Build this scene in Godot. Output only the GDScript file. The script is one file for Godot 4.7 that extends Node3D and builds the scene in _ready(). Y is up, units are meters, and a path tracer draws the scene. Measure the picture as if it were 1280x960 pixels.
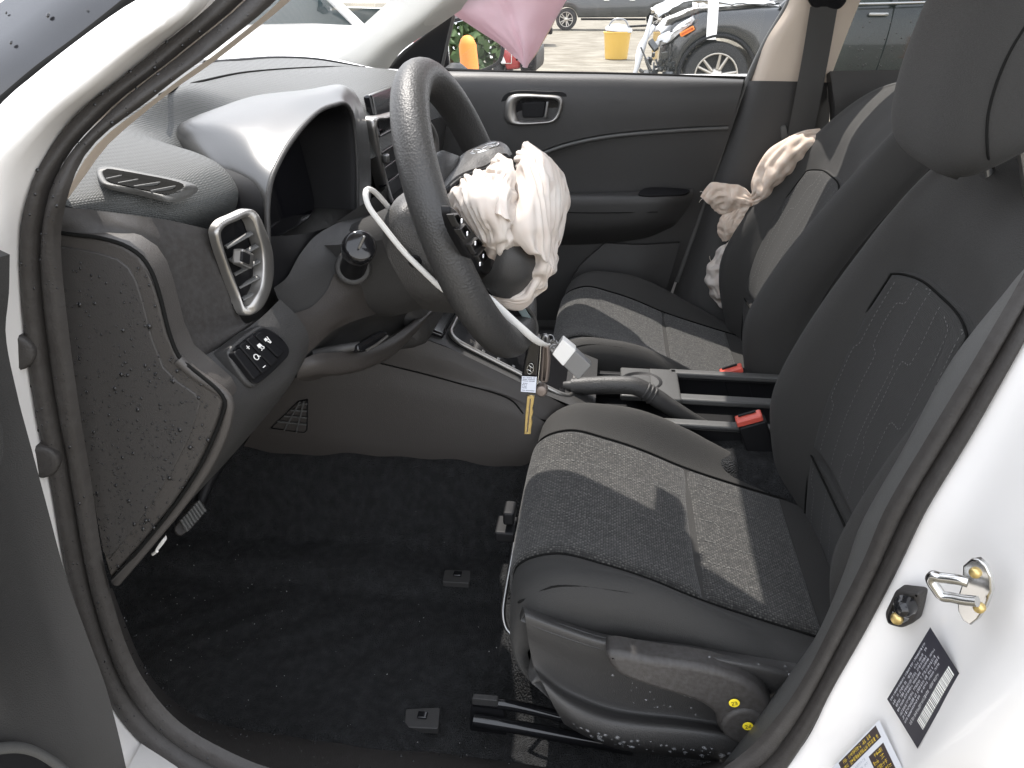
extends Node3D
# A white hatchback after a crash, seen through its open driver's door. The car stands along x (nose towards -x), z = 0 is its middle line, y is up.
# Helpers first, then materials, then one function per thing; _ready() is at the end of the helpers.

var M := {}
var rng := RandomNumberGenerator.new()
var taken := {}
var origin := {}


func v(x: float, y: float, z: float) -> Vector3:
	return Vector3(x, y, z)


class Shape:
	var p := PackedVector3Array()
	var n := PackedVector3Array()
	var t := PackedVector2Array()
	var i := PackedInt32Array()

	func vert(a: Vector3, b: Vector3, c := Vector2.ZERO) -> int:
		p.append(a)
		n.append(b)
		t.append(c)
		return p.size() - 1

	func tri(a: int, b: int, c: int) -> void:   # a, b, c run counter-clockwise seen from outside
		i.append_array(PackedInt32Array([a, c, b]))

	# g: rows of points; the surface normal is (along a row) x (from row to row)
	func grid(g: Array, closed_u := false, closed_v := false, flip := false) -> Shape:
		var nv := g.size()
		var nu: int = g[0].size()
		var base := p.size()
		var lu := 0.0
		var ulen := PackedFloat32Array([0.0])
		var mid: Array = g[nv / 2]
		for k in range(1, nu):
			lu += mid[k].distance_to(mid[k - 1])
			ulen.append(lu)
		var lv := 0.0
		for j in nv:
			if j > 0:
				lv += g[j][nu / 2].distance_to(g[j - 1][nu / 2])
			for k in nu:
				var k0 := k - 1 if k > 0 else (nu - 1 if closed_u else 0)
				var k1 := k + 1 if k < nu - 1 else (0 if closed_u else nu - 1)
				var j0 := j - 1 if j > 0 else (nv - 1 if closed_v else 0)
				var j1 := j + 1 if j < nv - 1 else (0 if closed_v else nv - 1)
				var du: Vector3 = g[j][k1] - g[j][k0]
				var dv: Vector3 = g[j1][k] - g[j0][k]
				if du.length() < 1e-6:
					var jj := j + 1 if j == 0 else j - 1
					du = g[jj][k1] - g[jj][k0]
				if dv.length() < 1e-6:
					var kk := k + 1 if k < nu - 1 else k - 1
					dv = g[j1][kk] - g[j0][kk]
				var nn := du.cross(dv).normalized()
				if nn == Vector3.ZERO:
					nn = Vector3.UP
				vert(g[j][k], -nn if flip else nn, Vector2(ulen[k], lv))
		for j in (nv if closed_v else nv - 1):
			for k in (nu if closed_u else nu - 1):
				var a := base + j * nu + k
				var b := base + j * nu + (k + 1) % nu
				var c := base + ((j + 1) % nv) * nu + (k + 1) % nu
				var d := base + ((j + 1) % nv) * nu + k
				if flip:
					tri(a, c, b)
					tri(a, d, c)
				else:
					tri(a, b, c)
					tri(a, c, d)
		return self

	# a flat polygon, fanned from its middle or triangulated
	func face(o: Array, nn: Vector3) -> Shape:
		var ax := nn.cross(Vector3.UP if absf(nn.y) < 0.9 else Vector3.RIGHT).normalized()
		var ay := nn.cross(ax)
		var flat := PackedVector2Array()
		for q in o:
			flat.append(Vector2(q.dot(ax), q.dot(ay)))
		var ids := Geometry2D.triangulate_polygon(flat)
		var base := p.size()
		for k in o.size():
			vert(o[k], nn, flat[k])
		for k in range(0, ids.size(), 3):
			var a: Vector3 = o[ids[k]]
			var b: Vector3 = o[ids[k + 1]]
			var c: Vector3 = o[ids[k + 2]]
			if (b - a).cross(c - a).dot(nn) > 0:
				tri(base + ids[k], base + ids[k + 1], base + ids[k + 2])
			else:
				tri(base + ids[k], base + ids[k + 2], base + ids[k + 1])
		return self

	func add(s: Shape, at := Transform3D()) -> Shape:
		var base := p.size()
		for k in s.p.size():
			vert(at * s.p[k], (at.basis * s.n[k]).normalized(), s.t[k])
		for k in s.i:
			i.append(base + k)
		return self

	func mesh(m: Material) -> ArrayMesh:
		var a := []
		a.resize(Mesh.ARRAY_MAX)
		a[Mesh.ARRAY_VERTEX] = p
		a[Mesh.ARRAY_NORMAL] = n
		a[Mesh.ARRAY_TEX_UV] = t
		a[Mesh.ARRAY_INDEX] = i
		var r := ArrayMesh.new()
		r.add_surface_from_arrays(Mesh.PRIMITIVE_TRIANGLES, a)
		r.surface_set_material(0, m)
		return r


# a smooth curve through the points, resampled to n points of even spacing
func curve(pts: Array, n: int, closed := false) -> Array:
	var q := pts.duplicate()
	var m := q.size()
	if m == 1:
		var same := []
		for k in n:
			same.append(q[0])
		return same
	var d := []
	var total := 0.0
	var segs := m if closed else m - 1
	for k in segs:
		var l: float = maxf(q[k].distance_to(q[(k + 1) % m]), 1e-7)
		d.append(l)
		total += l
	var tang := []
	for k in m:
		if closed or (k > 0 and k < m - 1):
			tang.append((q[(k + 1) % m] - q[(k + m - 1) % m]) / (d[k % segs] + d[(k + segs - 1) % segs]))
		elif k == 0:
			tang.append((q[1] - q[0]) / d[0])
		else:
			tang.append((q[m - 1] - q[m - 2]) / d[m - 2])
	var out := []
	var k := 0
	var start := 0.0
	for s in n:
		var at := total * s / float(n if closed else n - 1)
		while k < segs - 1 and at > start + d[k]:
			start += d[k]
			k += 1
		var h: float = d[k]
		var x := clampf((at - start) / h, 0.0, 1.0)
		var a = q[k]
		var b = q[(k + 1) % m]
		var x2 := x * x
		var x3 := x2 * x
		out.append(a * (2 * x3 - 3 * x2 + 1) + tang[k] * (h * (x3 - 2 * x2 + x)) + b * (3 * x2 - 2 * x3) + tang[(k + 1) % m] * (h * (x3 - x2)))
	return out


class Push:
	func at(_u: float, _w: float, _p: Vector3) -> float:
		return 0.0


# the edge of an upholstered panel: proud in the middle, drawn down at its seams
class SeamEdge extends Push:
	var high := 0.0048
	var deep := 0.0085
	var sharp := 230.0
	var sign_ := 1.0
	var kind := 0
	func at(u: float, w: float, _p: Vector3) -> float:
		var e := 1.0
		if kind == 0:
			e = minf(minf(w, 1 - w) * 0.3, (1 - u) * 0.16)
		elif kind == 1:
			e = minf(minf(w, 1 - w) * 0.3, minf(u, 1.0 - u) * 0.16)
		else:
			e = minf(minf(u, 1 - u) * 0.28, minf(w, 1 - w) * 0.3)
		return sign_ * (high - deep * exp(-e * sharp))


# folds that run across cloth: sharp-crested ridges along wandering lines
class Folds extends Push:
	var a := FastNoiseLite.new()
	var b := FastNoiseLite.new()
	var amp := 0.0
	var turn := 0.0
	var per := 22.0
	func at(_u: float, _w: float, p: Vector3) -> float:
		var wob := b.get_noise_3dv(p) * 1.3
		var q := p.rotated(Vector3.BACK, turn)
		var one := absf(fposmod(q.x * per + wob * 1.6 + q.z * per * 0.3, 1.0) - 0.5) * 2.0
		var two := absf(fposmod((q.x * 0.45 + q.y * 0.9) * per * 0.6 - wob * 1.1, 1.0) - 0.5) * 2.0
		return amp * (one * 1.0 - two * 0.7 + a.get_noise_3d(p.x, p.y * 0.45, p.z) * 0.25 + wob * 0.8)


# two long soft creases down a hanging cloth
class Creases extends Push:
	func at(u: float, w: float, _p: Vector3) -> float:
		var d := u - (0.28 + 0.25 * w)
		return 0.007 * exp(-d * d * 500.0) - 0.009 * exp(-pow(u - 0.72 + 0.1 * w, 2.0) * 60.0)


# a smooth sheet through rows of control points; push moves each point along its normal; u and v run from 0 to 1
func sheet(rows: Array, nu: int, nv: int, push: Push = null, closed_u := false) -> Array:
	var fine := []
	for r in rows:
		fine.append(curve(r, nu, closed_u))
	var g := []
	for j in nv:
		var row := []
		row.resize(nu)
		g.append(row)
	for k in nu:
		var col := []
		for r in fine:
			col.append(r[k])
		var c := curve(col, nv) if rows.size() > 1 else col
		for j in nv:
			g[j][k] = c[j]
	if push:
		var moved := []
		for j in nv:
			var row := []
			for k in nu:
				var du: Vector3 = g[j][(k + 1) % nu if closed_u else mini(k + 1, nu - 1)] - g[j][(k + nu - 1) % nu if closed_u else maxi(k - 1, 0)]
				var dv: Vector3 = g[mini(j + 1, nv - 1)][k] - g[maxi(j - 1, 0)][k]
				row.append(g[j][k] + du.cross(dv).normalized() * push.at(k / float(nu - 1), j / float(nv - 1), g[j][k]))
			moved.append(row)
		g = moved
	return g


# the same grid moved by a vector or along its normals, for the back of something with thickness
func shifted(g: Array, by: float) -> Array:
	var nv := g.size()
	var nu: int = g[0].size()
	var out := []
	for j in nv:
		var row := []
		for k in nu:
			var du: Vector3 = g[j][mini(k + 1, nu - 1)] - g[j][maxi(k - 1, 0)]
			var dv: Vector3 = g[mini(j + 1, nv - 1)][k] - g[maxi(j - 1, 0)][k]
			row.append(g[j][k] + du.cross(dv).normalized() * by)
		out.append(row)
	return out


# lets a sheet of cloth buckle: its spans are `more_u` and `more_v` times longer than the shape it hangs on, so it folds up, held back by its stiffness
func crumple(rows: Array, nu: int, nv: int, more_u: float, more_v: float, rounds: int, seed_: int, hold := 0.02, gravity := 0.0) -> Array:
	var g := sheet(rows, nu, nv)
	var r := RandomNumberGenerator.new()
	r.seed = seed_
	var p := PackedVector3Array()
	var home := PackedVector3Array()
	for j in nv:
		for k in nu:
			home.append(g[j][k])
			p.append(g[j][k] + v(r.randf() - .5, r.randf() - .5, r.randf() - .5) * 0.004)
	var a := PackedInt32Array()
	var b := PackedInt32Array()
	var rest := PackedFloat32Array()
	var kind := PackedByteArray()
	for d in [[1, 0, 0], [0, 1, 0], [1, 1, 0], [-1, 1, 0], [2, 0, 1], [0, 2, 1], [4, 0, 1], [0, 4, 1]]:
		for j in nv:
			for k in nu:
				var k2: int = k + d[0]
				var j2: int = j + d[1]
				if k2 < 0 or k2 >= nu or j2 >= nv:
					continue
				a.append(j * nu + k)
				b.append(j2 * nu + k2)
				var lu: float = absf(d[0]) * more_u
				var lv: float = absf(d[1]) * more_v
				rest.append(home[j * nu + k].distance_to(home[j2 * nu + k2]) * sqrt((lu * lu + lv * lv) / (d[0] * d[0] + d[1] * d[1])))
				kind.append(d[2])
	for round_ in rounds:
		for q in p.size():
			p[q] = p[q].lerp(home[q], hold)
			p[q].y -= gravity
		for q in a.size():
			var d := p[b[q]] - p[a[q]]
			var l := d.length()
			if l < 1e-6:
				continue
			var s := (l - rest[q]) / l * 0.5
			if kind[q] == 1:
				s *= 0.12
			d *= s
			p[a[q]] += d
			p[b[q]] -= d
	var out := []
	for j in nv:
		var row := []
		for k in nu:
			row.append(p[j * nu + k])
		out.append(row)
	return sheet(out, nu * 5, nv * 5)


# both sides of a sheet and the rim between them
func slab(g: Array, thick: float) -> Shape:
	var b := shifted(g, -thick)
	var s := Shape.new().grid(g)
	s.grid(b, false, false, true)
	var rim := []
	var rim2 := []
	var nv := g.size()
	var nu: int = g[0].size()
	for k in nu:
		rim.append(g[0][k])
		rim2.append(b[0][k])
	for j in range(1, nv):
		rim.append(g[j][nu - 1])
		rim2.append(b[j][nu - 1])
	for k in range(nu - 2, -1, -1):
		rim.append(g[nv - 1][k])
		rim2.append(b[nv - 1][k])
	for j in range(nv - 2, 0, -1):
		rim.append(g[j][0])
		rim2.append(b[j][0])
	return s.grid([rim2, rim], true)


# a tube along a smooth path; radius is a number or a list of numbers spread over the path
func tube(path: Array, radius, sides := 10, steps := 0, closed := false, flat := 1.0, flat_dir := Vector3.UP) -> Shape:
	var n := steps if steps > 0 else maxi(path.size() * 8, 12)
	var c := curve(path, n, closed) if path.size() > 2 or closed else curve(path, 2)
	n = c.size()
	var g := []
	var side := Vector3.ZERO
	for k in n:
		var tan: Vector3
		if closed:
			tan = (c[(k + 1) % n] - c[(k + n - 1) % n]).normalized()
		else:
			tan = (c[mini(k + 1, n - 1)] - c[maxi(k - 1, 0)]).normalized()
		if flat != 1.0:
			side = (flat_dir - tan * flat_dir.dot(tan)).normalized()
		elif k == 0:
			side = tan.cross(Vector3.UP if absf(tan.y) < 0.9 else Vector3.RIGHT).normalized()
		else:
			side = (side - tan * side.dot(tan)).normalized()
		var up := tan.cross(side)
		var r: float
		if radius is Array:
			var f: float = k / float(n - 1) * (radius.size() - 1)
			var lo := mini(int(f), radius.size() - 2)
			r = lerpf(radius[lo], radius[lo + 1], f - lo)
		else:
			r = radius
		var ring := []
		for s in sides:
			var a := TAU * s / sides
			ring.append(c[k] + side * (cos(a) * r * flat) + up * (sin(a) * r))
		g.append(ring)
	var out := Shape.new()
	if not closed:
		for e in [0, n - 1]:
			var mid: Vector3 = c[e]
			var cap := []
			for s in sides:
				cap.append(g[e][s])
			out.face(cap, ((c[0] - c[1]) if e == 0 else (c[n - 1] - c[n - 2])).normalized())
	out.grid(g, true, closed)
	return out


func newell(o: Array) -> Vector3:
	var nn := Vector3.ZERO
	for k in o.size():
		var a: Vector3 = o[k]
		var b: Vector3 = o[(k + 1) % o.size()]
		nn += Vector3((a.y - b.y) * (a.z + b.z), (a.z - b.z) * (a.x + b.x), (a.x - b.x) * (a.y + b.y))
	return nn.normalized()


# an outline with rounded corners
func rounded(o: Array, r: float, seg := 4) -> Array:
	var out := []
	var n := o.size()
	for k in n:
		var a: Vector3 = o[(k + n - 1) % n]
		var b: Vector3 = o[k]
		var c: Vector3 = o[(k + 1) % n]
		var rr := minf(r, minf(a.distance_to(b), c.distance_to(b)) * 0.45)
		var s := b + (a - b).normalized() * rr
		var e := b + (c - b).normalized() * rr
		for q in seg + 1:
			var f := q / float(seg)
			out.append(s * (1 - f) * (1 - f) + b * 2 * f * (1 - f) + e * f * f)
	return out


# a board with this outline, its front towards `out`, its edges rounded off
func plate(o: Array, out: Vector3, thick: float, bevel := 0.002, seg := 3) -> Shape:
	var nn := newell(o)
	if nn.dot(out) < 0:
		o = o.duplicate()
		o.reverse()
		nn = -nn
	var n := o.size()
	var inw := []
	for k in n:
		var a: Vector3 = (o[k] - o[(k + n - 1) % n]).normalized()
		var b: Vector3 = (o[(k + 1) % n] - o[k]).normalized()
		var d := nn.cross(a) + nn.cross(b)
		inw.append(d.normalized() / maxf(0.5, d.length() / 2.0))
	var s := Shape.new()
	var rings := []
	var norms := []
	for q in seg + 1:
		var f := q / float(seg) * PI / 2
		var ring := []
		for k in n:
			ring.append(o[k] + inw[k] * bevel * (1 - sin(f)) - nn * bevel * (1 - cos(f)))
		rings.append(ring)
		norms.append(f)
	s.face(rings[0], nn)
	var back := []
	for k in n:
		back.append(o[k] - nn * thick)
	rings.append(back)
	norms.append(PI / 2)
	var base := s.p.size()
	for q in rings.size():
		for k in n:
			s.vert(rings[q][k], (-inw[k] * sin(norms[q]) + nn * cos(norms[q])).normalized())
	for q in rings.size() - 1:
		for k in n:
			var a := base + q * n + k
			var b := base + q * n + (k + 1) % n
			s.tri(a, b + n, b)
			s.tri(a, a + n, b + n)
	s.face(back, -nn)
	return s


# a box with rounded edges, centred, turned by basis b
func box(at: Vector3, size: Vector3, r := 0.003, b := Basis()) -> Shape:
	var h := size / 2
	var o := [v(-h.x, -h.y, h.z), v(h.x, -h.y, h.z), v(h.x, h.y, h.z), v(-h.x, h.y, h.z)]
	var rr := minf(r, minf(h.x, minf(h.y, h.z)) * 0.9)
	return Shape.new().add(plate(rounded(o, rr, 3), Vector3.BACK, size.z, rr, 3), Transform3D(b, at))


# turned on a lathe: profile of (radius, height) along axis
func lathe(at: Vector3, axis: Vector3, profile: Array, n := 20) -> Shape:
	var y := axis.normalized()
	var x := y.cross(Vector3.UP if absf(y.y) < 0.9 else Vector3.RIGHT).normalized()
	var z := x.cross(y)
	var g := []
	for q in profile:
		var ring := []
		for k in n:
			var a := TAU * k / n
			ring.append(at + y * q.y + (x * cos(a) + z * sin(a)) * q.x)
		g.append(ring)
	return Shape.new().grid(g, true, false, true)


# closed loops lofted one into the next
func loft(loops: Array, n: int, smooth := true) -> Shape:
	var g := []
	for l in loops:
		g.append(curve(l, n, true) if smooth else l)
	return Shape.new().grid(g, true)


func scaled_loop(l: Array, f: float, by := Vector3.ZERO) -> Array:
	var c := Vector3.ZERO
	for q in l:
		c += q / l.size()
	var out := []
	for q in l:
		out.append(c + (q - c) * f + by)
	return out


func moved(l: Array, by: Vector3) -> Array:
	var out := []
	for q in l:
		out.append(q + by)
	return out


func numbered(called: String) -> String:
	var k: int = taken.get(called, 0)
	taken[called] = k + 1
	return called if k == 0 else "%s_%03d" % [called, k]


func tag(o: Node3D, label: String, category: String, group := "") -> Node3D:
	o.set_meta("label", label)
	o.set_meta("category", category)
	if group:
		o.set_meta("group", group)
	return o


# a thing: its parts are given in the scene's own metres and moved under its base
func thing(called: String, label: String, category: String, at := Vector3.ZERO, group := "") -> Node3D:
	var o := Node3D.new()
	o.name = numbered(called)
	o.position = at
	add_child(o)
	origin[o] = at
	return tag(o, label, category, group)


func part(called: String, s: Shape, m: Material, parent: Node3D, label := "") -> MeshInstance3D:
	var o := MeshInstance3D.new()
	o.name = called
	o.mesh = s.mesh(m)
	parent.add_child(o, true)
	if origin.has(parent):
		o.position = -origin[parent]
	if label:
		o.set_meta("label", label)
	return o


func stuff(o: Node3D) -> Node3D:
	o.set_meta("kind", "stuff")
	return o


func structure(called: String, s: Shape, m: Material) -> MeshInstance3D:
	var o := MeshInstance3D.new()
	o.name = called
	o.mesh = s.mesh(m)
	o.set_meta("kind", "structure")
	add_child(o, true)
	return o


# -------------------------------------------------------------------------------------------------- materials

func rgb(r: float, g: float, b: float, a := 1.0) -> Color:
	var c := Color(r, g, b).linear_to_srgb()
	c.a = a
	return c


func noise_tex(kind: int, freq: float, as_normal: bool, strength := 4.0, lo := Color.WHITE, hi := Color.WHITE, octaves := 3, seed_ := 1) -> NoiseTexture2D:
	var f := FastNoiseLite.new()
	f.seed = seed_
	f.noise_type = kind
	f.frequency = freq
	f.fractal_octaves = octaves
	if kind == FastNoiseLite.TYPE_CELLULAR:
		f.cellular_return_type = FastNoiseLite.RETURN_DISTANCE
		f.fractal_type = FastNoiseLite.FRACTAL_NONE
	var t := NoiseTexture2D.new()
	t.width = 512
	t.height = 512
	t.seamless = true
	t.noise = f
	if as_normal:
		t.as_normal_map = true
		t.bump_strength = strength
	else:
		var g := Gradient.new()
		g.set_color(0, lo)
		g.set_color(1, hi)
		t.color_ramp = g
	return t


func mat(c: Color, rough: float, o := {}) -> StandardMaterial3D:
	var m := StandardMaterial3D.new()
	m.albedo_color = c
	m.roughness = rough
	m.metallic = o.get("metal", 0.0)
	m.metallic_specular = o.get("spec", 0.5)
	if o.has("scale"):
		m.uv1_triplanar = not o.get("uv", false)
		m.uv1_world_triplanar = not o.get("uv", false)
		m.uv1_scale = Vector3.ONE * float(o.scale)
	if o.has("normal"):
		m.normal_enabled = true
		m.normal_texture = o.normal
		m.normal_scale = o.get("bump", 1.0)
	if o.has("tex"):
		m.albedo_texture = o.tex
	if o.has("rough_tex"):
		m.roughness_texture = o.rough_tex
	if o.has("coat"):
		m.clearcoat_enabled = true
		m.clearcoat = o.coat
		m.clearcoat_roughness = o.get("coat_rough", 0.05)
	if o.has("rim"):
		m.rim_enabled = true
		m.rim = o.rim
		m.rim_tint = 0.5
	if o.has("backlight"):
		m.backlight_enabled = true
		m.backlight = o.backlight
	if c.a < 1.0:
		m.transparency = BaseMaterial3D.TRANSPARENCY_ALPHA
	m.cull_mode = BaseMaterial3D.CULL_DISABLED
	return m


# a woven cloth: threads of random brightness in cells, `dark` to `light`; gives [albedo, normal]
func weave(cells: int, px: int, dark: Color, light: Color, spread: float, diag: bool) -> Array:
	var side := cells * px
	var im := Image.create(side, side, false, Image.FORMAT_RGB8)
	var hm := Image.create(side, side, false, Image.FORMAT_RGB8)
	var r := RandomNumberGenerator.new()
	r.seed = 7
	var tone := []
	for k in cells * cells:
		tone.append(clampf(r.randf() * spread + (1.0 - spread) * 0.6, 0, 1))
	for y in side:
		for x in side:
			var cx := x / px
			var cy := y / px
			var over := (cx + cy) % 2 == 0
			var fx := (x % px) / float(px) - 0.5
			var fy := (y % px) / float(px) - 0.5
			if diag:
				var q := fx
				fx = (fx + fy) * 0.8
				fy = (fy - q) * 0.8
			var along := fx if over else fy
			var across := fy if over else fx
			var h := clampf(1.15 - absf(across) * 2.1, 0, 1) * clampf(1.2 - absf(along) * 1.6, 0, 1)
			var w: float = h * tone[cy * cells + cx] * (1.0 if over else 0.45)
			im.set_pixel(x, y, dark.lerp(light, w).linear_to_srgb())
			hm.set_pixel(x, y, Color(h, h, h))
	hm.bump_map_to_normal_map(3.0)
	return [ImageTexture.create_from_image(im), ImageTexture.create_from_image(hm)]


func make_materials() -> void:
	var simplex := FastNoiseLite.TYPE_SIMPLEX_SMOOTH
	var cell := FastNoiseLite.TYPE_CELLULAR
	var fine := noise_tex(simplex, 0.11, true, 3.0)
	var pebble := noise_tex(cell, 0.055, true, 7.0)
	var fuzz := noise_tex(simplex, 0.22, true, 8.0, Color.WHITE, Color.WHITE, 4)
	var wrinkle := noise_tex(simplex, 0.018, true, 5.0, Color.WHITE, Color.WHITE, 5, 5)
	var dusty := noise_tex(simplex, 0.02, false, 0, Color(0.8, 0.78, 0.76), Color(1, 1, 1), 5, 3)
	var w := Color(1, 1, 1)
	M.plastic = mat(rgb(0.042, 0.041, 0.04), 0.5, {"normal": fine, "scale": 9.0, "bump": 0.5, "spec": 0.45})
	M.dash_end = mat(rgb(0.056, 0.054, 0.053), 0.47, {"normal": fine, "scale": 12.0, "bump": 0.35, "spec": 0.4, "tex": dusty})
	M.knee = mat(rgb(0.044, 0.039, 0.0355), 0.5, {"normal": fine, "scale": 9.0, "bump": 0.4, "spec": 0.5})
	M.side_panel = mat(rgb(0.045, 0.042, 0.04), 0.6, {"normal": fine, "scale": 8.0, "bump": 0.5})
	M.side_rim = mat(rgb(0.058, 0.053, 0.049), 0.5, {"normal": fine, "scale": 8.0, "bump": 0.4})
	M.dark = mat(rgb(0.007, 0.007, 0.008), 0.55, {"spec": 0.35})
	M.hood = mat(rgb(0.03, 0.03, 0.03), 0.37, {"spec": 0.85, "normal": fine, "scale": 10.0, "bump": 0.1})
	M.lens = mat(rgb(0.006, 0.006, 0.008), 0.08, {"spec": 0.5})
	M.gloss = mat(rgb(0.01, 0.01, 0.011), 0.12)
	var dw := weave(32, 8, Color(0.062, 0.0645, 0.063), Color(0.115, 0.121, 0.118), 0.2, true)
	M.dash = mat(w, 0.52, {"tex": dw[0], "normal": dw[1], "scale": 17.0, "bump": 0.9, "spec": 0.45})
	M.wheel = mat(rgb(0.036, 0.035, 0.034), 0.5, {"normal": pebble, "scale": 15.0, "bump": 0.55, "spec": 0.5})
	M.shroud = mat(rgb(0.052, 0.05, 0.048), 0.5, {"normal": fine, "scale": 7.0, "bump": 0.8})
	var cw := weave(32, 16, Color(0.0155, 0.015, 0.0142), Color(0.125, 0.121, 0.11), 1.0, false)
	M.insert = mat(w, 0.9, {"tex": cw[0], "normal": cw[1], "scale": 8.6, "uv": true, "bump": 1.0, "rim": 0.3})
	var iw := weave(32, 8, Color(0.022, 0.0215, 0.0203), Color(0.046, 0.0448, 0.042), 0.5, false)
	M.insert_back = mat(w, 0.92, {"tex": iw[0], "normal": iw[1], "scale": 14.0, "uv": true, "bump": 0.4, "rim": 0.1})
	M.fabric = mat(rgb(0.044, 0.0425, 0.040), 0.9, {"normal": fuzz, "scale": 7.0, "bump": 0.35, "rim": 0.15, "tex": noise_tex(simplex, 0.35, false, 0, Color(0.72, 0.72, 0.72), w, 2, 8)})
	M.seam = mat(rgb(0.012, 0.012, 0.0115), 0.95, {"spec": 0.15})
	M.stitch = mat(rgb(0.12, 0.12, 0.115), 0.8)
	M.crumb = mat(rgb(0.42, 0.41, 0.4), 0.5)
	M.carpet = mat(rgb(0.034, 0.0355, 0.0375), 1.0, {"normal": fuzz, "scale": 3.0, "bump": 2.2, "tex": noise_tex(simplex, 0.03, false, 0, Color(0.4, 0.4, 0.41), w, 7, 9)})
	M.rubber = mat(rgb(0.04, 0.037, 0.035), 0.6, {"normal": fine, "scale": 6.0, "bump": 0.4, "tex": dusty})
	M.white_paint = mat(rgb(0.8, 0.78, 0.755), 0.35, {"coat": 0.7})
	M.beige = mat(rgb(0.56, 0.48, 0.40), 0.7, {"normal": fine, "scale": 8.0, "bump": 0.3})
	M.light_trim = mat(rgb(0.6, 0.58, 0.53), 0.7, {"normal": fine, "scale": 8.0, "bump": 0.3})
	M.grey_trim = mat(rgb(0.085, 0.085, 0.082), 0.5, {"normal": fine, "scale": 8.0, "bump": 0.4})
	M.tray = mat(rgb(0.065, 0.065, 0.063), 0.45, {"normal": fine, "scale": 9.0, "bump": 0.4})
	M.chrome = mat(rgb(0.6, 0.6, 0.59), 0.2, {"metal": 1.0})
	M.satin = mat(rgb(0.33, 0.32, 0.305), 0.34, {"metal": 0.85})
	M.steel = mat(rgb(0.3, 0.3, 0.3), 0.35, {"metal": 1.0})
	M.brass = mat(rgb(0.62, 0.47, 0.2), 0.35, {"metal": 0.9, "normal": wrinkle, "scale": 12.0, "bump": 0.4})
	M.bronze = mat(rgb(0.2, 0.165, 0.145), 0.4, {"metal": 0.5})
	M.cloth_white = mat(rgb(0.86, 0.84, 0.81), 0.85, {"normal": wrinkle, "scale": 4.0, "bump": 0.2, "backlight": Color(0.85, 0.82, 0.78), "tex": noise_tex(simplex, 0.008, false, 0, Color(0.92, 0.88, 0.85), w, 3, 4)})
	M.cloth_cream = mat(rgb(0.82, 0.76, 0.68), 0.9, {"normal": wrinkle, "scale": 5.0, "bump": 0.3, "backlight": Color(0.7, 0.62, 0.52), "tex": noise_tex(simplex, 0.02, false, 0, Color(0.92, 0.85, 0.8), w, 4, 6)})
	M.cloth_pink = mat(rgb(0.74, 0.58, 0.62), 0.8, {"normal": wrinkle, "scale": 4.0, "bump": 0.4, "backlight": Color(0.6, 0.5, 0.53)})
	M.white_plastic = mat(rgb(0.8, 0.79, 0.76), 0.4)
	M.paper = mat(rgb(0.78, 0.79, 0.8), 0.5)
	M.red = mat(rgb(0.62, 0.1, 0.07), 0.35)
	M.yellow = mat(rgb(0.85, 0.68, 0.03), 0.5)
	M.belt = mat(rgb(0.05, 0.049, 0.047), 0.75, {"normal": fuzz, "scale": 8.0, "bump": 0.3})
	M.water = mat(rgb(0.9, 0.92, 0.95, 0.12), 0.02, {"spec": 0.6})
	M.clear = mat(rgb(0.9, 0.95, 0.93, 0.05), 0.0)
	M.tint = mat(rgb(0.05, 0.075, 0.07, 0.55), 0.0)
	M.frit = mat(rgb(0.012, 0.012, 0.014), 0.22, {"coat": 0.6})
	M.ink = mat(rgb(0.015, 0.014, 0.02), 0.35)
	M.print = mat(rgb(0.7, 0.7, 0.72), 0.5)
	M.ground = mat(rgb(0.22, 0.2, 0.158), 0.95, {"scale": 0.12, "tex": noise_tex(simplex, 0.02, false, 0, Color(0.72, 0.7, 0.66), w, 6, 12), "normal": wrinkle, "bump": 0.5})
	M.black_paint = mat(rgb(0.018, 0.02, 0.021), 0.25, {"coat": 0.8})
	M.grey_paint = mat(rgb(0.032, 0.035, 0.035), 0.3, {"coat": 0.7})
	M.red_paint = mat(rgb(0.35, 0.03, 0.03), 0.3, {"coat": 0.7})
	M.silver_paint = mat(rgb(0.55, 0.56, 0.57), 0.3, {"coat": 0.6})
	M.tyre = mat(rgb(0.025, 0.025, 0.025), 0.85)
	M.rim = mat(rgb(0.5, 0.47, 0.42), 0.35, {"metal": 0.7})
	M.car_glass = mat(rgb(0.03, 0.045, 0.045), 0.05)
	M.orange = mat(rgb(0.85, 0.24, 0.04), 0.6)
	M.bin = mat(rgb(0.6, 0.38, 0.07), 0.55)
	M.bark = mat(rgb(0.12, 0.09, 0.06), 0.9)
	M.leaf = mat(rgb(0.06, 0.1, 0.035), 0.7)
	M.mirror = mat(rgb(0.9, 0.92, 0.92), 0.01, {"metal": 1.0})


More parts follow.
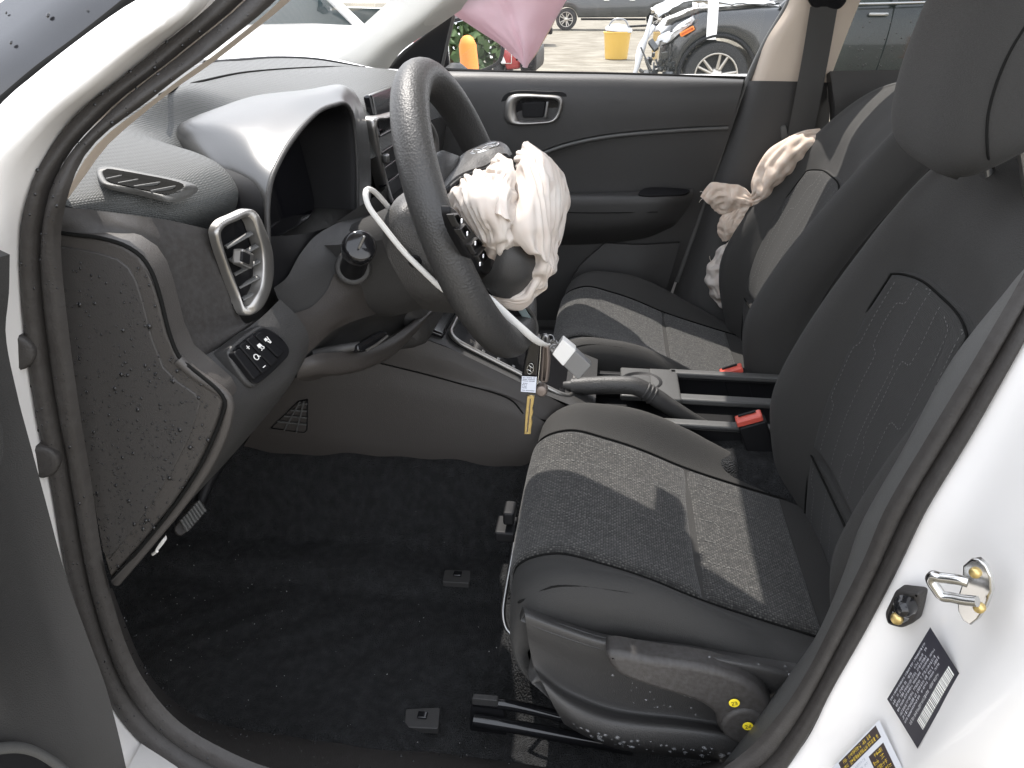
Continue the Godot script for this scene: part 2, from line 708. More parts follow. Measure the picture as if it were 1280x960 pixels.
func _ready() -> void:
	var cam := Camera3D.new()
	cam.position = v(0, 1.2, 1.3)
	cam.rotation_degrees = v(-26.5, 7, 0)
	cam.fov = 53.05
	cam.near = 0.05
	cam.far = 900
	add_child(cam)
	cam.make_current()

	var sky_mat := ProceduralSkyMaterial.new()
	sky_mat.sky_top_color = Color(0.80, 0.82, 0.86)
	sky_mat.sky_horizon_color = Color(0.94, 0.94, 0.94)
	sky_mat.sky_curve = 0.18
	sky_mat.ground_horizon_color = Color(0.8, 0.8, 0.78)
	sky_mat.ground_bottom_color = Color(0.5, 0.48, 0.44)
	sky_mat.energy_multiplier = 1.45
	var env := Environment.new()
	env.background_mode = Environment.BG_SKY
	env.sky = Sky.new()
	env.sky.sky_material = sky_mat
	env.ambient_light_source = Environment.AMBIENT_SOURCE_SKY
	env.tonemap_mode = Environment.TONE_MAPPER_LINEAR
	env.tonemap_exposure = 2.85
	env.sdfgi_enabled = true
	env.ssao_enabled = true
	env.ssil_enabled = true
	var we := WorldEnvironment.new()
	we.environment = env
	add_child(we)

	var sun := DirectionalLight3D.new()
	sun.light_energy = 0.85
	sun.light_color = Color(1.0, 0.975, 0.945)
	sun.light_angular_distance = 0.5
	sun.shadow_enabled = true
	add_child(sun)
	sun.look_at_from_position(v(-0.27, 1.0, -0.44) * 20, Vector3.ZERO)   # high over the passenger's side

	rng.seed = 11
	make_materials()
	ground()
	car_body()
	floor_carpet()
	dashboard()
	console()
	passenger_door()
	driver_door()
	seat(0.36, true)
	seat(-0.36, false)
	steering()
	driver_airbag()
	key_things()
	curtain_airbag()
	seat_airbag()
	belts()
	small_things()
	lot()


func ground() -> void:
	var g := []
	for j in 2:
		var row := []
		for k in 2:
			row.append(v(-400 + 800 * k, 0.1, 400 - 800 * j))
		g.append(row)
	structure("ground", Shape.new().grid(g), M.ground)


# ------------------------------------------------------------------------------------------------- the body shell

# the strip of door seal between its outer and inner edge, with two rubber lobes and a groove between them
func seal_strip(outer: Array, inner: Array, n: int, from: float, to: float, lift: float) -> Array:
	var o := curve(outer, n)
	var i := curve(inner, n)
	var g := []
	for j in n:
		var row := []
		for k in 9:
			var f := k / 8.0
			var q: Vector3 = o[j].lerp(i[j], lerpf(from, to, f))
			var h := sqrt(maxf(0.0, 1.0 - pow(2.0 * f - 1.0, 2.0))) * lift - 0.004
			row.append(q + v(0, 0, h))
		g.append(row)
	return g


func car_body() -> void:
	var t := thing("white_hatchback", "white car around the open front doorway, with black rubber door seal and white pillars", "car", v(0, 0.1, 0))
	# the edges of the rubber seal round the doorway, from the windscreen pillar down, along the sill and up the middle pillar
	var outer := [v(-0.08,1.42,0.62), v(-0.3031,1.2046,0.67), v(-0.3522,1.167,0.69), v(-0.3822,1.1424,0.71), v(-0.4067,1.1246,0.72), v(-0.4207,1.1092,0.73), v(-0.4346,1.0897,0.74), v(-0.4432,1.0702,0.75), v(-0.4635,1.0303,0.75), v(-0.4827,0.9588,0.75), v(-0.4989,0.8653,0.75), v(-0.5057,0.7962,0.75), v(-0.5206,0.6846,0.75), v(-0.5238,0.5981,0.75), v(-0.519,0.4973,0.75), v(-0.4974,0.4383,0.75), v(-0.4615,0.4004,0.75), v(-0.3908,0.3557,0.75), v(-0.2663,0.3342,0.75), v(-0.0136,0.3512,0.74), v(0.1438,0.3931,0.73), v(0.2079,0.437,0.72), v(0.233,0.4954,0.715), v(0.2527,0.586,0.71), v(0.2707,0.6578,0.705), v(0.2875,0.7371,0.7), v(0.2955,0.7943,0.7), v(0.314,0.8751,0.7), v(0.331,0.9604,0.7), v(0.3508,1.0274,0.69), v(0.42,1.2,0.66), v(0.5,1.42,0.6)]
	var inner := [v(-0.03,1.42,0.62), v(-0.2552,1.2046,0.67), v(-0.3033,1.1673,0.69), v(-0.329,1.1476,0.71), v(-0.3567,1.1282,0.72), v(-0.3843,1.1099,0.73), v(-0.4004,1.0934,0.74), v(-0.4105,1.0729,0.75), v(-0.4348,1.0299,0.745), v(-0.4492,0.9584,0.745), v(-0.4615,0.8733,0.745), v(-0.4746,0.7921,0.74), v(-0.4886,0.6795,0.74), v(-0.4907,0.5923,0.74), v(-0.4826,0.5284,0.74), v(-0.4576,0.4689,0.74), v(-0.4194,0.4324,0.74), v(-0.3494,0.3985,0.74), v(-0.2164,0.3928,0.74), v(-0.0156,0.3994,0.73), v(0.1243,0.4229,0.72), v(0.1796,0.4707,0.71), v(0.2123,0.5369,0.705), v(0.23,0.5911,0.7), v(0.2431,0.647,0.695), v(0.2596,0.7242,0.69), v(0.2672,0.7846,0.69), v(0.2874,0.8674,0.69), v(0.3098,0.955,0.69), v(0.3309,1.0236,0.68), v(0.37,1.2,0.65), v(0.45,1.42,0.6)]
	part("door_seal", Shape.new().grid(seal_strip(outer, inner, 200, 0.0, 0.46, 0.011)).grid(seal_strip(outer, inner, 200, 0.5, 1.0, 0.008)), M.rubber, t)

	# the painted windscreen pillar and hinge face, from the seal outwards to the windscreen edge
	var a_rows := [
		[v(-0.3915,1.2364,0.6), v(-0.3184,1.2321,0.68), v(-0.2971,1.2289,0.69), v(-0.2919,1.2273,0.665)],
		[v(-0.3996,1.1914,0.64), v(-0.3325,1.1924,0.715), v(-0.3137,1.194,0.715), v(-0.3131,1.1969,0.675)],
		[v(-0.4354,1.1638,0.66), v(-0.3664,1.1681,0.735), v(-0.3476,1.1693,0.735), v(-0.3515,1.167,0.69)],
		[v(-0.473,1.1344,0.68), v(-0.3933,1.1448,0.755), v(-0.376,1.1461,0.75), v(-0.3815,1.1424,0.71)],
		[v(-0.502,1.1133,0.69), v(-0.4155,1.1272,0.77), v(-0.3969,1.1296,0.765), v(-0.406,1.1246,0.72)],
		[v(-0.5329,1.09,0.7), v(-0.4346,1.1088,0.785), v(-0.413,1.1132,0.775), v(-0.42,1.1092,0.73)],
		[v(-0.563,1.0506,0.72), v(-0.4589,1.0748,0.8), v(-0.442,1.0766,0.785), v(-0.4425,1.0702,0.75)],
		[v(-0.5789,1.0009,0.74), v(-0.4672,1.0393,0.82), v(-0.4508,1.043,0.8), v(-0.4628,1.0304,0.75)],
		[v(-0.583,0.9432,0.76), v(-0.4853,0.9799,0.82), v(-0.4712,0.9778,0.8), v(-0.482,0.9588,0.75)],
		[v(-0.5814,0.8602,0.78), v(-0.4908,0.9025,0.83), v(-0.4868,0.892,0.8), v(-0.4981,0.8654,0.75)],
		[v(-0.5974,0.773,0.78), v(-0.504,0.8334,0.83), v(-0.4958,0.8267,0.8), v(-0.5049,0.7963,0.75)],
		[v(-0.6231,0.6531,0.78), v(-0.524,0.7287,0.83), v(-0.5108,0.7228,0.8), v(-0.5197,0.6847,0.75)],
		[v(-0.6305,0.552,0.78), v(-0.5282,0.6407,0.83), v(-0.5183,0.6362,0.8), v(-0.5228,0.5982,0.75)],
		[v(-0.6329,0.4258,0.78), v(-0.524,0.5432,0.83), v(-0.5133,0.5367,0.8), v(-0.518,0.4975,0.75)],
		[v(-0.6065,0.3462,0.78), v(-0.5038,0.4744,0.83), v(-0.4904,0.4718,0.8), v(-0.4954,0.4386,0.75)],
		[v(-0.5519,0.2812,0.78), v(-0.4628,0.4238,0.83), v(-0.458,0.4214,0.8), v(-0.4595,0.4008,0.75)]]
	part("windscreen_pillar", Shape.new().grid(sheet(a_rows, 14, 90)), M.white_paint, t)
	var core := []
	for q in [v(0,1.45,0.575), v(-0.1,1.35,0.6), v(-0.3107,1.1856,0.64), v(-0.3423,1.1644,0.66), v(-0.3766,1.1411,0.675), v(-0.402,1.1211,0.69), v(-0.4243,1.1035,0.7), v(-0.4393,1.08,0.715), v(-0.4553,1.0537,0.72)]:
		core.append(q + v(-0.04, 0.004, 0))
	part("pillar_core", tube(core, 0.027, 10, 50), M.white_paint, t)
	# hinge-side grommets in the pillar face
	for q in [v(-0.4994,0.8239,0.761), v(-0.4892,0.9347,0.763)]:
		part("grommet", lathe(q, v(0.45, 0.05, 0.9), [Vector2(0.0001, 0.003), Vector2(0.009, 0.003), Vector2(0.0135, 0.0035), Vector2(0.0165, 0.001), Vector2(0.017, -0.012)], 20), M.rubber, t)

	# sill under the door
	var s_rows := [[v(-0.4475,0.5012,0.86), v(-0.3947,0.4364,0.86), v(-0.2233,0.4054,0.86), v(-0.0084,0.4503,0.86), v(0.1317,0.5148,0.86), v(0.1881,0.591,0.86)], [v(-0.4936,0.4414,0.752), v(-0.3899,0.3558,0.752), v(-0.2657,0.3343,0.752), v(-0.0135,0.3513,0.742), v(0.1436,0.3933,0.732), v(0.2089,0.4399,0.722)]]
	part("sill", Shape.new().grid(sheet(s_rows, 30, 6)), M.white_paint, t)
	# black tread trim inside the sill
	var tread := [[v(-0.4846,0.6953,0.74), v(-0.495,0.5868,0.735), v(-0.4869,0.5224,0.735), v(-0.4617,0.4624,0.735), v(-0.4231,0.4256,0.735), v(-0.3525,0.3913,0.735), v(-0.2184,0.3856,0.735), v(-0.0158,0.3924,0.725), v(0.1253,0.4162,0.715), v(0.1811,0.4645,0.705)], [v(-0.5206,0.6201,0.7), v(-0.5248,0.5454,0.69), v(-0.5309,0.4703,0.675), v(-0.5259,0.4019,0.66), v(-0.4974,0.3533,0.65), v(-0.4099,0.33,0.645), v(-0.2602,0.3223,0.64), v(-0.081,0.314,0.64), v(0.0826,0.3058,0.64), v(0.1721,0.3783,0.65)], [v(-0.5264,0.6108,0.69), v(-0.5435,0.5214,0.665), v(-0.5571,0.4355,0.64), v(-0.5492,0.3681,0.625), v(-0.5166,0.3167,0.615), v(-0.4241,0.2959,0.61), v(-0.2731,0.2871,0.605), v(-0.0853,0.2814,0.605), v(0.0848,0.2855,0.61), v(0.1792,0.3477,0.62)]]
	part("sill_tread", Shape.new().grid(sheet(tread, 60, 14)), M.rubber, t)

	# middle pillar on the driver's side: the white jamb that the door closes on
	var b_rows := [
		[v(0.1857,0.4133,0.72), v(0.2352,0.4444,0.745), v(0.284,0.5045,0.785), v(0.3195,0.5777,0.82), v(0.349,0.6153,0.85), v(0.4028,0.6197,0.86)],
		[v(0.233,0.4954,0.715), v(0.2597,0.5159,0.74), v(0.2894,0.5559,0.78), v(0.3097,0.6325,0.82), v(0.3333,0.659,0.845), v(0.3807,0.6727,0.86)],
		[v(0.2527,0.586,0.71), v(0.278,0.5976,0.735), v(0.3014,0.6363,0.775), v(0.3156,0.7082,0.82), v(0.332,0.7398,0.85), v(0.3649,0.759,0.87)],
		[v(0.2707,0.6578,0.705), v(0.2943,0.672,0.73), v(0.3126,0.7092,0.77), v(0.3254,0.7809,0.82), v(0.338,0.8109,0.85), v(0.3571,0.8417,0.88)],
		[v(0.2875,0.7371,0.7), v(0.3068,0.7516,0.725), v(0.32,0.7921,0.77), v(0.3305,0.8492,0.82), v(0.3434,0.8744,0.85), v(0.3493,0.9128,0.89)],
		[v(0.2955,0.7943,0.7), v(0.3131,0.8098,0.725), v(0.3231,0.8471,0.77), v(0.3317,0.8972,0.82), v(0.3392,0.9306,0.85), v(0.3398,0.9624,0.89)],
		[v(0.314,0.8751,0.7), v(0.3267,0.889,0.725), v(0.3326,0.9223,0.77), v(0.3328,0.9713,0.82), v(0.3427,0.9981,0.85), v(0.341,1.0225,0.89)],
		[v(0.331,0.9604,0.7), v(0.3418,0.9729,0.725), v(0.3449,1.0011,0.77), v(0.3425,1.0369,0.82), v(0.3481,1.0624,0.85), v(0.3404,1.0797,0.89)],
		[v(0.3508,1.0274,0.69), v(0.3598,1.0368,0.71), v(0.367,1.0572,0.75), v(0.3657,1.0906,0.8), v(0.3701,1.1109,0.83), v(0.3702,1.129,0.86)]]
	part("middle_pillar", Shape.new().grid(sheet(b_rows, 24, 50)), M.white_paint, t)
	# lining beside the pillar seal, inside
	var lining := [[v(0.1827,0.4583,0.7), v(0.214,0.5313,0.7), v(0.232,0.586,0.695), v(0.2451,0.6424,0.69), v(0.2617,0.7203,0.685), v(0.2694,0.7812,0.685), v(0.2898,0.8647,0.685), v(0.3124,0.953,0.685), v(0.3336,1.0221,0.675)], [v(0.174,0.3917,0.66), v(0.2103,0.4905,0.66), v(0.2337,0.5608,0.66), v(0.2481,0.6091,0.655), v(0.2602,0.6811,0.65), v(0.2664,0.7368,0.645), v(0.2875,0.8267,0.645), v(0.3102,0.9159,0.64), v(0.347,0.9887,0.63)], [v(0.1849,0.3412,0.62), v(0.219,0.4455,0.62), v(0.2473,0.5269,0.62), v(0.2684,0.5801,0.61), v(0.2838,0.6581,0.6), v(0.2925,0.7221,0.6), v(0.3181,0.8202,0.6), v(0.3458,0.9034,0.59), v(0.383,0.9876,0.58)]]
	part("pillar_lining", Shape.new().grid(sheet(lining, 40, 12)), M.grey_trim, t)

	# striker loop for the door latch
	var st := part("striker", plate([v(0.2836,0.8149,0.8), v(0.286,0.8229,0.802), v(0.289,0.8272,0.806), v(0.2926,0.8257,0.812), v(0.2961,0.8189,0.816), v(0.2989,0.8073,0.818), v(0.3002,0.7901,0.816), v(0.3013,0.7726,0.81), v(0.3001,0.7629,0.806), v(0.2967,0.7618,0.8), v(0.2926,0.7685,0.797), v(0.2895,0.7804,0.796), v(0.2877,0.7973,0.799)], v(-.7, .1, .6), 0.004, 0.0015), M.chrome, t)
	part("striker_bar", tube([v(0.2826,0.8121,0.815), v(0.2782,0.8113,0.812), v(0.2692,0.805,0.803), v(0.2654,0.8036,0.8), v(0.2651,0.7988,0.799), v(0.2687,0.7939,0.802), v(0.2729,0.7899,0.806), v(0.2778,0.7924,0.81), v(0.2833,0.796,0.816), v(0.2895,0.8006,0.822)], 0.0042, 10, 60), M.chrome, st)
	for q in [v(0.2847,0.8222,0.816), v(0.2934,0.793,0.82)]:
		part("screw", lathe(q, v(-.7, .1, .65), [Vector2(0.0001, 0.003), Vector2(0.003, 0.003), Vector2(0.0042, 0.001), Vector2(0.0042, -0.002)], 12), M.brass, st)
	# door light switch in its rubber boot
	var sw := part("door_switch", plate(rounded([v(0.2757,0.7255,0.726), v(0.288,0.7399,0.745), v(0.2899,0.7211,0.744), v(0.2913,0.7026,0.742), v(0.2878,0.6859,0.732), v(0.2794,0.6802,0.722), v(0.2753,0.6906,0.719)], 0.005), v(-.6, .1, .7), 0.012, 0.004), M.rubber, t)
	part("boot", lathe(v(0.2804,0.7218,0.742), v(-.5, .1, .8), [Vector2(0.0001, 0.011), Vector2(0.005, 0.010), Vector2(0.0075, 0.006), Vector2(0.0085, 0.002), Vector2(0.010, -0.002)], 16), M.gloss, sw)
	part("screw", lathe(v(0.2799,0.7012,0.736), v(-.5, .1, .8), [Vector2(0.0001, 0.003), Vector2(0.004, 0.003), Vector2(0.0055, 0.0005), Vector2(0.0055, -0.003)], 12), M.brass, sw)
	labels(t)

	# windscreen: its near edge with black ceramic border outside the pillar, and the glass across to the other side
	var edge := [v(-0.6397,1.0368,0.7), v(-0.571,1.0762,0.7), v(-0.502,1.1209,0.685), v(-0.466,1.1463,0.675), v(-0.435,1.168,0.66), v(-0.3912,1.2002,0.64), v(-0.3478,1.242,0.6), v(-0.3059,1.2921,0.55)]
	var border := []
	var glass_edge := []
	for k in edge.size():
		border.append(edge[k] + v(-0.035, 0.008, 0.0))
		glass_edge.append(edge[k] + v(-0.085, 0.03, -0.03))
	part("windscreen_border", Shape.new().grid(sheet([glass_edge, border, edge], 50, 6)), M.frit, t)
	part("windscreen_rubber", tube(edge, 0.0065, 8, 60), M.seam, t)
	var base_line := [v(-0.56,1.08,0.665), v(-0.62,1.098,0.5), v(-0.6595,1.1098,0.02), v(-0.6783,1.1038,-0.15), v(-0.6845,1.0957,-0.35), v(-0.6541,1.082,-0.5), v(-0.6008,1.0573,-0.62), v(-0.5545,1.0404,-0.66)]
	var head_line := [v(0,1.47,0.52), v(-0.025,1.485,0.3), v(-0.03,1.49,0.05), v(-0.03,1.49,-0.1), v(-0.025,1.487,-0.25), v(-0.02,1.483,-0.35), v(-0.01,1.475,-0.45), v(0,1.47,-0.52)]
	part("windscreen", Shape.new().grid(sheet([base_line, head_line], 24, 12)), M.clear, t)
	part("windscreen_sill", tube([v(-0.6598,1.1086,0.02), v(-0.6786,1.1017,-0.15), v(-0.6849,1.0934,-0.35), v(-0.6543,1.0803,-0.5), v(-0.5977,1.058,-0.61)], 0.004, 8, 40), M.dark, t)

	# roof, with headliner
	var roof := [[v(0,1.475,0.55), v(-0.03,1.5,0.3), v(-0.04,1.505,0), v(-0.03,1.5,-0.3), v(0,1.475,-0.55)], [v(0.5,1.5,0.58), v(0.5,1.535,0.3), v(0.5,1.545,0), v(0.5,1.535,-0.3), v(0.5,1.5,-0.58)], [v(1.5,1.48,0.58), v(1.5,1.52,0.3), v(1.5,1.53,0), v(1.5,1.52,-0.3), v(1.5,1.48,-0.58)], [v(2.1,1.4,0.56), v(2.1,1.44,0.3), v(2.1,1.45,0), v(2.1,1.44,-0.3), v(2.1,1.4,-0.56)]]
	part("roof", slab(sheet(roof, 16, 16), 0.03), M.white_paint, t)
	for s in [1.0, -1.0]:
		part("roof_rail", tube([v(-0.02, 1.46, 0.56 * s), v(0.5, 1.485, 0.585 * s), v(1.5, 1.465, 0.585 * s), v(2.1, 1.39, 0.56 * s)], 0.032, 10, 20), M.white_paint, t)
		part("rear_pillar", slab(sheet([[v(1.55, 1.02, 0.74 * s), v(2.1, 1.0, 0.7 * s)], [v(1.7, 1.25, 0.68 * s), v(2.05, 1.22, 0.65 * s)], [v(1.75, 1.46, 0.58 * s), v(2.1, 1.4, 0.56 * s)]], 6, 8), 0.04), M.white_paint, t)
	# inside mirror and sun visors at the windscreen header
	part("inside_mirror", slab(sheet([[v(-0.115,1.325,-0.07), v(-0.125,1.325,0.06), v(-0.115,1.325,0.19)], [v(-0.12,1.36,-0.075), v(-0.13,1.36,0.06), v(-0.12,1.36,0.195)], [v(-0.125,1.395,-0.07), v(-0.135,1.395,0.06), v(-0.125,1.395,0.19)]], 16, 8), 0.03), M.dark, t)
	part("mirror_arm", tube([v(-0.14, 1.37, 0.05), v(-0.14, 1.42, 0.0), v(-0.10, 1.455, 0.0)], 0.012, 8, 10), M.dark, t)
	part("sun_visor", box(v(0.14, 1.462, -0.33), v(0.16, 0.015, 0.36), 0.006, Basis(Vector3.BACK, 0.12)), M.beige, t)
	part("sun_visor", plate(rounded([v(-0.305, 1.305, -0.035), v(-0.095, 1.42, -0.035), v(-0.095, 1.42, 0.03), v(0.005, 1.475, 0.06), v(0.005, 1.475, 0.345), v(-0.16, 1.385, 0.345), v(-0.17, 1.38, 0.185), v(-0.305, 1.305, 0.185)], 0.02), v(0.5, -0.87, 0), 0.015, 0.006), M.beige, t)   # left turned down along the glass
	# rain on the seal and on the glass edge
	var wet := Shape.new()
	var lobe := seal_strip(outer, inner, 200, 0.0, 0.46, 0.011)
	var lobe2 := seal_strip(outer, inner, 200, 0.5, 1.0, 0.008)
	var tread_g := sheet(tread, 60, 14)
	for k in 420:
		var gg := lobe if k % 2 else lobe2
		var j := 8 + rng.randi() % 112
		var q: Vector3 = gg[j][1 + rng.randi() % 7]
		var q2: Vector3 = gg[j + 1][4]
		var f := rng.randf()
		wet.add(drop(q + (q2 - gg[j][4]) * f, v(.25, .1, 1), v(0, 1, 0), 0.0005 + 0.0011 * pow(rng.randf(), 4.0)))
	for k in 160:
		var q: Vector3 = tread_g[2 + rng.randi() % 11][4 + rng.randi() % 44]
		wet.add(drop(q + v((rng.randf() - .5) * 0.02, 0.0005, 0), v(0, 1, .3), v(1, 0, 0), 0.0006 + 0.0016 * pow(rng.randf(), 3.0)))
	var border_g := sheet([glass_edge, border, edge], 50, 6)
	for k in 40:
		var e := 4 + rng.randi() % 40
		var b0: Vector3 = border_g[1 + rng.randi() % 4][e]
		wet.add(drop(b0 + v(0, (rng.randf() - .5) * 0.01, 0.0), v(-.3, .5, 1), v(0, 1, 0), 0.0008 + 0.0018 * pow(rng.randf(), 3.0)))
	stuff(part("rain_drops", wet, M.gloss, t))
	# driver's windscreen pillar lining, the beige strip inside the seal
	var al := [[v(-0.02,1.43,0.6), v(-0.2526,1.2057,0.66), v(-0.3046,1.1656,0.68), v(-0.3308,1.1461,0.7), v(-0.3596,1.1264,0.71), v(-0.3872,1.1078,0.72), v(-0.4037,1.091,0.73), v(-0.42,1.0655,0.74)], [v(0.01,1.43,0.57), v(-0.2589,1.2061,0.62), v(-0.3127,1.1659,0.64), v(-0.3314,1.1501,0.66), v(-0.3525,1.1354,0.675), v(-0.39,1.1065,0.695), v(-0.4078,1.092,0.7), v(-0.4231,1.0747,0.705), v(-0.4462,1.0503,0.71)], [v(0.01,1.43,0.53), v(-0.2781,1.2089,0.58), v(-0.3324,1.1677,0.6), v(-0.3552,1.1495,0.62), v(-0.3774,1.1338,0.635), v(-0.4181,1.1029,0.655), v(-0.4339,1.0883,0.665), v(-0.45,1.0707,0.67), v(-0.4791,1.0415,0.67)]]
	part("pillar_lining", Shape.new().grid(sheet(al, 40, 10)), M.beige, t)

	# far side: beige windscreen pillar lining, middle pillar with its lower black trim
	var far_a := [[v(-0.6975,1.0791,-0.655), v(-0.6421,1.0704,-0.63), v(-0.5922,1.0605,-0.625), v(-0.5459,1.0477,-0.66)], [v(-0.6233,1.1273,-0.65), v(-0.5761,1.1166,-0.62), v(-0.5411,1.1033,-0.615), v(-0.5027,1.0931,-0.65)], [v(-0.5248,1.1973,-0.63), v(-0.4712,1.1811,-0.6), v(-0.4339,1.1649,-0.595), v(-0.4087,1.1475,-0.63)], [v(-0.4507,1.2566,-0.61), v(-0.3909,1.2322,-0.58), v(-0.3583,1.2132,-0.575), v(-0.3253,1.1974,-0.61)], [v(0,1.46,-0.56), v(0.02,1.45,-0.54), v(0.05,1.45,-0.54), v(0.08,1.46,-0.56)]]
	part("far_windscreen_pillar", Shape.new().grid(sheet(far_a, 14, 40)), M.light_trim, t)
	var far_b := [[v(0.3582,1.2908,-0.61), v(0.3856,1.2894,-0.585), v(0.4653,1.2889,-0.585), v(0.5354,1.2897,-0.61)], [v(0.3751,1.2006,-0.65), v(0.3971,1.2006,-0.625), v(0.4755,1.2006,-0.625), v(0.5252,1.2006,-0.65)], [v(0.3405,1.1193,-0.67), v(0.3658,1.1204,-0.645), v(0.4607,1.1209,-0.645), v(0.5117,1.1201,-0.67)], [v(0.32,1.0307,-0.69), v(0.3407,1.0334,-0.662), v(0.4446,1.0327,-0.662), v(0.4979,1.0291,-0.69)]]
	part("far_middle_pillar", Shape.new().grid(sheet(far_b, 14, 24)), M.beige, t)
	var far_bl := [[v(0.3119,1.0311,-0.685), v(0.3395,1.034,-0.655), v(0.443,1.0333,-0.655), v(0.5037,1.0296,-0.685)], [v(0.2781,0.8847,-0.7), v(0.3108,0.8909,-0.665), v(0.4487,0.8945,-0.66), v(0.5231,0.8895,-0.7)], [v(0.2438,0.7222,-0.7), v(0.2818,0.733,-0.66), v(0.4537,0.7393,-0.655), v(0.551,0.7313,-0.7)], [v(0.1921,0.4983,-0.7), v(0.2446,0.5183,-0.65), v(0.4636,0.5314,-0.64), v(0.5991,0.516,-0.7)], [v(0.1581,0.3442,-0.7), v(0.2167,0.3733,-0.64), v(0.4831,0.3917,-0.63), v(0.6254,0.369,-0.7)]]
	part("far_pillar_trim", Shape.new().grid(sheet(far_bl, 14, 30)), M.plastic, t)
	part("far_door_seal", tube([v(0.3916,1.2626,-0.655), v(0.3785,1.1974,-0.665), v(0.3427,1.1155,-0.68), v(0.3145,1.0307,-0.69), v(0.2815,0.8885,-0.7), v(0.2462,0.7365,-0.7), v(0.1978,0.5278,-0.7)], 0.008, 8, 50), M.grey_trim, t)
	# far rear door and its tinted window
	part("far_rear_door", slab(sheet([[v(0.4874,1.0403,-0.7), v(0.6818,1.0457,-0.7), v(1.123,1.0534,-0.7)], [v(0.4945,1.0143,-0.68), v(0.681,1.02,-0.68), v(1.1188,1.0334,-0.68)], [v(0.5197,0.8926,-0.68), v(0.7283,0.8876,-0.68), v(1.1607,0.9053,-0.68)], [v(0.35,0.4,-0.7), v(0.9,0.4,-0.7), v(1.3,0.4,-0.7)]], 10, 10), 0.05), M.plastic, t)
	part("far_rear_window", Shape.new().grid(sheet([[v(0.4986,1.0375,-0.715), v(0.8623,1.0429,-0.715)], [v(0.5168,1.2908,-0.63), v(0.8561,1.2888,-0.63)]], 6, 6)), M.tint, t)
	var drops := Shape.new()
	for k in 60:
		var f := rng.randf()
		var q := v(lerpf(0.53, 0.78, f), lerpf(1.06, 1.16, pow(rng.randf(), 1.4)), 0)
		q.z = -0.713 + (q.y - 1.04) * 0.35
		drops.add(drop(q, v(0, .3, 1), v(0, 1, 0), 0.0008 + 0.0011 * rng.randf()))
	stuff(part("rain_drops", drops, M.tray, t))

	# floor pan, bulkhead, nose and back of the body, which close the cabin
	part("floor_pan", box(v(0.4, 0.20, 0), v(3.2, 0.03, 1.5), 0.005), M.dark, t)
	part("bulkhead", box(v(-1.12, 0.68, 0), v(0.06, 0.86, 1.4), 0.005), M.dark, t)
	part("bonnet", slab(sheet([[v(-0.78,1.06,0.7), v(-0.84,1.09,0.35), v(-0.86,1.1,0), v(-0.84,1.09,-0.35), v(-0.78,1.06,-0.7)], [v(-1.3,1.02,0.74), v(-1.3,1.06,0.35), v(-1.3,1.07,0), v(-1.3,1.06,-0.35), v(-1.3,1.02,-0.74)], [v(-1.75,0.86,0.7), v(-1.8,0.9,0.35), v(-1.82,0.91,0), v(-1.8,0.9,-0.35), v(-1.75,0.86,-0.7)]], 14, 14), 0.02), M.white_paint, t)
	for s in [1.0, -1.0]:
		part("front_wing", slab(sheet([[v(-0.62, 1.02, 0.80 * s), v(-1.2, 1.0, 0.82 * s), v(-1.75, 0.84, 0.74 * s)], [v(-0.6, 0.7, 0.87 * s), v(-1.2, 0.8, 0.88 * s), v(-1.8, 0.6, 0.8 * s)], [v(-0.62, 0.35, 0.85 * s), v(-0.75, 0.35, 0.86 * s), v(-0.85, 0.35, 0.85 * s)]], 10, 8), 0.02), M.white_paint, t)
	part("tail", box(v(2.12, 0.75, 0), v(0.06, 0.8, 1.45), 0.01), M.white_paint, t)
	part("far_sill", box(v(0.2, 0.28, -0.74), v(2.6, 0.2, 0.12), 0.03), M.plastic, t)
	part("rear_seat_bench", box(v(1.25, 0.55, 0), v(0.5, 0.3, 1.3), 0.06), M.fabric, t)
	part("rear_seat_backrest", box(v(1.52, 0.85, 0), v(0.16, 0.6, 1.3), 0.06, Basis(Vector3.BACK, -0.35)), M.fabric, t)
	part("rear_door", box(v(0.92, 0.68, 0.865), v(0.92, 0.66, 0.05), 0.02), M.white_paint, t)
	part("rear_quarter", box(v(1.6, 0.62, 0.8), v(1.0, 0.8, 0.06), 0.02), M.white_paint, t)


# a flat bead of water on a surface with normal nn
func drop(at: Vector3, nn: Vector3, along: Vector3, r: float) -> Shape:
	var s := Shape.new()
	nn = nn.normalized()
	var x := (along - nn * along.dot(nn)).normalized()
	var y := nn.cross(x)
	var top := s.vert(at + nn * r * 0.55, nn)
	var sides := 7
	for ring in 2:
		for k in sides:
			var a := TAU * k / sides
			var o := x * cos(a) * 1.15 + y * sin(a)
			s.vert(at + o * r * (0.65 if ring == 0 else 1.0) + nn * r * (0.4 if ring == 0 else -0.05), (o * (0.6 if ring == 0 else 1.2) + nn).normalized())
	for k in sides:
		var k1 := (k + 1) % sides
		s.tri(top, top + 1 + k, top + 1 + k1)
		s.tri(top + 1 + k, top + 1 + sides + k, top + 1 + sides + k1)
		s.tri(top + 1 + k, top + 1 + sides + k1, top + 1 + k1)
	return s


# small print as rows of glyph-like marks
func print_rows(im: Image, x0: int, y0: int, x1: int, y1: int, c: Color, h: int, r: RandomNumberGenerator) -> void:
	var x := x0
	while x < x1 - h:
		var w := h / 2 + r.randi() % maxi(1, h / 3)
		if r.randf() < 0.14:
			x += w
			continue
		for q in 3 + r.randi() % 3:
			if r.randf() < 0.5:
				im.fill_rect(Rect2i(x + r.randi() % maxi(1, w - 1), y0, 2, h), c)
			else:
				im.fill_rect(Rect2i(x, y0 + r.randi() % maxi(1, h - 2), w, 2), c)
		x += w + 2


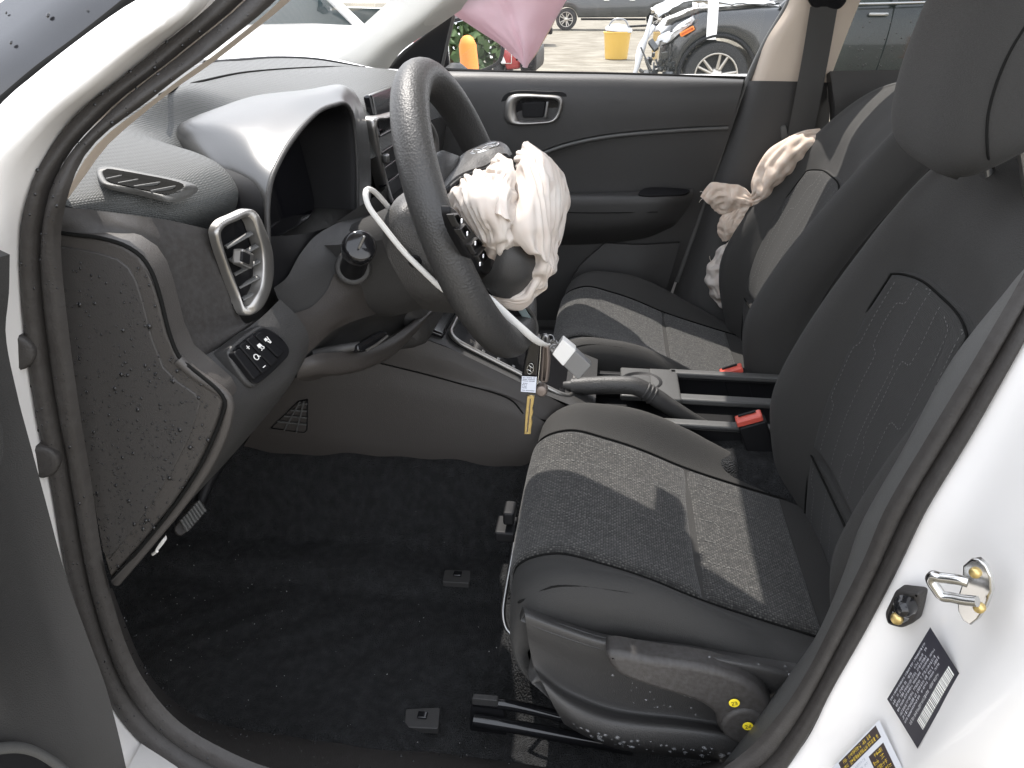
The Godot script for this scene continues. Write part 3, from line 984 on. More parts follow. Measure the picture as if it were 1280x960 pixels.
func quad(a: Vector3, b: Vector3, c: Vector3, d: Vector3) -> Shape:   # a top left, b top right, c bottom right, d bottom left
	var s := Shape.new()
	var nn := (d - a).cross(b - a).normalized()
	s.vert(a, nn, Vector2(0, 0))
	s.vert(b, nn, Vector2(1, 0))
	s.vert(c, nn, Vector2(1, 1))
	s.vert(d, nn, Vector2(0, 1))
	s.tri(0, 3, 2)
	s.tri(0, 2, 1)
	return s


func labels(t: Node3D) -> void:
	var r := RandomNumberGenerator.new()
	r.seed = 4
	var im := Image.create(640, 400, false, Image.FORMAT_RGB8)
	im.fill(Color(0.13, 0.13, 0.17))
	for k in 7:
		print_rows(im, 24, 22 + k * 31, 500 + r.randi() % 110, 0, Color(0.72, 0.72, 0.74), 20 if k % 3 else 16, r)
	print_rows(im, 60, 246, 520, 0, Color(0.75, 0.75, 0.75), 22, r)
	im.fill_rect(Rect2i(130, 292, 470, 74), Color(0.88, 0.88, 0.86))
	var x := 136
	while x < 592:
		var w := 3 + r.randi() % 6
		im.fill_rect(Rect2i(x, 292, w, 74), Color(0.3, 0.3, 0.3))
		x += w + 4 + r.randi() % 8
	var m := mat(Color.WHITE, 0.3, {"tex": ImageTexture.create_from_image(im)})
	# the black plate runs up the jamb; its rows of print run along its long side
	part("identification_label", quad(v(0.2798,0.6273,0.76), v(0.2946,0.7203,0.764), v(0.3131,0.6983,0.793), v(0.2991,0.6081,0.795)), m, t, "black rectangular label with rows of small print and a barcode")
	var i2 := Image.create(512, 384, false, Image.FORMAT_RGB8)
	i2.fill(Color(0.8, 0.81, 0.83))
	i2.fill_rect(Rect2i(70, 10, 400, 84), Color(0.2, 0.16, 0.16))
	print_rows(i2, 110, 20, 440, 0, Color(0.86, 0.74, 0.2), 26, r)
	print_rows(i2, 84, 58, 470, 0, Color(0.86, 0.74, 0.2), 26, r)
	for k in 4:
		print_rows(i2, 90, 112 + k * 34, 300, 0, Color(0.62, 0.64, 0.68), 20, r)
	i2.fill_rect(Rect2i(316, 130, 150, 220), Color(0.2, 0.16, 0.16))
	for k in 5:
		print_rows(i2, 326, 140 + k * 40, 460, 0, Color(0.86, 0.74, 0.2), 26, r)
	var m2 := mat(Color.WHITE, 0.35, {"tex": ImageTexture.create_from_image(i2)})
	part("tyre_label", quad(v(0.2543,0.5136,0.748), v(0.2784,0.5999,0.76), v(0.2959,0.575,0.796), v(0.2751,0.4894,0.788)), m2, t, "pale label with yellow print on dark bands")


# ------------------------------------------------------------------------------------------------- carpet

func carpet_height(x: float, z: float) -> float:
	var y := 0.30
	y += 0.13 * smoothstep(0.245, 0.15, z)                                  # up to the console
	y += 0.030 * smoothstep(0.33, 0.30, z) * smoothstep(-0.9, -0.7, x)      # a shallow ledge before it
	y += 0.34 * smoothstep(-0.76, -1.05, x)                                 # toe board
	y += 0.05 * smoothstep(-0.13, -0.06, x) * smoothstep(0.50, 0.44, z)     # seat cross member
	y -= 0.045 * smoothstep(0.42, 0.52, z) * smoothstep(-0.25, -0.15, x)
	y += 0.012 * smoothstep(0.55, 0.64, z)
	y += 0.004 * sin(x * 17 + z * 9) + 0.003 * sin(x * 31 - z * 23) + 0.0022 * sin(x * 63 + z * 41 + sin(z * 29) * 2.0)
	return y


func floor_carpet() -> void:
	var g := []
	for j in 110:
		var row := []
		for k in 220:
			var x := lerpf(-1.08, 0.62, k / 219.0)
			var z := lerpf(0.70, 0.08, j / 109.0)
			row.append(v(x, carpet_height(x, z), z))
		g.append(row)
	var t := thing("floor_carpet", "black carpet over the driver's footwell floor, dusty with small crumbs", "carpet", v(-0.4, 0.3, 0.4))
	part("pile", Shape.new().grid(g), M.carpet, t)
	var far := []
	for j in 20:
		var row := []
		for k in 40:
			var x := lerpf(-1.08, 1.3, k / 39.0)
			row.append(v(x, carpet_height(x, 0.3) , lerpf(-0.1, -0.7, j / 19.0)))
		far.append(row)
	part("far_pile", Shape.new().grid(far), M.carpet, t)
	# two mat anchors
	for base in [[v(-0.2432,0.303,0.5548), v(-0.1954,0.303,0.5461), v(-0.1902,0.303,0.5819), v(-0.2378,0.303,0.5851)], [v(-0.2403,0.329,0.2859), v(-0.1951,0.329,0.2824), v(-0.1923,0.329,0.3145), v(-0.2382,0.329,0.3162)]]:
		var clip := part("mat_anchor", plate(rounded(base, 0.004), Vector3.UP, 0.01, 0.0015), M.plastic, t)
		var mid: Vector3 = (base[0] + base[2]) / 2
		part("anchor_stud", box(mid + v(0.0, 0.001, -0.004), v(0.014, 0.005, 0.010), 0.002), M.gloss, clip)
	# crumbs of glass and dust
	var s := Shape.new()
	var r := RandomNumberGenerator.new()
	r.seed = 21
	for k in 150:
		var x := lerpf(-0.85, -0.12, r.randf())
		var z := lerpf(0.2, 0.62, sqrt(r.randf()))
		if k < 60:
			x = -0.72 + r.randf() * 0.25
			z = 0.25 + r.randf() * 0.25
		var size := 0.0003 + 0.0006 * pow(r.randf(), 4.0)
		if r.randf() < 0.04:
			size *= 2.2
		s.add(box(v(x, carpet_height(x, z) + size * 0.6, z), v(size * 2, size * 1.4, size * 1.5), size * 0.3, Basis.from_euler(v(r.randf() * 3, r.randf() * 3, r.randf() * 3))))
	stuff(part("crumbs", s, M.crumb, t))


# ------------------------------------------------------------------------------------------------- driver's door

func driver_door() -> void:
	var t := thing("driver_door", "open driver's door seen from its inner side, dark grey padded panel", "car door", v(-0.48, 0.3, 0.85))
	var rows := [
		[v(-0.4337,1.0327,0.8), v(-0.4391,1.0314,0.81), v(-0.4254,1.0447,0.86), v(-0.3542,1.0812,0.98), v(-0.635,1.081,1.25), v(-0.74,1.081,1.75)],
		[v(-0.4437,1.0031,0.8), v(-0.4496,1.0033,0.81), v(-0.4344,1.0191,0.86), v(-0.3612,1.0643,0.98), v(-0.635,1.064,1.25), v(-0.74,1.064,1.75)],
		[v(-0.458,0.9664,0.8), v(-0.4628,0.9671,0.81), v(-0.4462,0.9862,0.86), v(-0.3722,1.0375,0.98), v(-0.635,1.037,1.25), v(-0.74,1.037,1.75)],
		[v(-0.4648,0.9098,0.8), v(-0.4681,0.9138,0.815), v(-0.4476,0.941,0.87), v(-0.3713,1.0053,0.99), v(-0.635,1.005,1.25), v(-0.74,1.005,1.75)],
		[v(-0.4667,0.8759,0.8), v(-0.4718,0.8805,0.815), v(-0.453,0.9075,0.87), v(-0.3815,0.98,0.99), v(-0.635,0.98,1.25), v(-0.74,0.98,1.75)],
		[v(-0.4702,0.8097,0.8), v(-0.4762,0.8155,0.815), v(-0.4594,0.85,0.87), v(-0.3994,0.9361,0.99), v(-0.635,0.936,1.25), v(-0.74,0.936,1.75)],
		[v(-0.4746,0.7238,0.8), v(-0.4825,0.7312,0.815), v(-0.4706,0.774,0.87), v(-0.4162,0.8815,0.99), v(-0.635,0.882,1.25), v(-0.74,0.882,1.75)],
		[v(-0.4733,0.6633,0.8), v(-0.4834,0.6696,0.815), v(-0.4743,0.7171,0.87), v(-0.4294,0.8345,0.99), v(-0.635,0.834,1.25), v(-0.74,0.834,1.75)],
		[v(-0.4707,0.5895,0.8), v(-0.482,0.5968,0.815), v(-0.4854,0.6438,0.865), v(-0.4583,0.7692,0.98), v(-0.635,0.769,1.25), v(-0.74,0.769,1.75)],
		[v(-0.4721,0.5497,0.8), v(-0.4848,0.5539,0.815), v(-0.4901,0.602,0.865), v(-0.4793,0.722,0.97), v(-0.635,0.722,1.25), v(-0.74,0.722,1.75)],
		[v(-0.4756,0.4954,0.8), v(-0.4901,0.4999,0.815), v(-0.4967,0.5519,0.865), v(-0.4864,0.6863,0.97), v(-0.635,0.686,1.25), v(-0.74,0.686,1.75)],
		[v(-0.4843,0.3965,0.8), v(-0.5002,0.4018,0.815), v(-0.5148,0.4597,0.865), v(-0.5095,0.6067,0.97), v(-0.635,0.607,1.25), v(-0.74,0.607,1.75)]]
	part("door_panel", slab(sheet(rows, 50, 60), 0.05), M.plastic, t)
	part("outer_skin", slab(sheet([[v(-0.52,1.04,0.86), v(-0.6,1.03,1.06), v(-0.72,1.03,1.32), v(-0.8,1.03,1.75)], [v(-0.54,0.7,0.9), v(-0.62,0.7,1.08), v(-0.74,0.7,1.34), v(-0.83,0.7,1.75)], [v(-0.52,0.4,0.9), v(-0.6,0.4,1.06), v(-0.72,0.4,1.32), v(-0.8,0.4,1.75)]], 20, 12), 0.004), M.white_paint, t)
	part("pocket_rim", tube([v(-0.4709,0.6725,0.947), v(-0.4731,0.6462,0.92), v(-0.4782,0.6176,0.898), v(-0.4829,0.5845,0.88), v(-0.4862,0.542,0.863), v(-0.4889,0.4742,0.846)], 0.005, 8, 40), M.grey_trim, t)
	part("pocket", Shape.new().grid(sheet([[v(-0.4672,0.676,0.95), v(-0.47,0.6486,0.923), v(-0.4753,0.6198,0.901), v(-0.4801,0.5867,0.883), v(-0.4849,0.545,0.866)], [v(-0.4756,0.6278,0.96), v(-0.4792,0.5913,0.935), v(-0.4827,0.5619,0.915), v(-0.4873,0.5396,0.9), v(-0.4926,0.5171,0.885)]], 16, 8)), M.dark, t)
	part("speaker_cover", plate(rounded([v(-0.4259,0.9504,0.885), v(-0.4379,0.9307,0.852), v(-0.4402,0.9156,0.847), v(-0.4458,0.8965,0.845), v(-0.4518,0.8793,0.847), v(-0.453,0.873,0.86), v(-0.4479,0.8865,0.885)], 0.01), v(.4, 0, .9), 0.006, 0.003), M.insert_back, t)


# ------------------------------------------------------------------------------------------------- dashboard

func ring(outer: Array, inner: Array, rise: Vector3, sink: Vector3, n := 72) -> Shape:   # a raised frame between two outlines
	var a := curve(outer, n, true)
	var b := curve(inner, n, true)
	var g := []
	for f in [[-0.03, -1.6], [0.0, -0.2], [0.0, 0.3], [0.14, 0.8], [0.4, 1.0], [0.75, 0.85], [0.95, 0.45], [1.0, 0.0]]:
		var row := []
		for k in n:
			row.append(a[k].lerp(b[k], f[0]) + rise * f[1])
		g.append(row)
	var last := []
	for k in n:
		last.append(b[k] + sink)
	g.append(last)
	return Shape.new().grid(g, true)


func dashboard() -> void:
	var t := thing("dashboard", "black dashboard with textured top pad, air vents and instrument hood", "dashboard", v(-0.45, 0.5, 0))
	# top pad, from the windscreen over the front edge and down the face
	var top := [
		[v(-0.55,1.05,0.705), v(-0.6,1.085,0.6), v(-0.6598,1.1086,0.02), v(-0.6785,1.1024,-0.15), v(-0.6848,1.0942,-0.35), v(-0.6543,1.0803,-0.5), v(-0.601,1.0555,-0.62), v(-0.56,1.0381,-0.665)],
		[v(-0.52,1.05,0.7), v(-0.555,1.075,0.56), v(-0.5471,1.0997,0.33), v(-0.5777,1.0975,0.19), v(-0.5948,1.0944,0), v(-0.5831,1.0803,-0.3), v(-0.5584,1.0648,-0.52), v(-0.5592,1.0312,-0.66)],
		[v(-0.49,1.045,0.69), v(-0.5,1.065,0.58), v(-0.5,1.07,0.51), v(-0.52,1.065,0.44), v(-0.52,1.065,0.25), v(-0.5,1.07,0.1), v(-0.49,1.07,0), v(-0.49,1.07,-0.25), v(-0.48,1.06,-0.5), v(-0.47,1.03,-0.67)],
		[v(-0.465,1.035,0.675), v(-0.425,1.044,0.61), v(-0.415,1.05,0.515), v(-0.49,1.035,0.44), v(-0.49,1.035,0.25), v(-0.42,1.05,0.12), v(-0.42,1.055,0), v(-0.43,1.05,-0.25), v(-0.43,1.04,-0.5), v(-0.42,1,-0.67)],
		[v(-0.465,1.015,0.668), v(-0.402,1.018,0.607), v(-0.388,1.02,0.52), v(-0.49,1,0.44), v(-0.49,1,0.25), v(-0.385,1.02,0.12), v(-0.385,1.03,0), v(-0.395,1.025,-0.25), v(-0.4,1.01,-0.5), v(-0.4,0.98,-0.67)],
		[v(-0.48,0.99,0.66), v(-0.425,0.985,0.6), v(-0.402,0.985,0.52), v(-0.49,0.97,0.44), v(-0.49,0.97,0.25), v(-0.37,0.98,0.12), v(-0.37,0.98,0), v(-0.385,0.97,-0.25), v(-0.395,0.96,-0.5), v(-0.4,0.94,-0.67)]]
	part("top_pad", Shape.new().grid(sheet(top, 90, 60)), M.dash, t)
	# the seam and strip in front of the windscreen
	part("defroster_seam", tube([v(-0.5258,1.1005,0.4), v(-0.5471,1.0997,0.33), v(-0.5777,1.0975,0.19), v(-0.5948,1.0944,0), v(-0.5831,1.0803,-0.3), v(-0.5583,1.0656,-0.52)], 0.0022, 6, 60), M.seam, t)
	# smooth rounded end of the dash below the pad
	var end := [
		[v(-0.4599,1.0447,0.705), v(-0.4423,1.0389,0.69), v(-0.4231,1.0291,0.665), v(-0.4005,1.0163,0.635), v(-0.3809,1.0008,0.606)],
		[v(-0.4594,1.0339,0.708), v(-0.4391,1.0283,0.697), v(-0.414,1.0184,0.678), v(-0.394,0.995,0.645), v(-0.3764,0.9664,0.606)],
		[v(-0.4618,1.0228,0.708), v(-0.4356,1.0173,0.7), v(-0.4115,0.9991,0.686), v(-0.3933,0.9686,0.652), v(-0.3732,0.9426,0.604)],
		[v(-0.4089,1.0126,0.707), v(-0.396,0.9956,0.701), v(-0.3911,0.9649,0.686), v(-0.3835,0.9371,0.652), v(-0.3692,0.9162,0.602)],
		[v(-0.3872,0.9875,0.708), v(-0.387,0.9555,0.701), v(-0.3859,0.9299,0.685), v(-0.3779,0.9093,0.646), v(-0.3649,0.9008,0.598)],
		[v(-0.3821,0.9474,0.709), v(-0.3828,0.9202,0.703), v(-0.3794,0.9073,0.688), v(-0.3721,0.899,0.645), v(-0.3598,0.9004,0.592)],
		[v(-0.3836,0.9147,0.705), v(-0.383,0.9044,0.7), v(-0.3782,0.8976,0.688), v(-0.3725,0.8916,0.64), v(-0.3565,0.8994,0.58)]]
	part("rounded_end", Shape.new().grid(sheet(end, 40, 50)), M.dash_end, t)
	# face from the vent to the middle of the car
	var face := [[v(-0.402,0.99,0.625), v(-0.402,0.99,0.52), v(-0.48,0.97,0.44), v(-0.48,0.97,0.25), v(-0.378,0.985,0.12), v(-0.375,0.98,0), v(-0.39,0.97,-0.25), v(-0.4,0.95,-0.66)], [v(-0.388,0.89,0.625), v(-0.388,0.885,0.54), v(-0.4,0.88,0.42), v(-0.41,0.87,0.3), v(-0.41,0.87,0.15), v(-0.41,0.86,0), v(-0.42,0.85,-0.25), v(-0.42,0.85,-0.66)], [v(-0.41,0.79,0.625), v(-0.43,0.77,0.5), v(-0.45,0.76,0.42), v(-0.46,0.74,0.3), v(-0.45,0.72,0.15), v(-0.44,0.7,0), v(-0.47,0.7,-0.25), v(-0.48,0.7,-0.66)]]
	part("face", Shape.new().grid(sheet(face, 50, 24)), M.plastic, t)
	part("underside", Shape.new().grid(sheet([[v(-0.43,0.78,0.69), v(-0.45,0.75,0.3), v(-0.46,0.72,-0.66)], [v(-0.7,0.72,0.69), v(-0.7,0.7,0.3), v(-0.7,0.7,-0.66)], [v(-1.1,0.75,0.69), v(-1.1,0.75,0.3), v(-1.1,0.75,-0.66)]], 20, 10)), M.dark, t)
	side_vent(t)
	top_vent(t)
	cluster(t)
	lower_dash(t)
	switch_panel(t)
	end_cap(t)
	center_stack(t)


func side_vent(t: Node3D) -> void:
	var outer := [v(-0.37,1.0017,0.6195), v(-0.368,1.0099,0.609), v(-0.36,1.0133,0.5938), v(-0.352,1.0152,0.5781), v(-0.347,1.01,0.5725), v(-0.345,0.9916,0.5641), v(-0.345,0.9669,0.5543), v(-0.345,0.9438,0.5582), v(-0.345,0.9266,0.5747), v(-0.348,0.916,0.5918), v(-0.355,0.9126,0.6044), v(-0.36,0.9152,0.6094), v(-0.366,0.932,0.6069), v(-0.37,0.9616,0.6107)]
	var inner := [v(-0.368,0.9978,0.6135), v(-0.366,1.004,0.607), v(-0.359,1.0068,0.593), v(-0.353,1.0082,0.5821), v(-0.349,1.0037,0.5797), v(-0.347,0.9902,0.5776), v(-0.347,0.9706,0.5728), v(-0.347,0.9502,0.578), v(-0.348,0.9374,0.5862), v(-0.35,0.9304,0.5959), v(-0.355,0.923,0.6045), v(-0.36,0.9235,0.6064), v(-0.364,0.9377,0.6036), v(-0.368,0.966,0.6063)]
	var f := part("side_vent", ring(outer, inner, v(0.0035, 0, 0.0005), v(-0.010, 0, 0)), M.satin, t)
	part("throat", Shape.new().face(curve(moved(inner, v(-0.0115, 0, 0)), 40, true), Vector3.RIGHT), M.dark, f)
	var sl := [[v(-0.368,0.9835,0.6051), v(-0.352,0.9913,0.5792)], [v(-0.368,0.9687,0.6018), v(-0.35,0.9771,0.5754)], [v(-0.368,0.9535,0.5984), v(-0.35,0.9611,0.5751)], [v(-0.366,0.9395,0.5968), v(-0.351,0.9456,0.5803)], [v(-0.362,0.9281,0.6004), v(-0.354,0.9315,0.5922)]]
	for q in sl:
		var a: Vector3 = q[0]
		var b: Vector3 = q[1]
		part("slat", tube([a, b], 0.0034, 8, 0, false, 0.45, v(0.35, 0.94, 0)), M.grey_trim, f)
	part("slat_knob", box(v(-0.354,0.9718,0.6022), v(0.012, 0.016, 0.022), 0.003, Basis(Vector3.RIGHT, -0.5)), M.satin, f)
	part("knob_face", box(v(-0.348,0.9749,0.6089), v(0.003, 0.010, 0.016), 0.001, Basis(Vector3.RIGHT, -0.5)), M.dark, f)


func top_vent(t: Node3D) -> void:
	var outer := [v(-0.4719,1.0585,0.6237), v(-0.4739,1.0595,0.6138), v(-0.4635,1.0595,0.6125), v(-0.4336,1.0535,0.6085), v(-0.4026,1.0465,0.6033), v(-0.3903,1.0405,0.5983), v(-0.3909,1.0365,0.6079), v(-0.396,1.0345,0.6262), v(-0.3989,1.0375,0.6397), v(-0.428,1.0435,0.6408), v(-0.449,1.0505,0.6492), v(-0.4616,1.0545,0.6389)]
	var inner := [v(-0.4648,1.0575,0.6252), v(-0.4623,1.0585,0.6225), v(-0.4552,1.0575,0.6203), v(-0.427,1.0525,0.6175), v(-0.4002,1.0465,0.6138), v(-0.3924,1.0435,0.6162), v(-0.395,1.0405,0.6198), v(-0.3981,1.0395,0.629), v(-0.4013,1.0405,0.6371), v(-0.4251,1.0455,0.6397), v(-0.4477,1.0515,0.6436), v(-0.4579,1.0545,0.6349)]
	var f := part("defroster_vent", ring(outer, inner, v(0.0003, 0.0014, 0.0004), v(0, -0.0006, 0)), M.grey_trim, t)
	part("throat", Shape.new().face(curve(moved(inner, v(0, 0.0016, 0)), 40, true), Vector3.UP), M.seam, f)
	for q in [[v(-0.4528,1.053,0.641), v(-0.4447,1.055,0.6175)], [v(-0.442,1.049,0.6412), v(-0.4284,1.052,0.6152)], [v(-0.4284,1.046,0.6391), v(-0.4116,1.049,0.6165)], [v(-0.4123,1.043,0.6399), v(-0.3975,1.045,0.6134)]]:
		var a: Vector3 = q[0]
		var b: Vector3 = q[1]
		part("fin", box((a + b) / 2 - v(0, 0.0006, 0), v(a.distance_to(b), 0.004, 0.0016), 0.0008, Basis(Vector3.UP, -atan2(b.z - a.z, b.x - a.x))), M.grey_trim, f)


func cluster(t: Node3D) -> void:
	var base := [v(-0.3585,0.9782,0.535), v(-0.382,0.9976,0.505), v(-0.4345,1.0316,0.475), v(-0.504,1.0546,0.41), v(-0.5158,1.0633,0.396), v(-0.5184,1.0685,0.29), v(-0.5118,1.071,0.195), v(-0.4777,1.068,0.09), v(-0.4438,1.0658,-0.02), v(-0.375,1.0474,0.1), v(-0.3617,0.9816,0.13), v(-0.3612,0.9127,0.16)]
	var lip := [v(-0.352,0.9723,0.5441), v(-0.352,1.004,0.5351), v(-0.352,1.0286,0.5181), v(-0.352,1.043,0.4938), v(-0.352,1.0566,0.4599), v(-0.352,1.0712,0.4063), v(-0.352,1.0801,0.3495), v(-0.352,1.0805,0.2959), v(-0.352,1.0764,0.2515), v(-0.352,1.0559,0.2263), v(-0.352,0.9989,0.2251), v(-0.352,0.9327,0.2411)]
	var n := base.size()
	var skirt := []
	for q in base:
		skirt.append(q + v(-0.004, -0.05, 0))
	var mid1 := []
	var mid2 := []
	for k in n:
		var lift := 0.012 if k > 2 and k < 9 else 0.004
		mid1.append(base[k].lerp(lip[k], 0.33) + v(0, lift, 0))
		mid2.append(base[k].lerp(lip[k], 0.7) + v(0, lift, 0))
	part("instrument_hood", Shape.new().grid(sheet([skirt, base, mid1, mid2, lip], 70, 40)), M.hood, t)
	var inside := []
	for q in [[1.0, 0.0], [0.975, -0.004], [0.95, -0.03], [0.88, -0.10]]:
		var row := []
		var c := v(-0.352, 0.96, 0.36)
		for p in lip:
			row.append(c + (p - c) * q[0] + v(q[1], 0, 0))
		inside.append(row)
	part("hood_lining", Shape.new().grid(sheet(inside, 60, 20)), M.dark, t)
	part("hood_lip", tube(lip, 0.003, 6, 70), M.plastic, t)
	var lens := []
	for p in lip:
		var c := v(-0.352, 0.96, 0.36)
		lens.append(c + (p - c) * 0.86 + v(-0.06 - (p.y - 0.95) * 0.15, 0, 0))
	lens.append(lens[11] * 0.65 + lens[0] * 0.35 + v(0, -0.02, 0))
	lens.append(lens[11] * 0.3 + lens[0] * 0.7 + v(0, -0.02, 0))
	part("instrument_lens", plate(curve(lens, 50, true), Vector3.RIGHT, 0.01, 0.002), M.lens, t)
	# dark dished floor below the instruments
	part("cluster_floor", Shape.new().grid(sheet([[v(-0.3596,0.9733,0.53), v(-0.3625,0.9465,0.42), v(-0.3574,0.9323,0.32), v(-0.3512,0.9324,0.24)], [v(-0.3598,0.9476,0.53), v(-0.357,0.9328,0.46), v(-0.3616,0.9339,0.37), v(-0.3429,0.9308,0.26)], [v(-0.36,0.9146,0.53), v(-0.3591,0.9162,0.49), v(-0.3636,0.9255,0.44), v(-0.3616,0.9339,0.37)]], 24, 16)), M.dark, t)
	part("cluster_scoop", Shape.new().grid(sheet([[v(-0.3575,0.9174,0.535), v(-0.3557,0.9187,0.5), v(-0.3551,0.9319,0.46), v(-0.3521,0.9414,0.4), v(-0.3344,0.9417,0.32), v(-0.3024,0.9412,0.27)], [v(-0.3548,0.8989,0.53), v(-0.3447,0.9083,0.485), v(-0.3349,0.9188,0.45), v(-0.3237,0.927,0.41), v(-0.3067,0.934,0.36), v(-0.2878,0.9381,0.3)], [v(-0.3486,0.8781,0.515), v(-0.3348,0.8792,0.485), v(-0.3247,0.8906,0.46), v(-0.3188,0.9062,0.44), v(-0.3007,0.9229,0.4), v(-0.2751,0.9349,0.34)]], 30, 16)), M.plastic, t)


func lower_dash(t: Node3D) -> void:
	# knee panel round the steering column
	var knee := [
		[v(-0.3461,0.8821,0.52), v(-0.3348,0.8801,0.49), v(-0.3249,0.8904,0.465), v(-0.318,0.9079,0.445), v(-0.2987,0.923,0.4), v(-0.2697,0.933,0.32)],
		[v(-0.3417,0.8726,0.52), v(-0.3262,0.8705,0.49), v(-0.3115,0.875,0.46), v(-0.2951,0.8834,0.43), v(-0.2764,0.8797,0.37), v(-0.2547,0.8619,0.26)],
		[v(-0.3402,0.8549,0.52), v(-0.324,0.8555,0.49), v(-0.308,0.8557,0.455), v(-0.2937,0.8508,0.41), v(-0.2738,0.8333,0.33), v(-0.2419,0.8098,0.22)],
		[v(-0.3409,0.8269,0.525), v(-0.3317,0.8347,0.5), v(-0.3182,0.8425,0.465), v(-0.2969,0.8404,0.42), v(-0.2777,0.8205,0.34), v(-0.2517,0.7774,0.21)]]
	part("knee_panel", Shape.new().grid(sheet(knee, 50, 30)), M.knee, t)
	# release-lever recess and the lip below it
	var recess := [
		[v(-0.3409,0.8269,0.525), v(-0.3317,0.8347,0.5), v(-0.3182,0.8425,0.465), v(-0.2969,0.8404,0.42), v(-0.2777,0.8205,0.34), v(-0.2632,0.778,0.22)],
		[v(-0.3521,0.8089,0.48), v(-0.3435,0.8101,0.455), v(-0.3291,0.8156,0.425), v(-0.3115,0.8115,0.38), v(-0.293,0.7962,0.31), v(-0.2734,0.7698,0.21)],
		[v(-0.3523,0.8067,0.48), v(-0.3447,0.8002,0.455), v(-0.3282,0.7933,0.425), v(-0.3141,0.7811,0.38), v(-0.295,0.7691,0.31), v(-0.2736,0.7671,0.21)],
		[v(-0.3402,0.8249,0.525), v(-0.33,0.8256,0.505), v(-0.3135,0.8163,0.475), v(-0.2956,0.8039,0.435), v(-0.283,0.7865,0.35), v(-0.266,0.7765,0.23)]]
	part("lever_recess", Shape.new().grid(sheet(recess, 40, 24)), M.plastic, t)
	var lip := [
		[v(-0.3409,0.8269,0.525), v(-0.3298,0.8267,0.505), v(-0.3135,0.8163,0.475), v(-0.2988,0.8026,0.435), v(-0.2855,0.784,0.35), v(-0.2633,0.7754,0.22)],
		[v(-0.3441,0.8167,0.53), v(-0.3271,0.8189,0.515), v(-0.3111,0.8081,0.485), v(-0.2943,0.7963,0.445), v(-0.2787,0.7779,0.36), v(-0.2546,0.7758,0.22)],
		[v(-0.3499,0.8015,0.525), v(-0.331,0.8017,0.51), v(-0.3147,0.7894,0.48), v(-0.2952,0.7793,0.44), v(-0.2788,0.7636,0.355), v(-0.256,0.7686,0.215)],
		[v(-0.3593,0.767,0.46), v(-0.3454,0.765,0.44), v(-0.3312,0.7585,0.42), v(-0.3124,0.7537,0.39), v(-0.2941,0.7434,0.32), v(-0.2649,0.7636,0.21)]]
	part("lower_lip", Shape.new().grid(sheet(lip, 40, 20)), M.knee, t)
	var lever := part("release_lever", plate(rounded([v(-0.294,0.8226,0.465), v(-0.2726,0.8273,0.425), v(-0.2661,0.8212,0.42), v(-0.2682,0.8166,0.425), v(-0.2857,0.812,0.462), v(-0.2927,0.8154,0.468)], 0.004), v(.6, .5, .6), 0.012, 0.003), M.gloss, t)
	part("lever_edge", tube([v(-0.2808,0.818,0.47), v(-0.2729,0.8193,0.455), v(-0.2654,0.821,0.43)], 0.0018, 6, 12), M.satin, lever)
	part("recess_bar", tube([v(-0.34,0.8228,0.5), v(-0.3192,0.817,0.47), v(-0.2935,0.8172,0.455)], 0.006, 8, 14), M.plastic, t)
	# lower corner below the switches, running down to the footwell
	var low := [
		[v(-0.3832,0.9104,0.706), v(-0.3763,0.8993,0.688), v(-0.3695,0.8948,0.645), v(-0.3515,0.9036,0.59), v(-0.3451,0.9104,0.55)],
		[v(-0.3752,0.8965,0.703), v(-0.3653,0.8863,0.68), v(-0.3532,0.8874,0.64), v(-0.3382,0.8896,0.585), v(-0.33,0.8888,0.545)],
		[v(-0.3563,0.8814,0.7), v(-0.3479,0.8713,0.675), v(-0.3397,0.8624,0.632), v(-0.329,0.8621,0.58), v(-0.3223,0.8623,0.54)],
		[v(-0.3459,0.866,0.698), v(-0.3421,0.8471,0.668), v(-0.3357,0.8344,0.625), v(-0.3294,0.8315,0.58), v(-0.334,0.8291,0.54)],
		[v(-0.3532,0.8336,0.698), v(-0.3551,0.8095,0.664), v(-0.3625,0.7915,0.625), v(-0.3699,0.7786,0.585), v(-0.3741,0.7728,0.55)],
		[v(-0.3693,0.8022,0.7), v(-0.3761,0.7803,0.67), v(-0.3863,0.7629,0.64), v(-0.3952,0.7499,0.61), v(-0.4047,0.7417,0.58)],
		[v(-0.3889,0.7721,0.702), v(-0.3942,0.7585,0.685), v(-0.4023,0.7455,0.665), v(-0.4107,0.7346,0.645), v(-0.4213,0.7237,0.62)],
		[v(-0.4087,0.7461,0.703), v(-0.4125,0.7368,0.693), v(-0.4164,0.7304,0.683), v(-0.4213,0.7253,0.672), v(-0.4258,0.7207,0.66)]]
	part("lower_corner", Shape.new().grid(sheet(low, 40, 60)), M.plastic, t)
	part("corner_edge", tube([v(-0.377,0.9092,0.708), v(-0.3662,0.8952,0.706), v(-0.3498,0.8805,0.704), v(-0.3406,0.8676,0.702), v(-0.3422,0.8539,0.702), v(-0.3544,0.8252,0.702), v(-0.3765,0.789,0.702), v(-0.4116,0.7432,0.702), v(-0.4577,0.6898,0.704), v(-0.5038,0.6378,0.708)], 0.0055, 8, 70), M.side_rim, t)


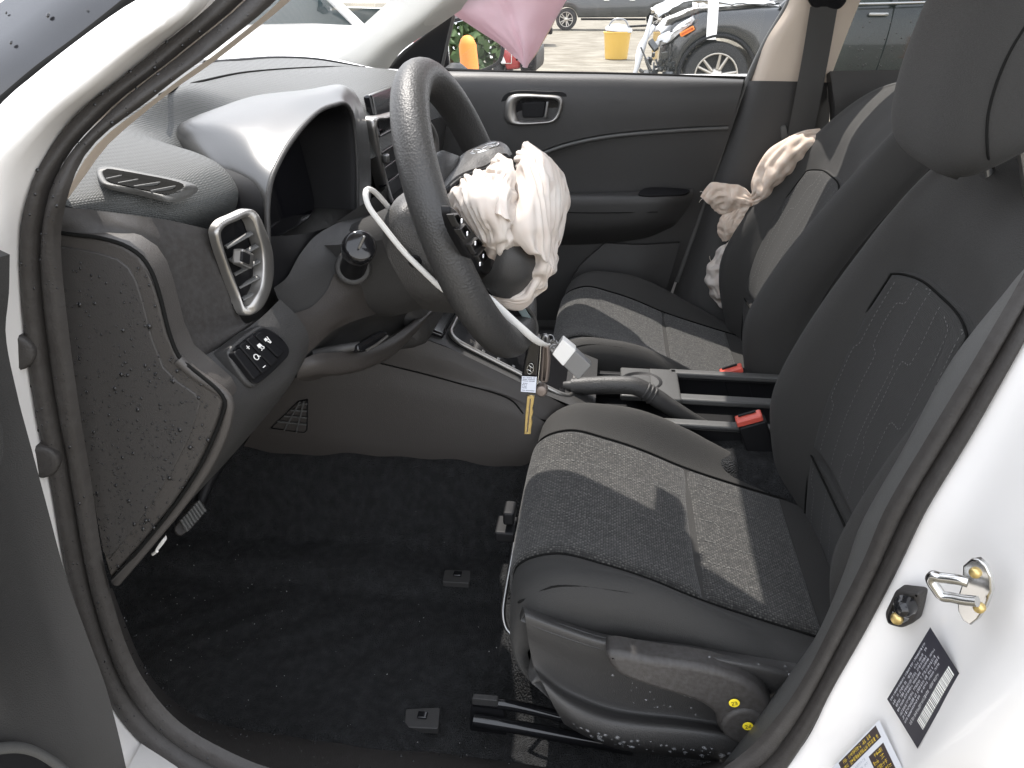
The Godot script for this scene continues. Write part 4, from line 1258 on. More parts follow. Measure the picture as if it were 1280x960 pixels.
func switch_panel(t: Node3D) -> void:
	var o := [v(-0.352,0.9008,0.6624), v(-0.344,0.9037,0.6093), v(-0.341,0.8985,0.5982), v(-0.33,0.8855,0.5915), v(-0.325,0.8685,0.5856), v(-0.325,0.8622,0.5922), v(-0.334,0.8576,0.6527), v(-0.337,0.8625,0.6629), v(-0.344,0.878,0.6671), v(-0.351,0.8959,0.6663)]
	var f := part("switch_frame", plate(curve(o, 60, true), v(1, .15, .25), 0.02, 0.003), M.plastic, t)
	part("switch_bed", plate(curve(scaled_loop(o, 0.90, v(0.002, 0, 0)), 60, true), v(1, .15, .25), 0.01, 0.001), M.dark, f)
	# four switches side by side
	var corner := [v(-0.346,0.9011,0.6699), v(-0.338,0.9045,0.6191), v(-0.3215,0.8723,0.602), v(-0.331,0.8668,0.6638)]
	for k in 4:
		var f0 := k / 4.0 + 0.012
		var f1 := (k + 1) / 4.0 - 0.012
		var a: Vector3 = corner[0].lerp(corner[1], f0)
		var b: Vector3 = corner[0].lerp(corner[1], f1)
		var c: Vector3 = corner[3].lerp(corner[2], f1)
		var d: Vector3 = corner[3].lerp(corner[2], f0)
		var cut := 0.86 if k == 0 or k == 3 else 1.0
		var m := (a + b + c + d) / 4
		if cut < 1.0:
			var inner := (b + c) / 2 if k == 0 else (a + d) / 2
			a = a.lerp(inner, 0.10)
			b = b.lerp(inner, 0.10)
			c = c.lerp(inner, 0.10)
			d = d.lerp(inner, 0.10)
		var bn := part("switch_button", plate(rounded([a, b, c, d], 0.003), v(1, .15, .25), 0.008, 0.0015), M.dark, f)
		var ux := (b - a).normalized()
		var uy := (a - d).normalized()
		var s := Shape.new()
		m += v(0.0012, 0, 0)
		if k == 1:   # plus, lamp-dimmer wheel, minus
			for q in [[-0.013, 0], [0.013, 1]]:
				var p: Vector3 = m - uy * q[0]
				s.add(plate([p - ux * .0022 - uy * .0004, p + ux * .0022 - uy * .0004, p + ux * .0022 + uy * .0004, p - ux * .0022 + uy * .0004], Vector3.RIGHT, .0004, .0001))
				if q[1] == 0:
					s.add(plate([p - uy * .0022 - ux * .0004, p + uy * .0022 - ux * .0004, p + uy * .0022 + ux * .0004, p - uy * .0022 + ux * .0004], Vector3.RIGHT, .0005, .0001))
			var loop := []
			for q in 12:
				loop.append(m + ux * cos(TAU * q / 12) * 0.003 + uy * sin(TAU * q / 12) * 0.003)
			s.add(tube(loop, 0.0005, 5, 24, true))
			s.add(tube([m + ux * .002, m + ux * .0048 - uy * .002], 0.0005, 5))
		elif k == 2:   # car with skid marks
			m += uy * 0.006
			s.add(plate([m + ux * -.003 - uy * .001, m + ux * .003 - uy * .001, m + ux * .0022 + uy * .003, m + ux * -.0022 + uy * .003], Vector3.RIGHT, .0005, .0001))
			for q in [-0.0018, 0.0018]:
				s.add(tube([m + ux * q - uy * .0015, m + ux * (q + .0014) - uy * .003, m + ux * (q - .001) - uy * .0045], 0.0005, 5, 8))
		elif k == 3:   # leaving the lane
			m += uy * 0.006
			s.add(plate([m + ux * -.0034 + uy * .000, m + ux * .001 + uy * .000, m + ux * .0006 + uy * .0034, m + ux * -.0028 + uy * .0034], Vector3.RIGHT, .0005, .0001))
			s.add(tube([m + ux * .0026 + uy * .0036, m + ux * .001 - uy * .0044], 0.0005, 5))
			s.add(tube([m + ux * -.0012 - uy * .001, m + ux * -.0002 - uy * .0044], 0.0007, 5))
		if s.p.size():
			part("switch_symbol", s, M.white_plastic, bn)


func end_cap(t: Node3D) -> void:
	# the panel that closes the end of the dash, wet with rain
	var seam := [v(-0.471,1.0239,0.708), v(-0.4496,1.0219,0.708), v(-0.4268,1.0199,0.708), v(-0.4064,1.0143,0.708), v(-0.3934,1.005,0.708), v(-0.387,0.9918,0.708), v(-0.3842,0.9709,0.708), v(-0.3826,0.9332,0.708), v(-0.3774,0.9108,0.708), v(-0.3614,0.8949,0.708), v(-0.3465,0.8794,0.708), v(-0.3424,0.8681,0.708), v(-0.3483,0.8525,0.708), v(-0.3604,0.8291,0.708), v(-0.3817,0.7934,0.708), v(-0.4161,0.747,0.708), v(-0.4605,0.6947,0.708), v(-0.5096,0.6405,0.708), v(-0.5104,0.6666,0.708), v(-0.5,0.769,0.708), v(-0.4898,0.8603,0.708), v(-0.4792,0.9423,0.708), v(-0.4714,1.0021,0.708)]
	var cap := part("end_panel", plate(seam, v(.2, 0, 1), 0.03, 0.004), M.side_rim, t)
	var bed := [v(-0.4733,1.0124,0.7095), v(-0.4482,1.0098,0.7095), v(-0.4292,1.0069,0.7095), v(-0.4129,1.0019,0.7095), v(-0.4045,0.9944,0.7095), v(-0.4,0.9824,0.7095), v(-0.3984,0.9634,0.7095), v(-0.3974,0.9277,0.7095), v(-0.3926,0.9002,0.7095), v(-0.3816,0.8862,0.7095), v(-0.3674,0.8756,0.7095), v(-0.3637,0.8666,0.7095), v(-0.3697,0.8519,0.7095), v(-0.3826,0.8267,0.7095), v(-0.4078,0.7867,0.7095), v(-0.4422,0.7409,0.7095), v(-0.4785,0.6973,0.7095), v(-0.5035,0.6685,0.7095), v(-0.5082,0.6787,0.7095), v(-0.4987,0.77,0.7095), v(-0.4886,0.8612,0.7095), v(-0.478,0.943,0.7095), v(-0.4738,0.9953,0.7095)]
	part("panel_field", plate(bed, v(.2, 0, 1), 0.006, 0.0015), M.side_panel, cap)
	part("panel_gap", tube(moved([v(-0.471,1.0239,0.708), v(-0.4496,1.0219,0.708), v(-0.4268,1.0199,0.708), v(-0.4064,1.0143,0.708), v(-0.3934,1.005,0.708), v(-0.387,0.9918,0.708), v(-0.3842,0.9709,0.708), v(-0.3826,0.9332,0.708), v(-0.3774,0.9108,0.708), v(-0.3614,0.8949,0.708), v(-0.3465,0.8794,0.708), v(-0.3424,0.8681,0.708), v(-0.3483,0.8525,0.708), v(-0.3604,0.8291,0.708), v(-0.3817,0.7934,0.708), v(-0.4161,0.747,0.708), v(-0.4605,0.6947,0.708), v(-0.5096,0.6405,0.708)], v(.003, 0, .001)), 0.0018, 6, 90), M.seam, cap)
	var s := Shape.new()
	var flat := PackedVector2Array()
	for q in seam:
		flat.append(Vector2(q.x, q.y))
	var made := 0
	while made < 900:
		var x := lerpf(-0.52, -0.32, rng.randf())
		var y := lerpf(0.64, 1.0, 1.0 - pow(rng.randf(), 0.75))
		var small := rng.randf()
		if Geometry2D.is_point_in_polygon(Vector2(x, y), flat):
			var r := 0.0004 + 0.0009 * small * small * small
			if made < 34:
				r = 0.0016 + 0.0008 * rng.randf()
			s.add(drop(v(x, y, 0.7098), v(0, 0, 1), v(0, 1, 0), r))
			made += 1
	stuff(part("rain_drops", s, M.gloss, cap))


func center_stack(t: Node3D) -> void:
	var outer := [v(-0.365,1.0329,0.1039), v(-0.365,1.0348,0.0452), v(-0.365,1.0119,-0.1907), v(-0.365,0.9435,-0.3559), v(-0.365,0.8718,-0.3408), v(-0.365,0.8553,-0.1532), v(-0.365,0.8787,-0.0031), v(-0.365,0.9016,0.0481)]
	var inner := [v(-0.365,1.0261,0.0885), v(-0.365,1.0277,0.0378), v(-0.365,1.0066,-0.1766), v(-0.365,0.9462,-0.317), v(-0.365,0.884,-0.3035), v(-0.365,0.8695,-0.1306), v(-0.365,0.8879,-0.0055), v(-0.365,0.9036,0.0273)]
	var f := part("center_vent", ring(outer, inner, v(0.008, 0, 0.002), v(-0.02, 0, 0)), M.satin, t)
	part("throat", Shape.new().face(curve(moved(inner, v(-0.016, 0, 0)), 40, true), Vector3.RIGHT), M.dark, f)
	part("slat_knob", box(v(-0.352,0.9753,0.0802), v(0.010, 0.014, 0.010), 0.003), M.steel, f)
	for k in 4:
		var a := v(-0.365,1.0069,0.0806) + v(0, -0.026 * k, -0.004 * k)
		part("slat", box(a + v(0.0, 0, -0.045), v(0.014, 0.0035, 0.085), 0.001, Basis(Vector3.BACK, 0.3)), M.gloss, f)
	part("screen", box(v(-0.385, 1.03, -0.08), v(0.016, 0.07, 0.22), 0.006, Basis(Vector3.BACK, 0.15)), M.gloss, t)
	part("knee_bolster", box(v(-0.33, 0.80, 0.195), v(0.13, 0.17, 0.15), 0.03, Basis(Vector3.BACK, 0.2)), M.plastic, t)
	part("climate_panel", box(v(-0.345, 0.81, -0.03), v(0.14, 0.17, 0.27), 0.02, Basis(Vector3.BACK, 0.25)), M.gloss, t)


# ------------------------------------------------------------------------------------------------- console between the seats

func console() -> void:
	var t := thing("center_console", "dark center console with gear lever frame, trays and cup holder", "console", v(-0.1, 0.42, 0))
	part("side_panel", Shape.new().grid(sheet([
		[v(-0.533,0.6103,0.155), v(-0.4777,0.6211,0.145), v(-0.3785,0.6407,0.132), v(-0.2996,0.6229,0.13), v(-0.1757,0.5934,0.13), v(-0.1297,0.5697,0.13), v(-0.059,0.5235,0.13), v(0.0868,0.4286,0.12)],
		[v(-0.5833,0.5663,0.155), v(-0.4809,0.5781,0.15), v(-0.3799,0.5883,0.142), v(-0.2998,0.5766,0.14), v(-0.1749,0.56,0.138), v(-0.1289,0.5461,0.136), v(-0.0581,0.5021,0.135), v(0.0877,0.4148,0.125)],
		[v(-0.6162,0.4986,0.155), v(-0.4888,0.4943,0.155), v(-0.3859,0.4854,0.15), v(-0.3027,0.487,0.148), v(-0.1745,0.4837,0.146), v(-0.1276,0.4816,0.145), v(-0.0287,0.4744,0.14), v(0.0886,0.401,0.13)],
		[v(-0.6489,0.4524,0.15), v(-0.4959,0.4484,0.15), v(-0.3901,0.4397,0.148), v(-0.306,0.433,0.146), v(-0.1754,0.4335,0.144), v(-0.1277,0.4343,0.142), v(-0.0272,0.4325,0.14), v(0.0912,0.3661,0.13)]], 60, 24)), M.knee, t)
	part("far_side_panel", box(v(-0.33, 0.44, -0.135), v(0.85, 0.3, 0.02), 0.01, Basis(Vector3.BACK, -0.26)), M.plastic, t)
	part("upper_panel", Shape.new().grid(sheet([
		[v(-0.3558,0.7059,0.125), v(-0.3186,0.6919,0.122), v(-0.2512,0.667,0.118), v(-0.1897,0.6379,0.116), v(-0.1289,0.6068,0.114), v(-0.0757,0.5795,0.112), v(-0.0403,0.5586,0.11)],
		[v(-0.3665,0.675,0.13), v(-0.3092,0.6608,0.128), v(-0.2504,0.6466,0.126), v(-0.1888,0.6204,0.124), v(-0.1335,0.5904,0.122), v(-0.0888,0.5597,0.118), v(-0.049,0.5351,0.115)],
		[v(-0.3855,0.6418,0.132), v(-0.338,0.6338,0.132), v(-0.2993,0.6249,0.131), v(-0.2269,0.6077,0.131), v(-0.1755,0.5954,0.131), v(-0.1435,0.5819,0.131), v(-0.1155,0.5522,0.131)]], 50, 16)), M.knee, t)
	part("panel_seam", tube([v(-0.3782,0.6411,0.133), v(-0.2991,0.6239,0.132), v(-0.2268,0.6067,0.132), v(-0.1754,0.5944,0.132), v(-0.1434,0.5809,0.132), v(-0.1238,0.557,0.132)], 0.0014, 6, 50), M.seam, t)
	part("heel_vent", plate(rounded([v(-0.5204,0.5682,0.157), v(-0.5023,0.5725,0.157), v(-0.5099,0.5105,0.157), v(-0.5163,0.504,0.158), v(-0.579,0.5107,0.16)], 0.003), v(0, 0, 1), 0.006, 0.0015), M.dark, t)
	for k in 4:
		var a := v(-0.5207,0.5623,0.158).lerp(v(-0.5697,0.5201,0.161), k / 3.6)
		var b := v(-0.5029,0.565,0.158).lerp(v(-0.5106,0.5143,0.158), k / 3.6)
		part("vent_bar", tube([a, b], 0.0018, 6), M.grey_trim, t)
	for k in 2:
		part("vent_bar", tube([v(-0.515,0.5695,0.159).lerp(v(-0.5031,0.5719,0.159), k * 0.6), v(-0.5522,0.5093,0.16).lerp(v(-0.5272,0.5061,0.16), k * 0.9)], 0.0015, 6), M.grey_trim, t)
	# top: front pocket, gear gate with its frame
	var e := v(0.165, -0.083, 0).normalized()
	var up := v(-e.y, e.x, 0)
	var z1 := 0.118
	var z0 := -0.115
	var s := Shape.new()
	s.grid([[v(-0.36, 0.705, z1), v(-0.26, 0.672, z1), v(-0.085, 0.588, z1), v(0.0, 0.555, z1)], [v(-0.36, 0.705, z0), v(-0.26, 0.672, z0), v(-0.085, 0.588, z0), v(0.0, 0.555, z0)]])
	part("top_plate", s, M.plastic, t)
	part("front_pocket", box(v(-0.315, 0.695, 0.0), v(0.10, 0.012, 0.19), 0.005, Basis(Vector3.BACK, -0.36)), M.gloss, t)
	var frame := []
	for q in [[0.0, 0.095], [0.0, -0.055], [0.245, -0.055], [0.245, 0.095]]:
		frame.append(v(-0.262, 0.676, 0) + e * q[0] + v(0, 0, q[1]) + up * 0.004)
	var fr := part("gear_frame", tube(rounded(frame, 0.035, 6), 0.0045, 8, 90, true), M.satin, t)
	part("gear_gate", plate(rounded(frame, 0.035, 6), up, 0.01, 0.001), M.gloss, t)
	for k in 4:
		part("gate_mark", box(frame[0].lerp(frame[3], 0.28 + k * 0.12) + v(0, 0.003, -0.008), v(0.006, 0.002, 0.005), 0.0008, Basis(Vector3.BACK, -0.46)), M.steel, fr)
	part("gear_boot", lathe(v(-0.19, 0.64, 0.02), v(0.25, 1, 0), [Vector2(0.04, 0), Vector2(0.032, 0.02), Vector2(0.02, 0.045), Vector2(0.014, 0.06)], 20), M.plastic, t)
	part("gear_lever", tube([v(-0.20, 0.65, 0.02), v(-0.185, 0.72, 0.02), v(-0.165, 0.78, 0.02)], [0.012, 0.012, 0.02], 14), M.gloss, t)
	part("gear_arm", tube([v(-0.2294,0.6564,0.07), v(-0.2099,0.6375,0.06), v(-0.1535,0.6044,0.05), v(-0.0959,0.5869,0.04)], 0.010, 10, 20), M.plastic, t)
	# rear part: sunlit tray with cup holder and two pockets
	var y := 0.545
	part("tray_side", box(v(0.20, 0.48, 0.098), v(0.52, 0.11, 0.012), 0.004), M.dark, t)
	part("tray_side", box(v(0.20, 0.48, -0.098), v(0.52, 0.11, 0.012), 0.004), M.dark, t)
	part("tray_floor", box(v(0.2, 0.47, 0), v(0.52, 0.02, 0.19), 0.004), M.dark, t)
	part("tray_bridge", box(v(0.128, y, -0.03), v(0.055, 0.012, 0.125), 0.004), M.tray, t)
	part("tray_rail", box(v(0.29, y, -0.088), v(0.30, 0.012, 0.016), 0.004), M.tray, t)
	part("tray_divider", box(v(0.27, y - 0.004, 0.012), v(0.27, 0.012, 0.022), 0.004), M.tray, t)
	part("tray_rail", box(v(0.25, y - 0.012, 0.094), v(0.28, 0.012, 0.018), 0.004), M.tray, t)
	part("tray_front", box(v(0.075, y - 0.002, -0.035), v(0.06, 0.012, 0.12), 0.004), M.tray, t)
	part("cup_holder", lathe(v(0.085, y + 0.007, -0.035), Vector3.UP, [Vector2(0.0001, -0.004), Vector2(0.03, -0.004), Vector2(0.034, 0.0), Vector2(0.037, 0.001), Vector2(0.039, 0.0)], 28), M.dark, t)
	# handbrake
	var hb := part("handbrake", tube([v(-0.0451,0.5804,0.06), v(-0.0151,0.5822,0.06), v(0.0274,0.5864,0.06), v(0.0627,0.587,0.06), v(0.077,0.5831,0.06), v(0.0858,0.5789,0.06)], [0.0135, 0.0165, 0.0165, 0.0165, 0.0165, 0.0155], 16, 40), M.wheel, t)
	part("button", tube([v(-0.0594,0.5795,0.06), v(-0.0537,0.5799,0.06), v(-0.0422,0.5806,0.06)], [0.007, 0.009, 0.0095], 12, 8), M.plastic, hb)
	part("boot", tube([v(0.0814,0.5818,0.06), v(0.0993,0.5691,0.058), v(0.137,0.544,0.055), v(0.1751,0.5208,0.05), v(0.2106,0.5004,0.045)], [0.0155, 0.0165, 0.0145, 0.012, 0.011], 14, 30), M.plastic, hb)
	for k in 3:
		var a := v(0.0858,0.5789,0.06).lerp(v(0.0992,0.5701,0.06), k / 2.0)
		part("pleat", lathe(a, v(0.1364,0.5466,0.06) - v(0.0858,0.5789,0.06), [Vector2(0.0155, -0.0022), Vector2(0.018, 0), Vector2(0.0155, 0.0022)], 18), M.plastic, hb)


# ------------------------------------------------------------------------------------------------- passenger's door

func passenger_door() -> void:
	var t := thing("passenger_door", "closed black passenger door beyond the seats, with silver inner handle and window", "car door", v(-0.05, 0.3, -0.7))
	part("door_panel", slab(sheet([
		[v(-0.4659,1.052,-0.71), v(-0.2271,1.0469,-0.71), v(0.0629,1.0442,-0.71), v(0.311,1.0377,-0.71)],
		[v(-0.4533,0.9327,-0.672), v(-0.2223,0.9364,-0.672), v(0.0695,0.9411,-0.672), v(0.2937,0.9431,-0.685)],
		[v(-0.4523,0.7535,-0.675), v(-0.2218,0.7597,-0.675), v(0.0823,0.7679,-0.675), v(0.2495,0.7692,-0.69)],
		[v(-0.4571,0.6271,-0.67), v(-0.2207,0.6353,-0.67), v(0.0911,0.6461,-0.67), v(0.2187,0.6449,-0.69)],
		[v(-0.468,0.3973,-0.67), v(-0.2196,0.4094,-0.67), v(0.1073,0.4253,-0.67), v(0.1643,0.4201,-0.69)]], 30, 30), -0.04), M.plastic, t)
	part("upper_panel", slab(sheet([
		[v(-0.4658,1.0466,-0.708), v(-0.3256,1.0461,-0.708), v(-0.2269,1.0452,-0.708), v(-0.1292,1.0443,-0.708), v(-0.0134,1.0436,-0.708), v(0.1577,1.0399,-0.708), v(0.3072,1.0361,-0.708)],
		[v(-0.4548,1.0365,-0.675), v(-0.3205,1.036,-0.675), v(-0.2231,1.0352,-0.675), v(-0.1267,1.0344,-0.675), v(-0.0125,1.0338,-0.675), v(0.1561,1.032,-0.675), v(0.3028,1.0277,-0.682)],
		[v(-0.4466,1.0053,-0.658), v(-0.3187,1.003,-0.66), v(-0.221,1.0007,-0.658), v(-0.1247,1.0019,-0.658), v(-0.0105,0.9999,-0.657), v(0.1578,1.0019,-0.658), v(0.2978,0.9987,-0.672)],
		[v(-0.4411,0.897,-0.655), v(-0.3197,0.9088,-0.655), v(-0.22,0.9298,-0.652), v(-0.1229,0.9499,-0.652), v(-0.0084,0.9644,-0.652), v(0.1605,0.9703,-0.654), v(0.292,0.9703,-0.67)],
		[v(-0.4508,0.7054,-0.658), v(-0.3222,0.7855,-0.656), v(-0.2199,0.8415,-0.655), v(-0.1211,0.8844,-0.653), v(-0.0055,0.911,-0.653), v(0.1647,0.9284,-0.656), v(0.282,0.9336,-0.672)]], 50, 24), -0.018), M.plastic, t)
	part("panel_edge", tube([v(-0.408,0.725,-0.66), v(-0.3226,0.779,-0.658), v(-0.22,0.8335,-0.656), v(-0.121,0.8764,-0.655), v(-0.0051,0.9032,-0.655), v(0.1655,0.9207,-0.658), v(0.2791,0.9262,-0.672)], 0.0045, 8, 50), M.grey_trim, t)
	part("outer_skin", slab(sheet([[v(-0.48,1.03,-0.76), v(0.36,1.04,-0.77)], [v(-0.5,0.8,-0.86), v(0.3,0.8,-0.87)], [v(-0.5,0.3,-0.84), v(0.2,0.3,-0.85)]], 8, 10), 0.01), M.white_paint, t)
	# handle in its silver frame
	var outer := [v(-0.2557,0.9788,-0.655), v(-0.2459,0.9935,-0.655), v(-0.2245,0.9992,-0.655), v(-0.1628,0.9982,-0.655), v(-0.1243,0.995,-0.655), v(-0.1163,0.9843,-0.655), v(-0.1213,0.955,-0.655), v(-0.1325,0.9383,-0.655), v(-0.1537,0.9323,-0.655), v(-0.2302,0.9273,-0.655), v(-0.2519,0.9326,-0.655), v(-0.2597,0.9474,-0.655)]
	var inner := [v(-0.2283,0.9718,-0.655), v(-0.2206,0.9847,-0.655), v(-0.2051,0.9886,-0.655), v(-0.1626,0.9891,-0.655), v(-0.1337,0.9859,-0.655), v(-0.1277,0.9769,-0.655), v(-0.1329,0.9549,-0.655), v(-0.1423,0.9437,-0.655), v(-0.1578,0.9397,-0.655), v(-0.2086,0.937,-0.655), v(-0.2224,0.9405,-0.655), v(-0.2283,0.9534,-0.655)]
	var h := part("handle_frame", ring(outer, inner, v(0, 0, 0.014), v(0, 0, -0.02)), M.satin, t)
	part("handle_well", Shape.new().face(curve(moved(inner, v(0, 0, 0.002)), 40, true), Vector3.BACK), M.gloss, h)
	part("handle_lever", plate(rounded([v(-0.2159,0.9801,-0.648), v(-0.158,0.9827,-0.648), v(-0.1632,0.9461,-0.648), v(-0.2138,0.9453,-0.648)], 0.006), v(0, 0, 1), 0.01, 0.003), M.dark, h)
	part("lever_edge", box(v(-0.1558,0.9645,-0.648), v(0.007, 0.038, 0.008), 0.003, Basis(Vector3.BACK, -0.15)), M.steel, h)
	part("handle_hollow", plate(curve([v(-0.2675,0.9822,-0.656), v(-0.2518,1.0006,-0.656), v(-0.2208,1.0064,-0.656), v(-0.1592,1.0053,-0.656), v(-0.117,1.004,-0.656), v(-0.1031,0.988,-0.656), v(-0.1078,0.9551,-0.656), v(-0.1227,0.9327,-0.656), v(-0.1536,0.9229,-0.656), v(-0.2303,0.9159,-0.656), v(-0.26,0.9229,-0.656), v(-0.2697,0.9452,-0.656)], 50, true), v(0, 0, 1), 0.01, 0.002), M.dark, h)
	# armrest
	part("armrest", slab(sheet([
		[v(-0.2419,0.7644,-0.67), v(-0.1189,0.7636,-0.67), v(0.0023,0.7669,-0.67), v(0.1409,0.7766,-0.67), v(0.2115,0.7813,-0.675)],
		[v(-0.2333,0.7641,-0.6), v(-0.1143,0.7674,-0.6), v(0.0029,0.7706,-0.6), v(0.1377,0.7732,-0.605), v(0.2113,0.7708,-0.66)],
		[v(-0.2327,0.7335,-0.595), v(-0.1131,0.737,-0.595), v(0.0046,0.7405,-0.595), v(0.1305,0.7431,-0.6), v(0.2058,0.744,-0.655)],
		[v(-0.2339,0.6842,-0.605), v(-0.1124,0.6862,-0.605), v(0.0071,0.6921,-0.605), v(0.1147,0.7044,-0.61), v(0.1822,0.7029,-0.655)],
		[v(-0.2407,0.6288,-0.66), v(-0.1145,0.629,-0.66), v(-0.0007,0.6373,-0.66), v(0.1064,0.6557,-0.66), v(0.1694,0.6817,-0.672)]], 40, 24), -0.02), M.plastic, t)
	part("armrest_seam", tube([v(-0.2323,0.7302,-0.592), v(-0.1128,0.7318,-0.592), v(-0.0635,0.7313,-0.592), v(0.005,0.7331,-0.593), v(0.125,0.7377,-0.597)], 0.0012, 6, 30), M.seam, t)
	part("pull_pocket", plate(curve([v(0.0778,0.7778,-0.603), v(0.0918,0.7857,-0.64), v(0.1386,0.7878,-0.645), v(0.202,0.7815,-0.655), v(0.1937,0.7747,-0.64), v(0.1374,0.7771,-0.605)], 30, true), v(0, 1, .4), 0.004, 0.001), M.dark, t)
	part("map_pocket", slab(sheet([[v(0.0013,0.6408,-0.648), v(0.091,0.6398,-0.648), v(0.1922,0.6441,-0.66)], [v(-0.0694,0.5634,-0.64), v(0.0762,0.5584,-0.64), v(0.176,0.5558,-0.66)], [v(-0.1075,0.4267,-0.64), v(0.0423,0.434,-0.64), v(0.1491,0.4313,-0.66)]], 20, 12), -0.015), M.plastic, t)
	# window frame, mirror quarter and glass
	part("mirror_quarter", plate([v(-0.557,1.0503,-0.672), v(-0.5033,1.0939,-0.668), v(-0.4312,1.1398,-0.662), v(-0.3788,1.1706,-0.655), v(-0.4025,1.0983,-0.664), v(-0.4201,1.0443,-0.672)], v(0, 0, 1), 0.03, 0.004), M.dark, t)
	part("window_post", tube([v(-0.3757,1.1806,-0.66), v(-0.3995,1.1067,-0.67), v(-0.4198,1.0437,-0.68)], 0.006, 8, 20), M.grey_trim, t)
	part("sill_seal", tube([v(-0.4285,1.0419,-0.702), v(-0.1287,1.0412,-0.702), v(0.3102,1.0349,-0.702)], 0.005, 8, 20), M.seam, t)
	part("window_glass", Shape.new().grid(sheet([[v(-0.4503,1.0251,-0.725), v(0.3306,1.0188,-0.725)], [v(-0.32,1.12,-0.705), v(0.33,1.12,-0.705)], [v(-0.02,1.42,-0.6), v(0.36,1.42,-0.6)]], 6, 8)), M.clear, t)
	# outside mirror
	var mo := [v(-0.4396,1.1395,-0.93), v(-0.4241,1.1492,-0.93), v(-0.3808,1.1551,-0.93), v(-0.338,1.1437,-0.93), v(-0.3125,1.1148,-0.93), v(-0.3041,1.0815,-0.93), v(-0.3131,1.0496,-0.93), v(-0.3483,1.0332,-0.93), v(-0.3948,1.0267,-0.93), v(-0.4325,1.0284,-0.93), v(-0.4401,1.0647,-0.93)]
	var c := Vector3.ZERO
	for q in mo:
		c += q / mo.size()
	var nn := v(0.876, 0.05, 0.48).normalized()
	var flat := []
	for q in mo:                       # turn the outline into the plane that faces the driver
		var d: Vector3 = q - c
		flat.append(c + v(d.x * 0.8, d.y, -(d.x * 0.8 * nn.x + d.y * nn.y) / nn.z))
	var house := [flat, scaled_loop(flat, 1.12, nn * 0.004), scaled_loop(flat, 1.16, nn * -0.02), scaled_loop(flat, 1.05, nn * -0.06), scaled_loop(flat, 0.6, nn * -0.09), scaled_loop(flat, 0.05, nn * -0.1)]
	var hs := part("mirror_housing", loft(house, 40), M.dark, t)
	part("mirror_glass", plate(curve(moved(flat, nn * 0.001), 40, true), nn, 0.004, 0.001), M.mirror, hs)
	part("mirror_foot", tube([c + v(-0.02, -0.09, 0.03), v(-0.40, 1.03, -0.78), v(-0.40, 1.02, -0.72)], 0.03, 10, 12), M.dark, t)


# ------------------------------------------------------------------------------------------------- seats

func on(g: Array, u: float, w: float) -> Vector3:   # a point of a grid at u, w from 0 to 1
	var nv := g.size()
	var nu: int = g[0].size()
	var x := clampf(u, 0, 1) * (nu - 1)
	var y := clampf(w, 0, 1) * (nv - 1)
	var a := mini(int(x), nu - 2)
	var b := mini(int(y), nv - 2)
	var p: Vector3 = g[b][a].lerp(g[b][a + 1], x - a)
	var q: Vector3 = g[b + 1][a].lerp(g[b + 1][a + 1], x - a)
	return p.lerp(q, y - b)


# rows of short stitches that wander over a grid
func stitches(g: Array, lines: Array, length: float) -> Shape:
	var s := Shape.new()
	var gap := 0.0062
	for l in lines:
		var c := curve(l, 160)
		var last := on(g, c[0].x, c[0].y)
		var run := 0.0
		for k in range(1, c.size()):
			var a := on(g, c[k].x, c[k].y)
			run += a.distance_to(last)
			if run > gap:
				run = 0.0
				var d := on(g, c[mini(k + 1, c.size() - 1)].x, c[mini(k + 1, c.size() - 1)].y) - last
				if d.length() < 1e-5:
					last = a
					continue
				d = d.normalized() * length
				var nn := (on(g, c[k].x + 0.02, c[k].y) - on(g, c[k].x - 0.02, c[k].y)).cross(on(g, c[k].x, c[k].y + 0.02) - on(g, c[k].x, c[k].y - 0.02)).normalized()
				var w := d.cross(nn).normalized() * 0.00075
				var top := a + nn * 0.0012
				s.face([top - d - w, top + d - w, top + d + w, top - d + w], nn)
			last = a
	return s


func wander(r: RandomNumberGenerator, count: int) -> Array:   # lines along the seat that kink now and then
	var out := []
	for k in count:
		var w := (k + 0.7) / float(count + 0.5)
		var u := 0.04
		var line := [v(0.04, w, 0)]
		var y := w
		while u < 0.9:
			u += 0.1 + 0.16 * r.randf()
			line.append(v(minf(u, 0.97), y, 0))
			if r.randf() < 0.45:
				u += 0.03
				y = clampf(w + (r.randf() - 0.5) * 0.14, 0.04, 0.96)
				line.append(v(minf(u, 0.97), y, 0))
		out.append(line)
	return out


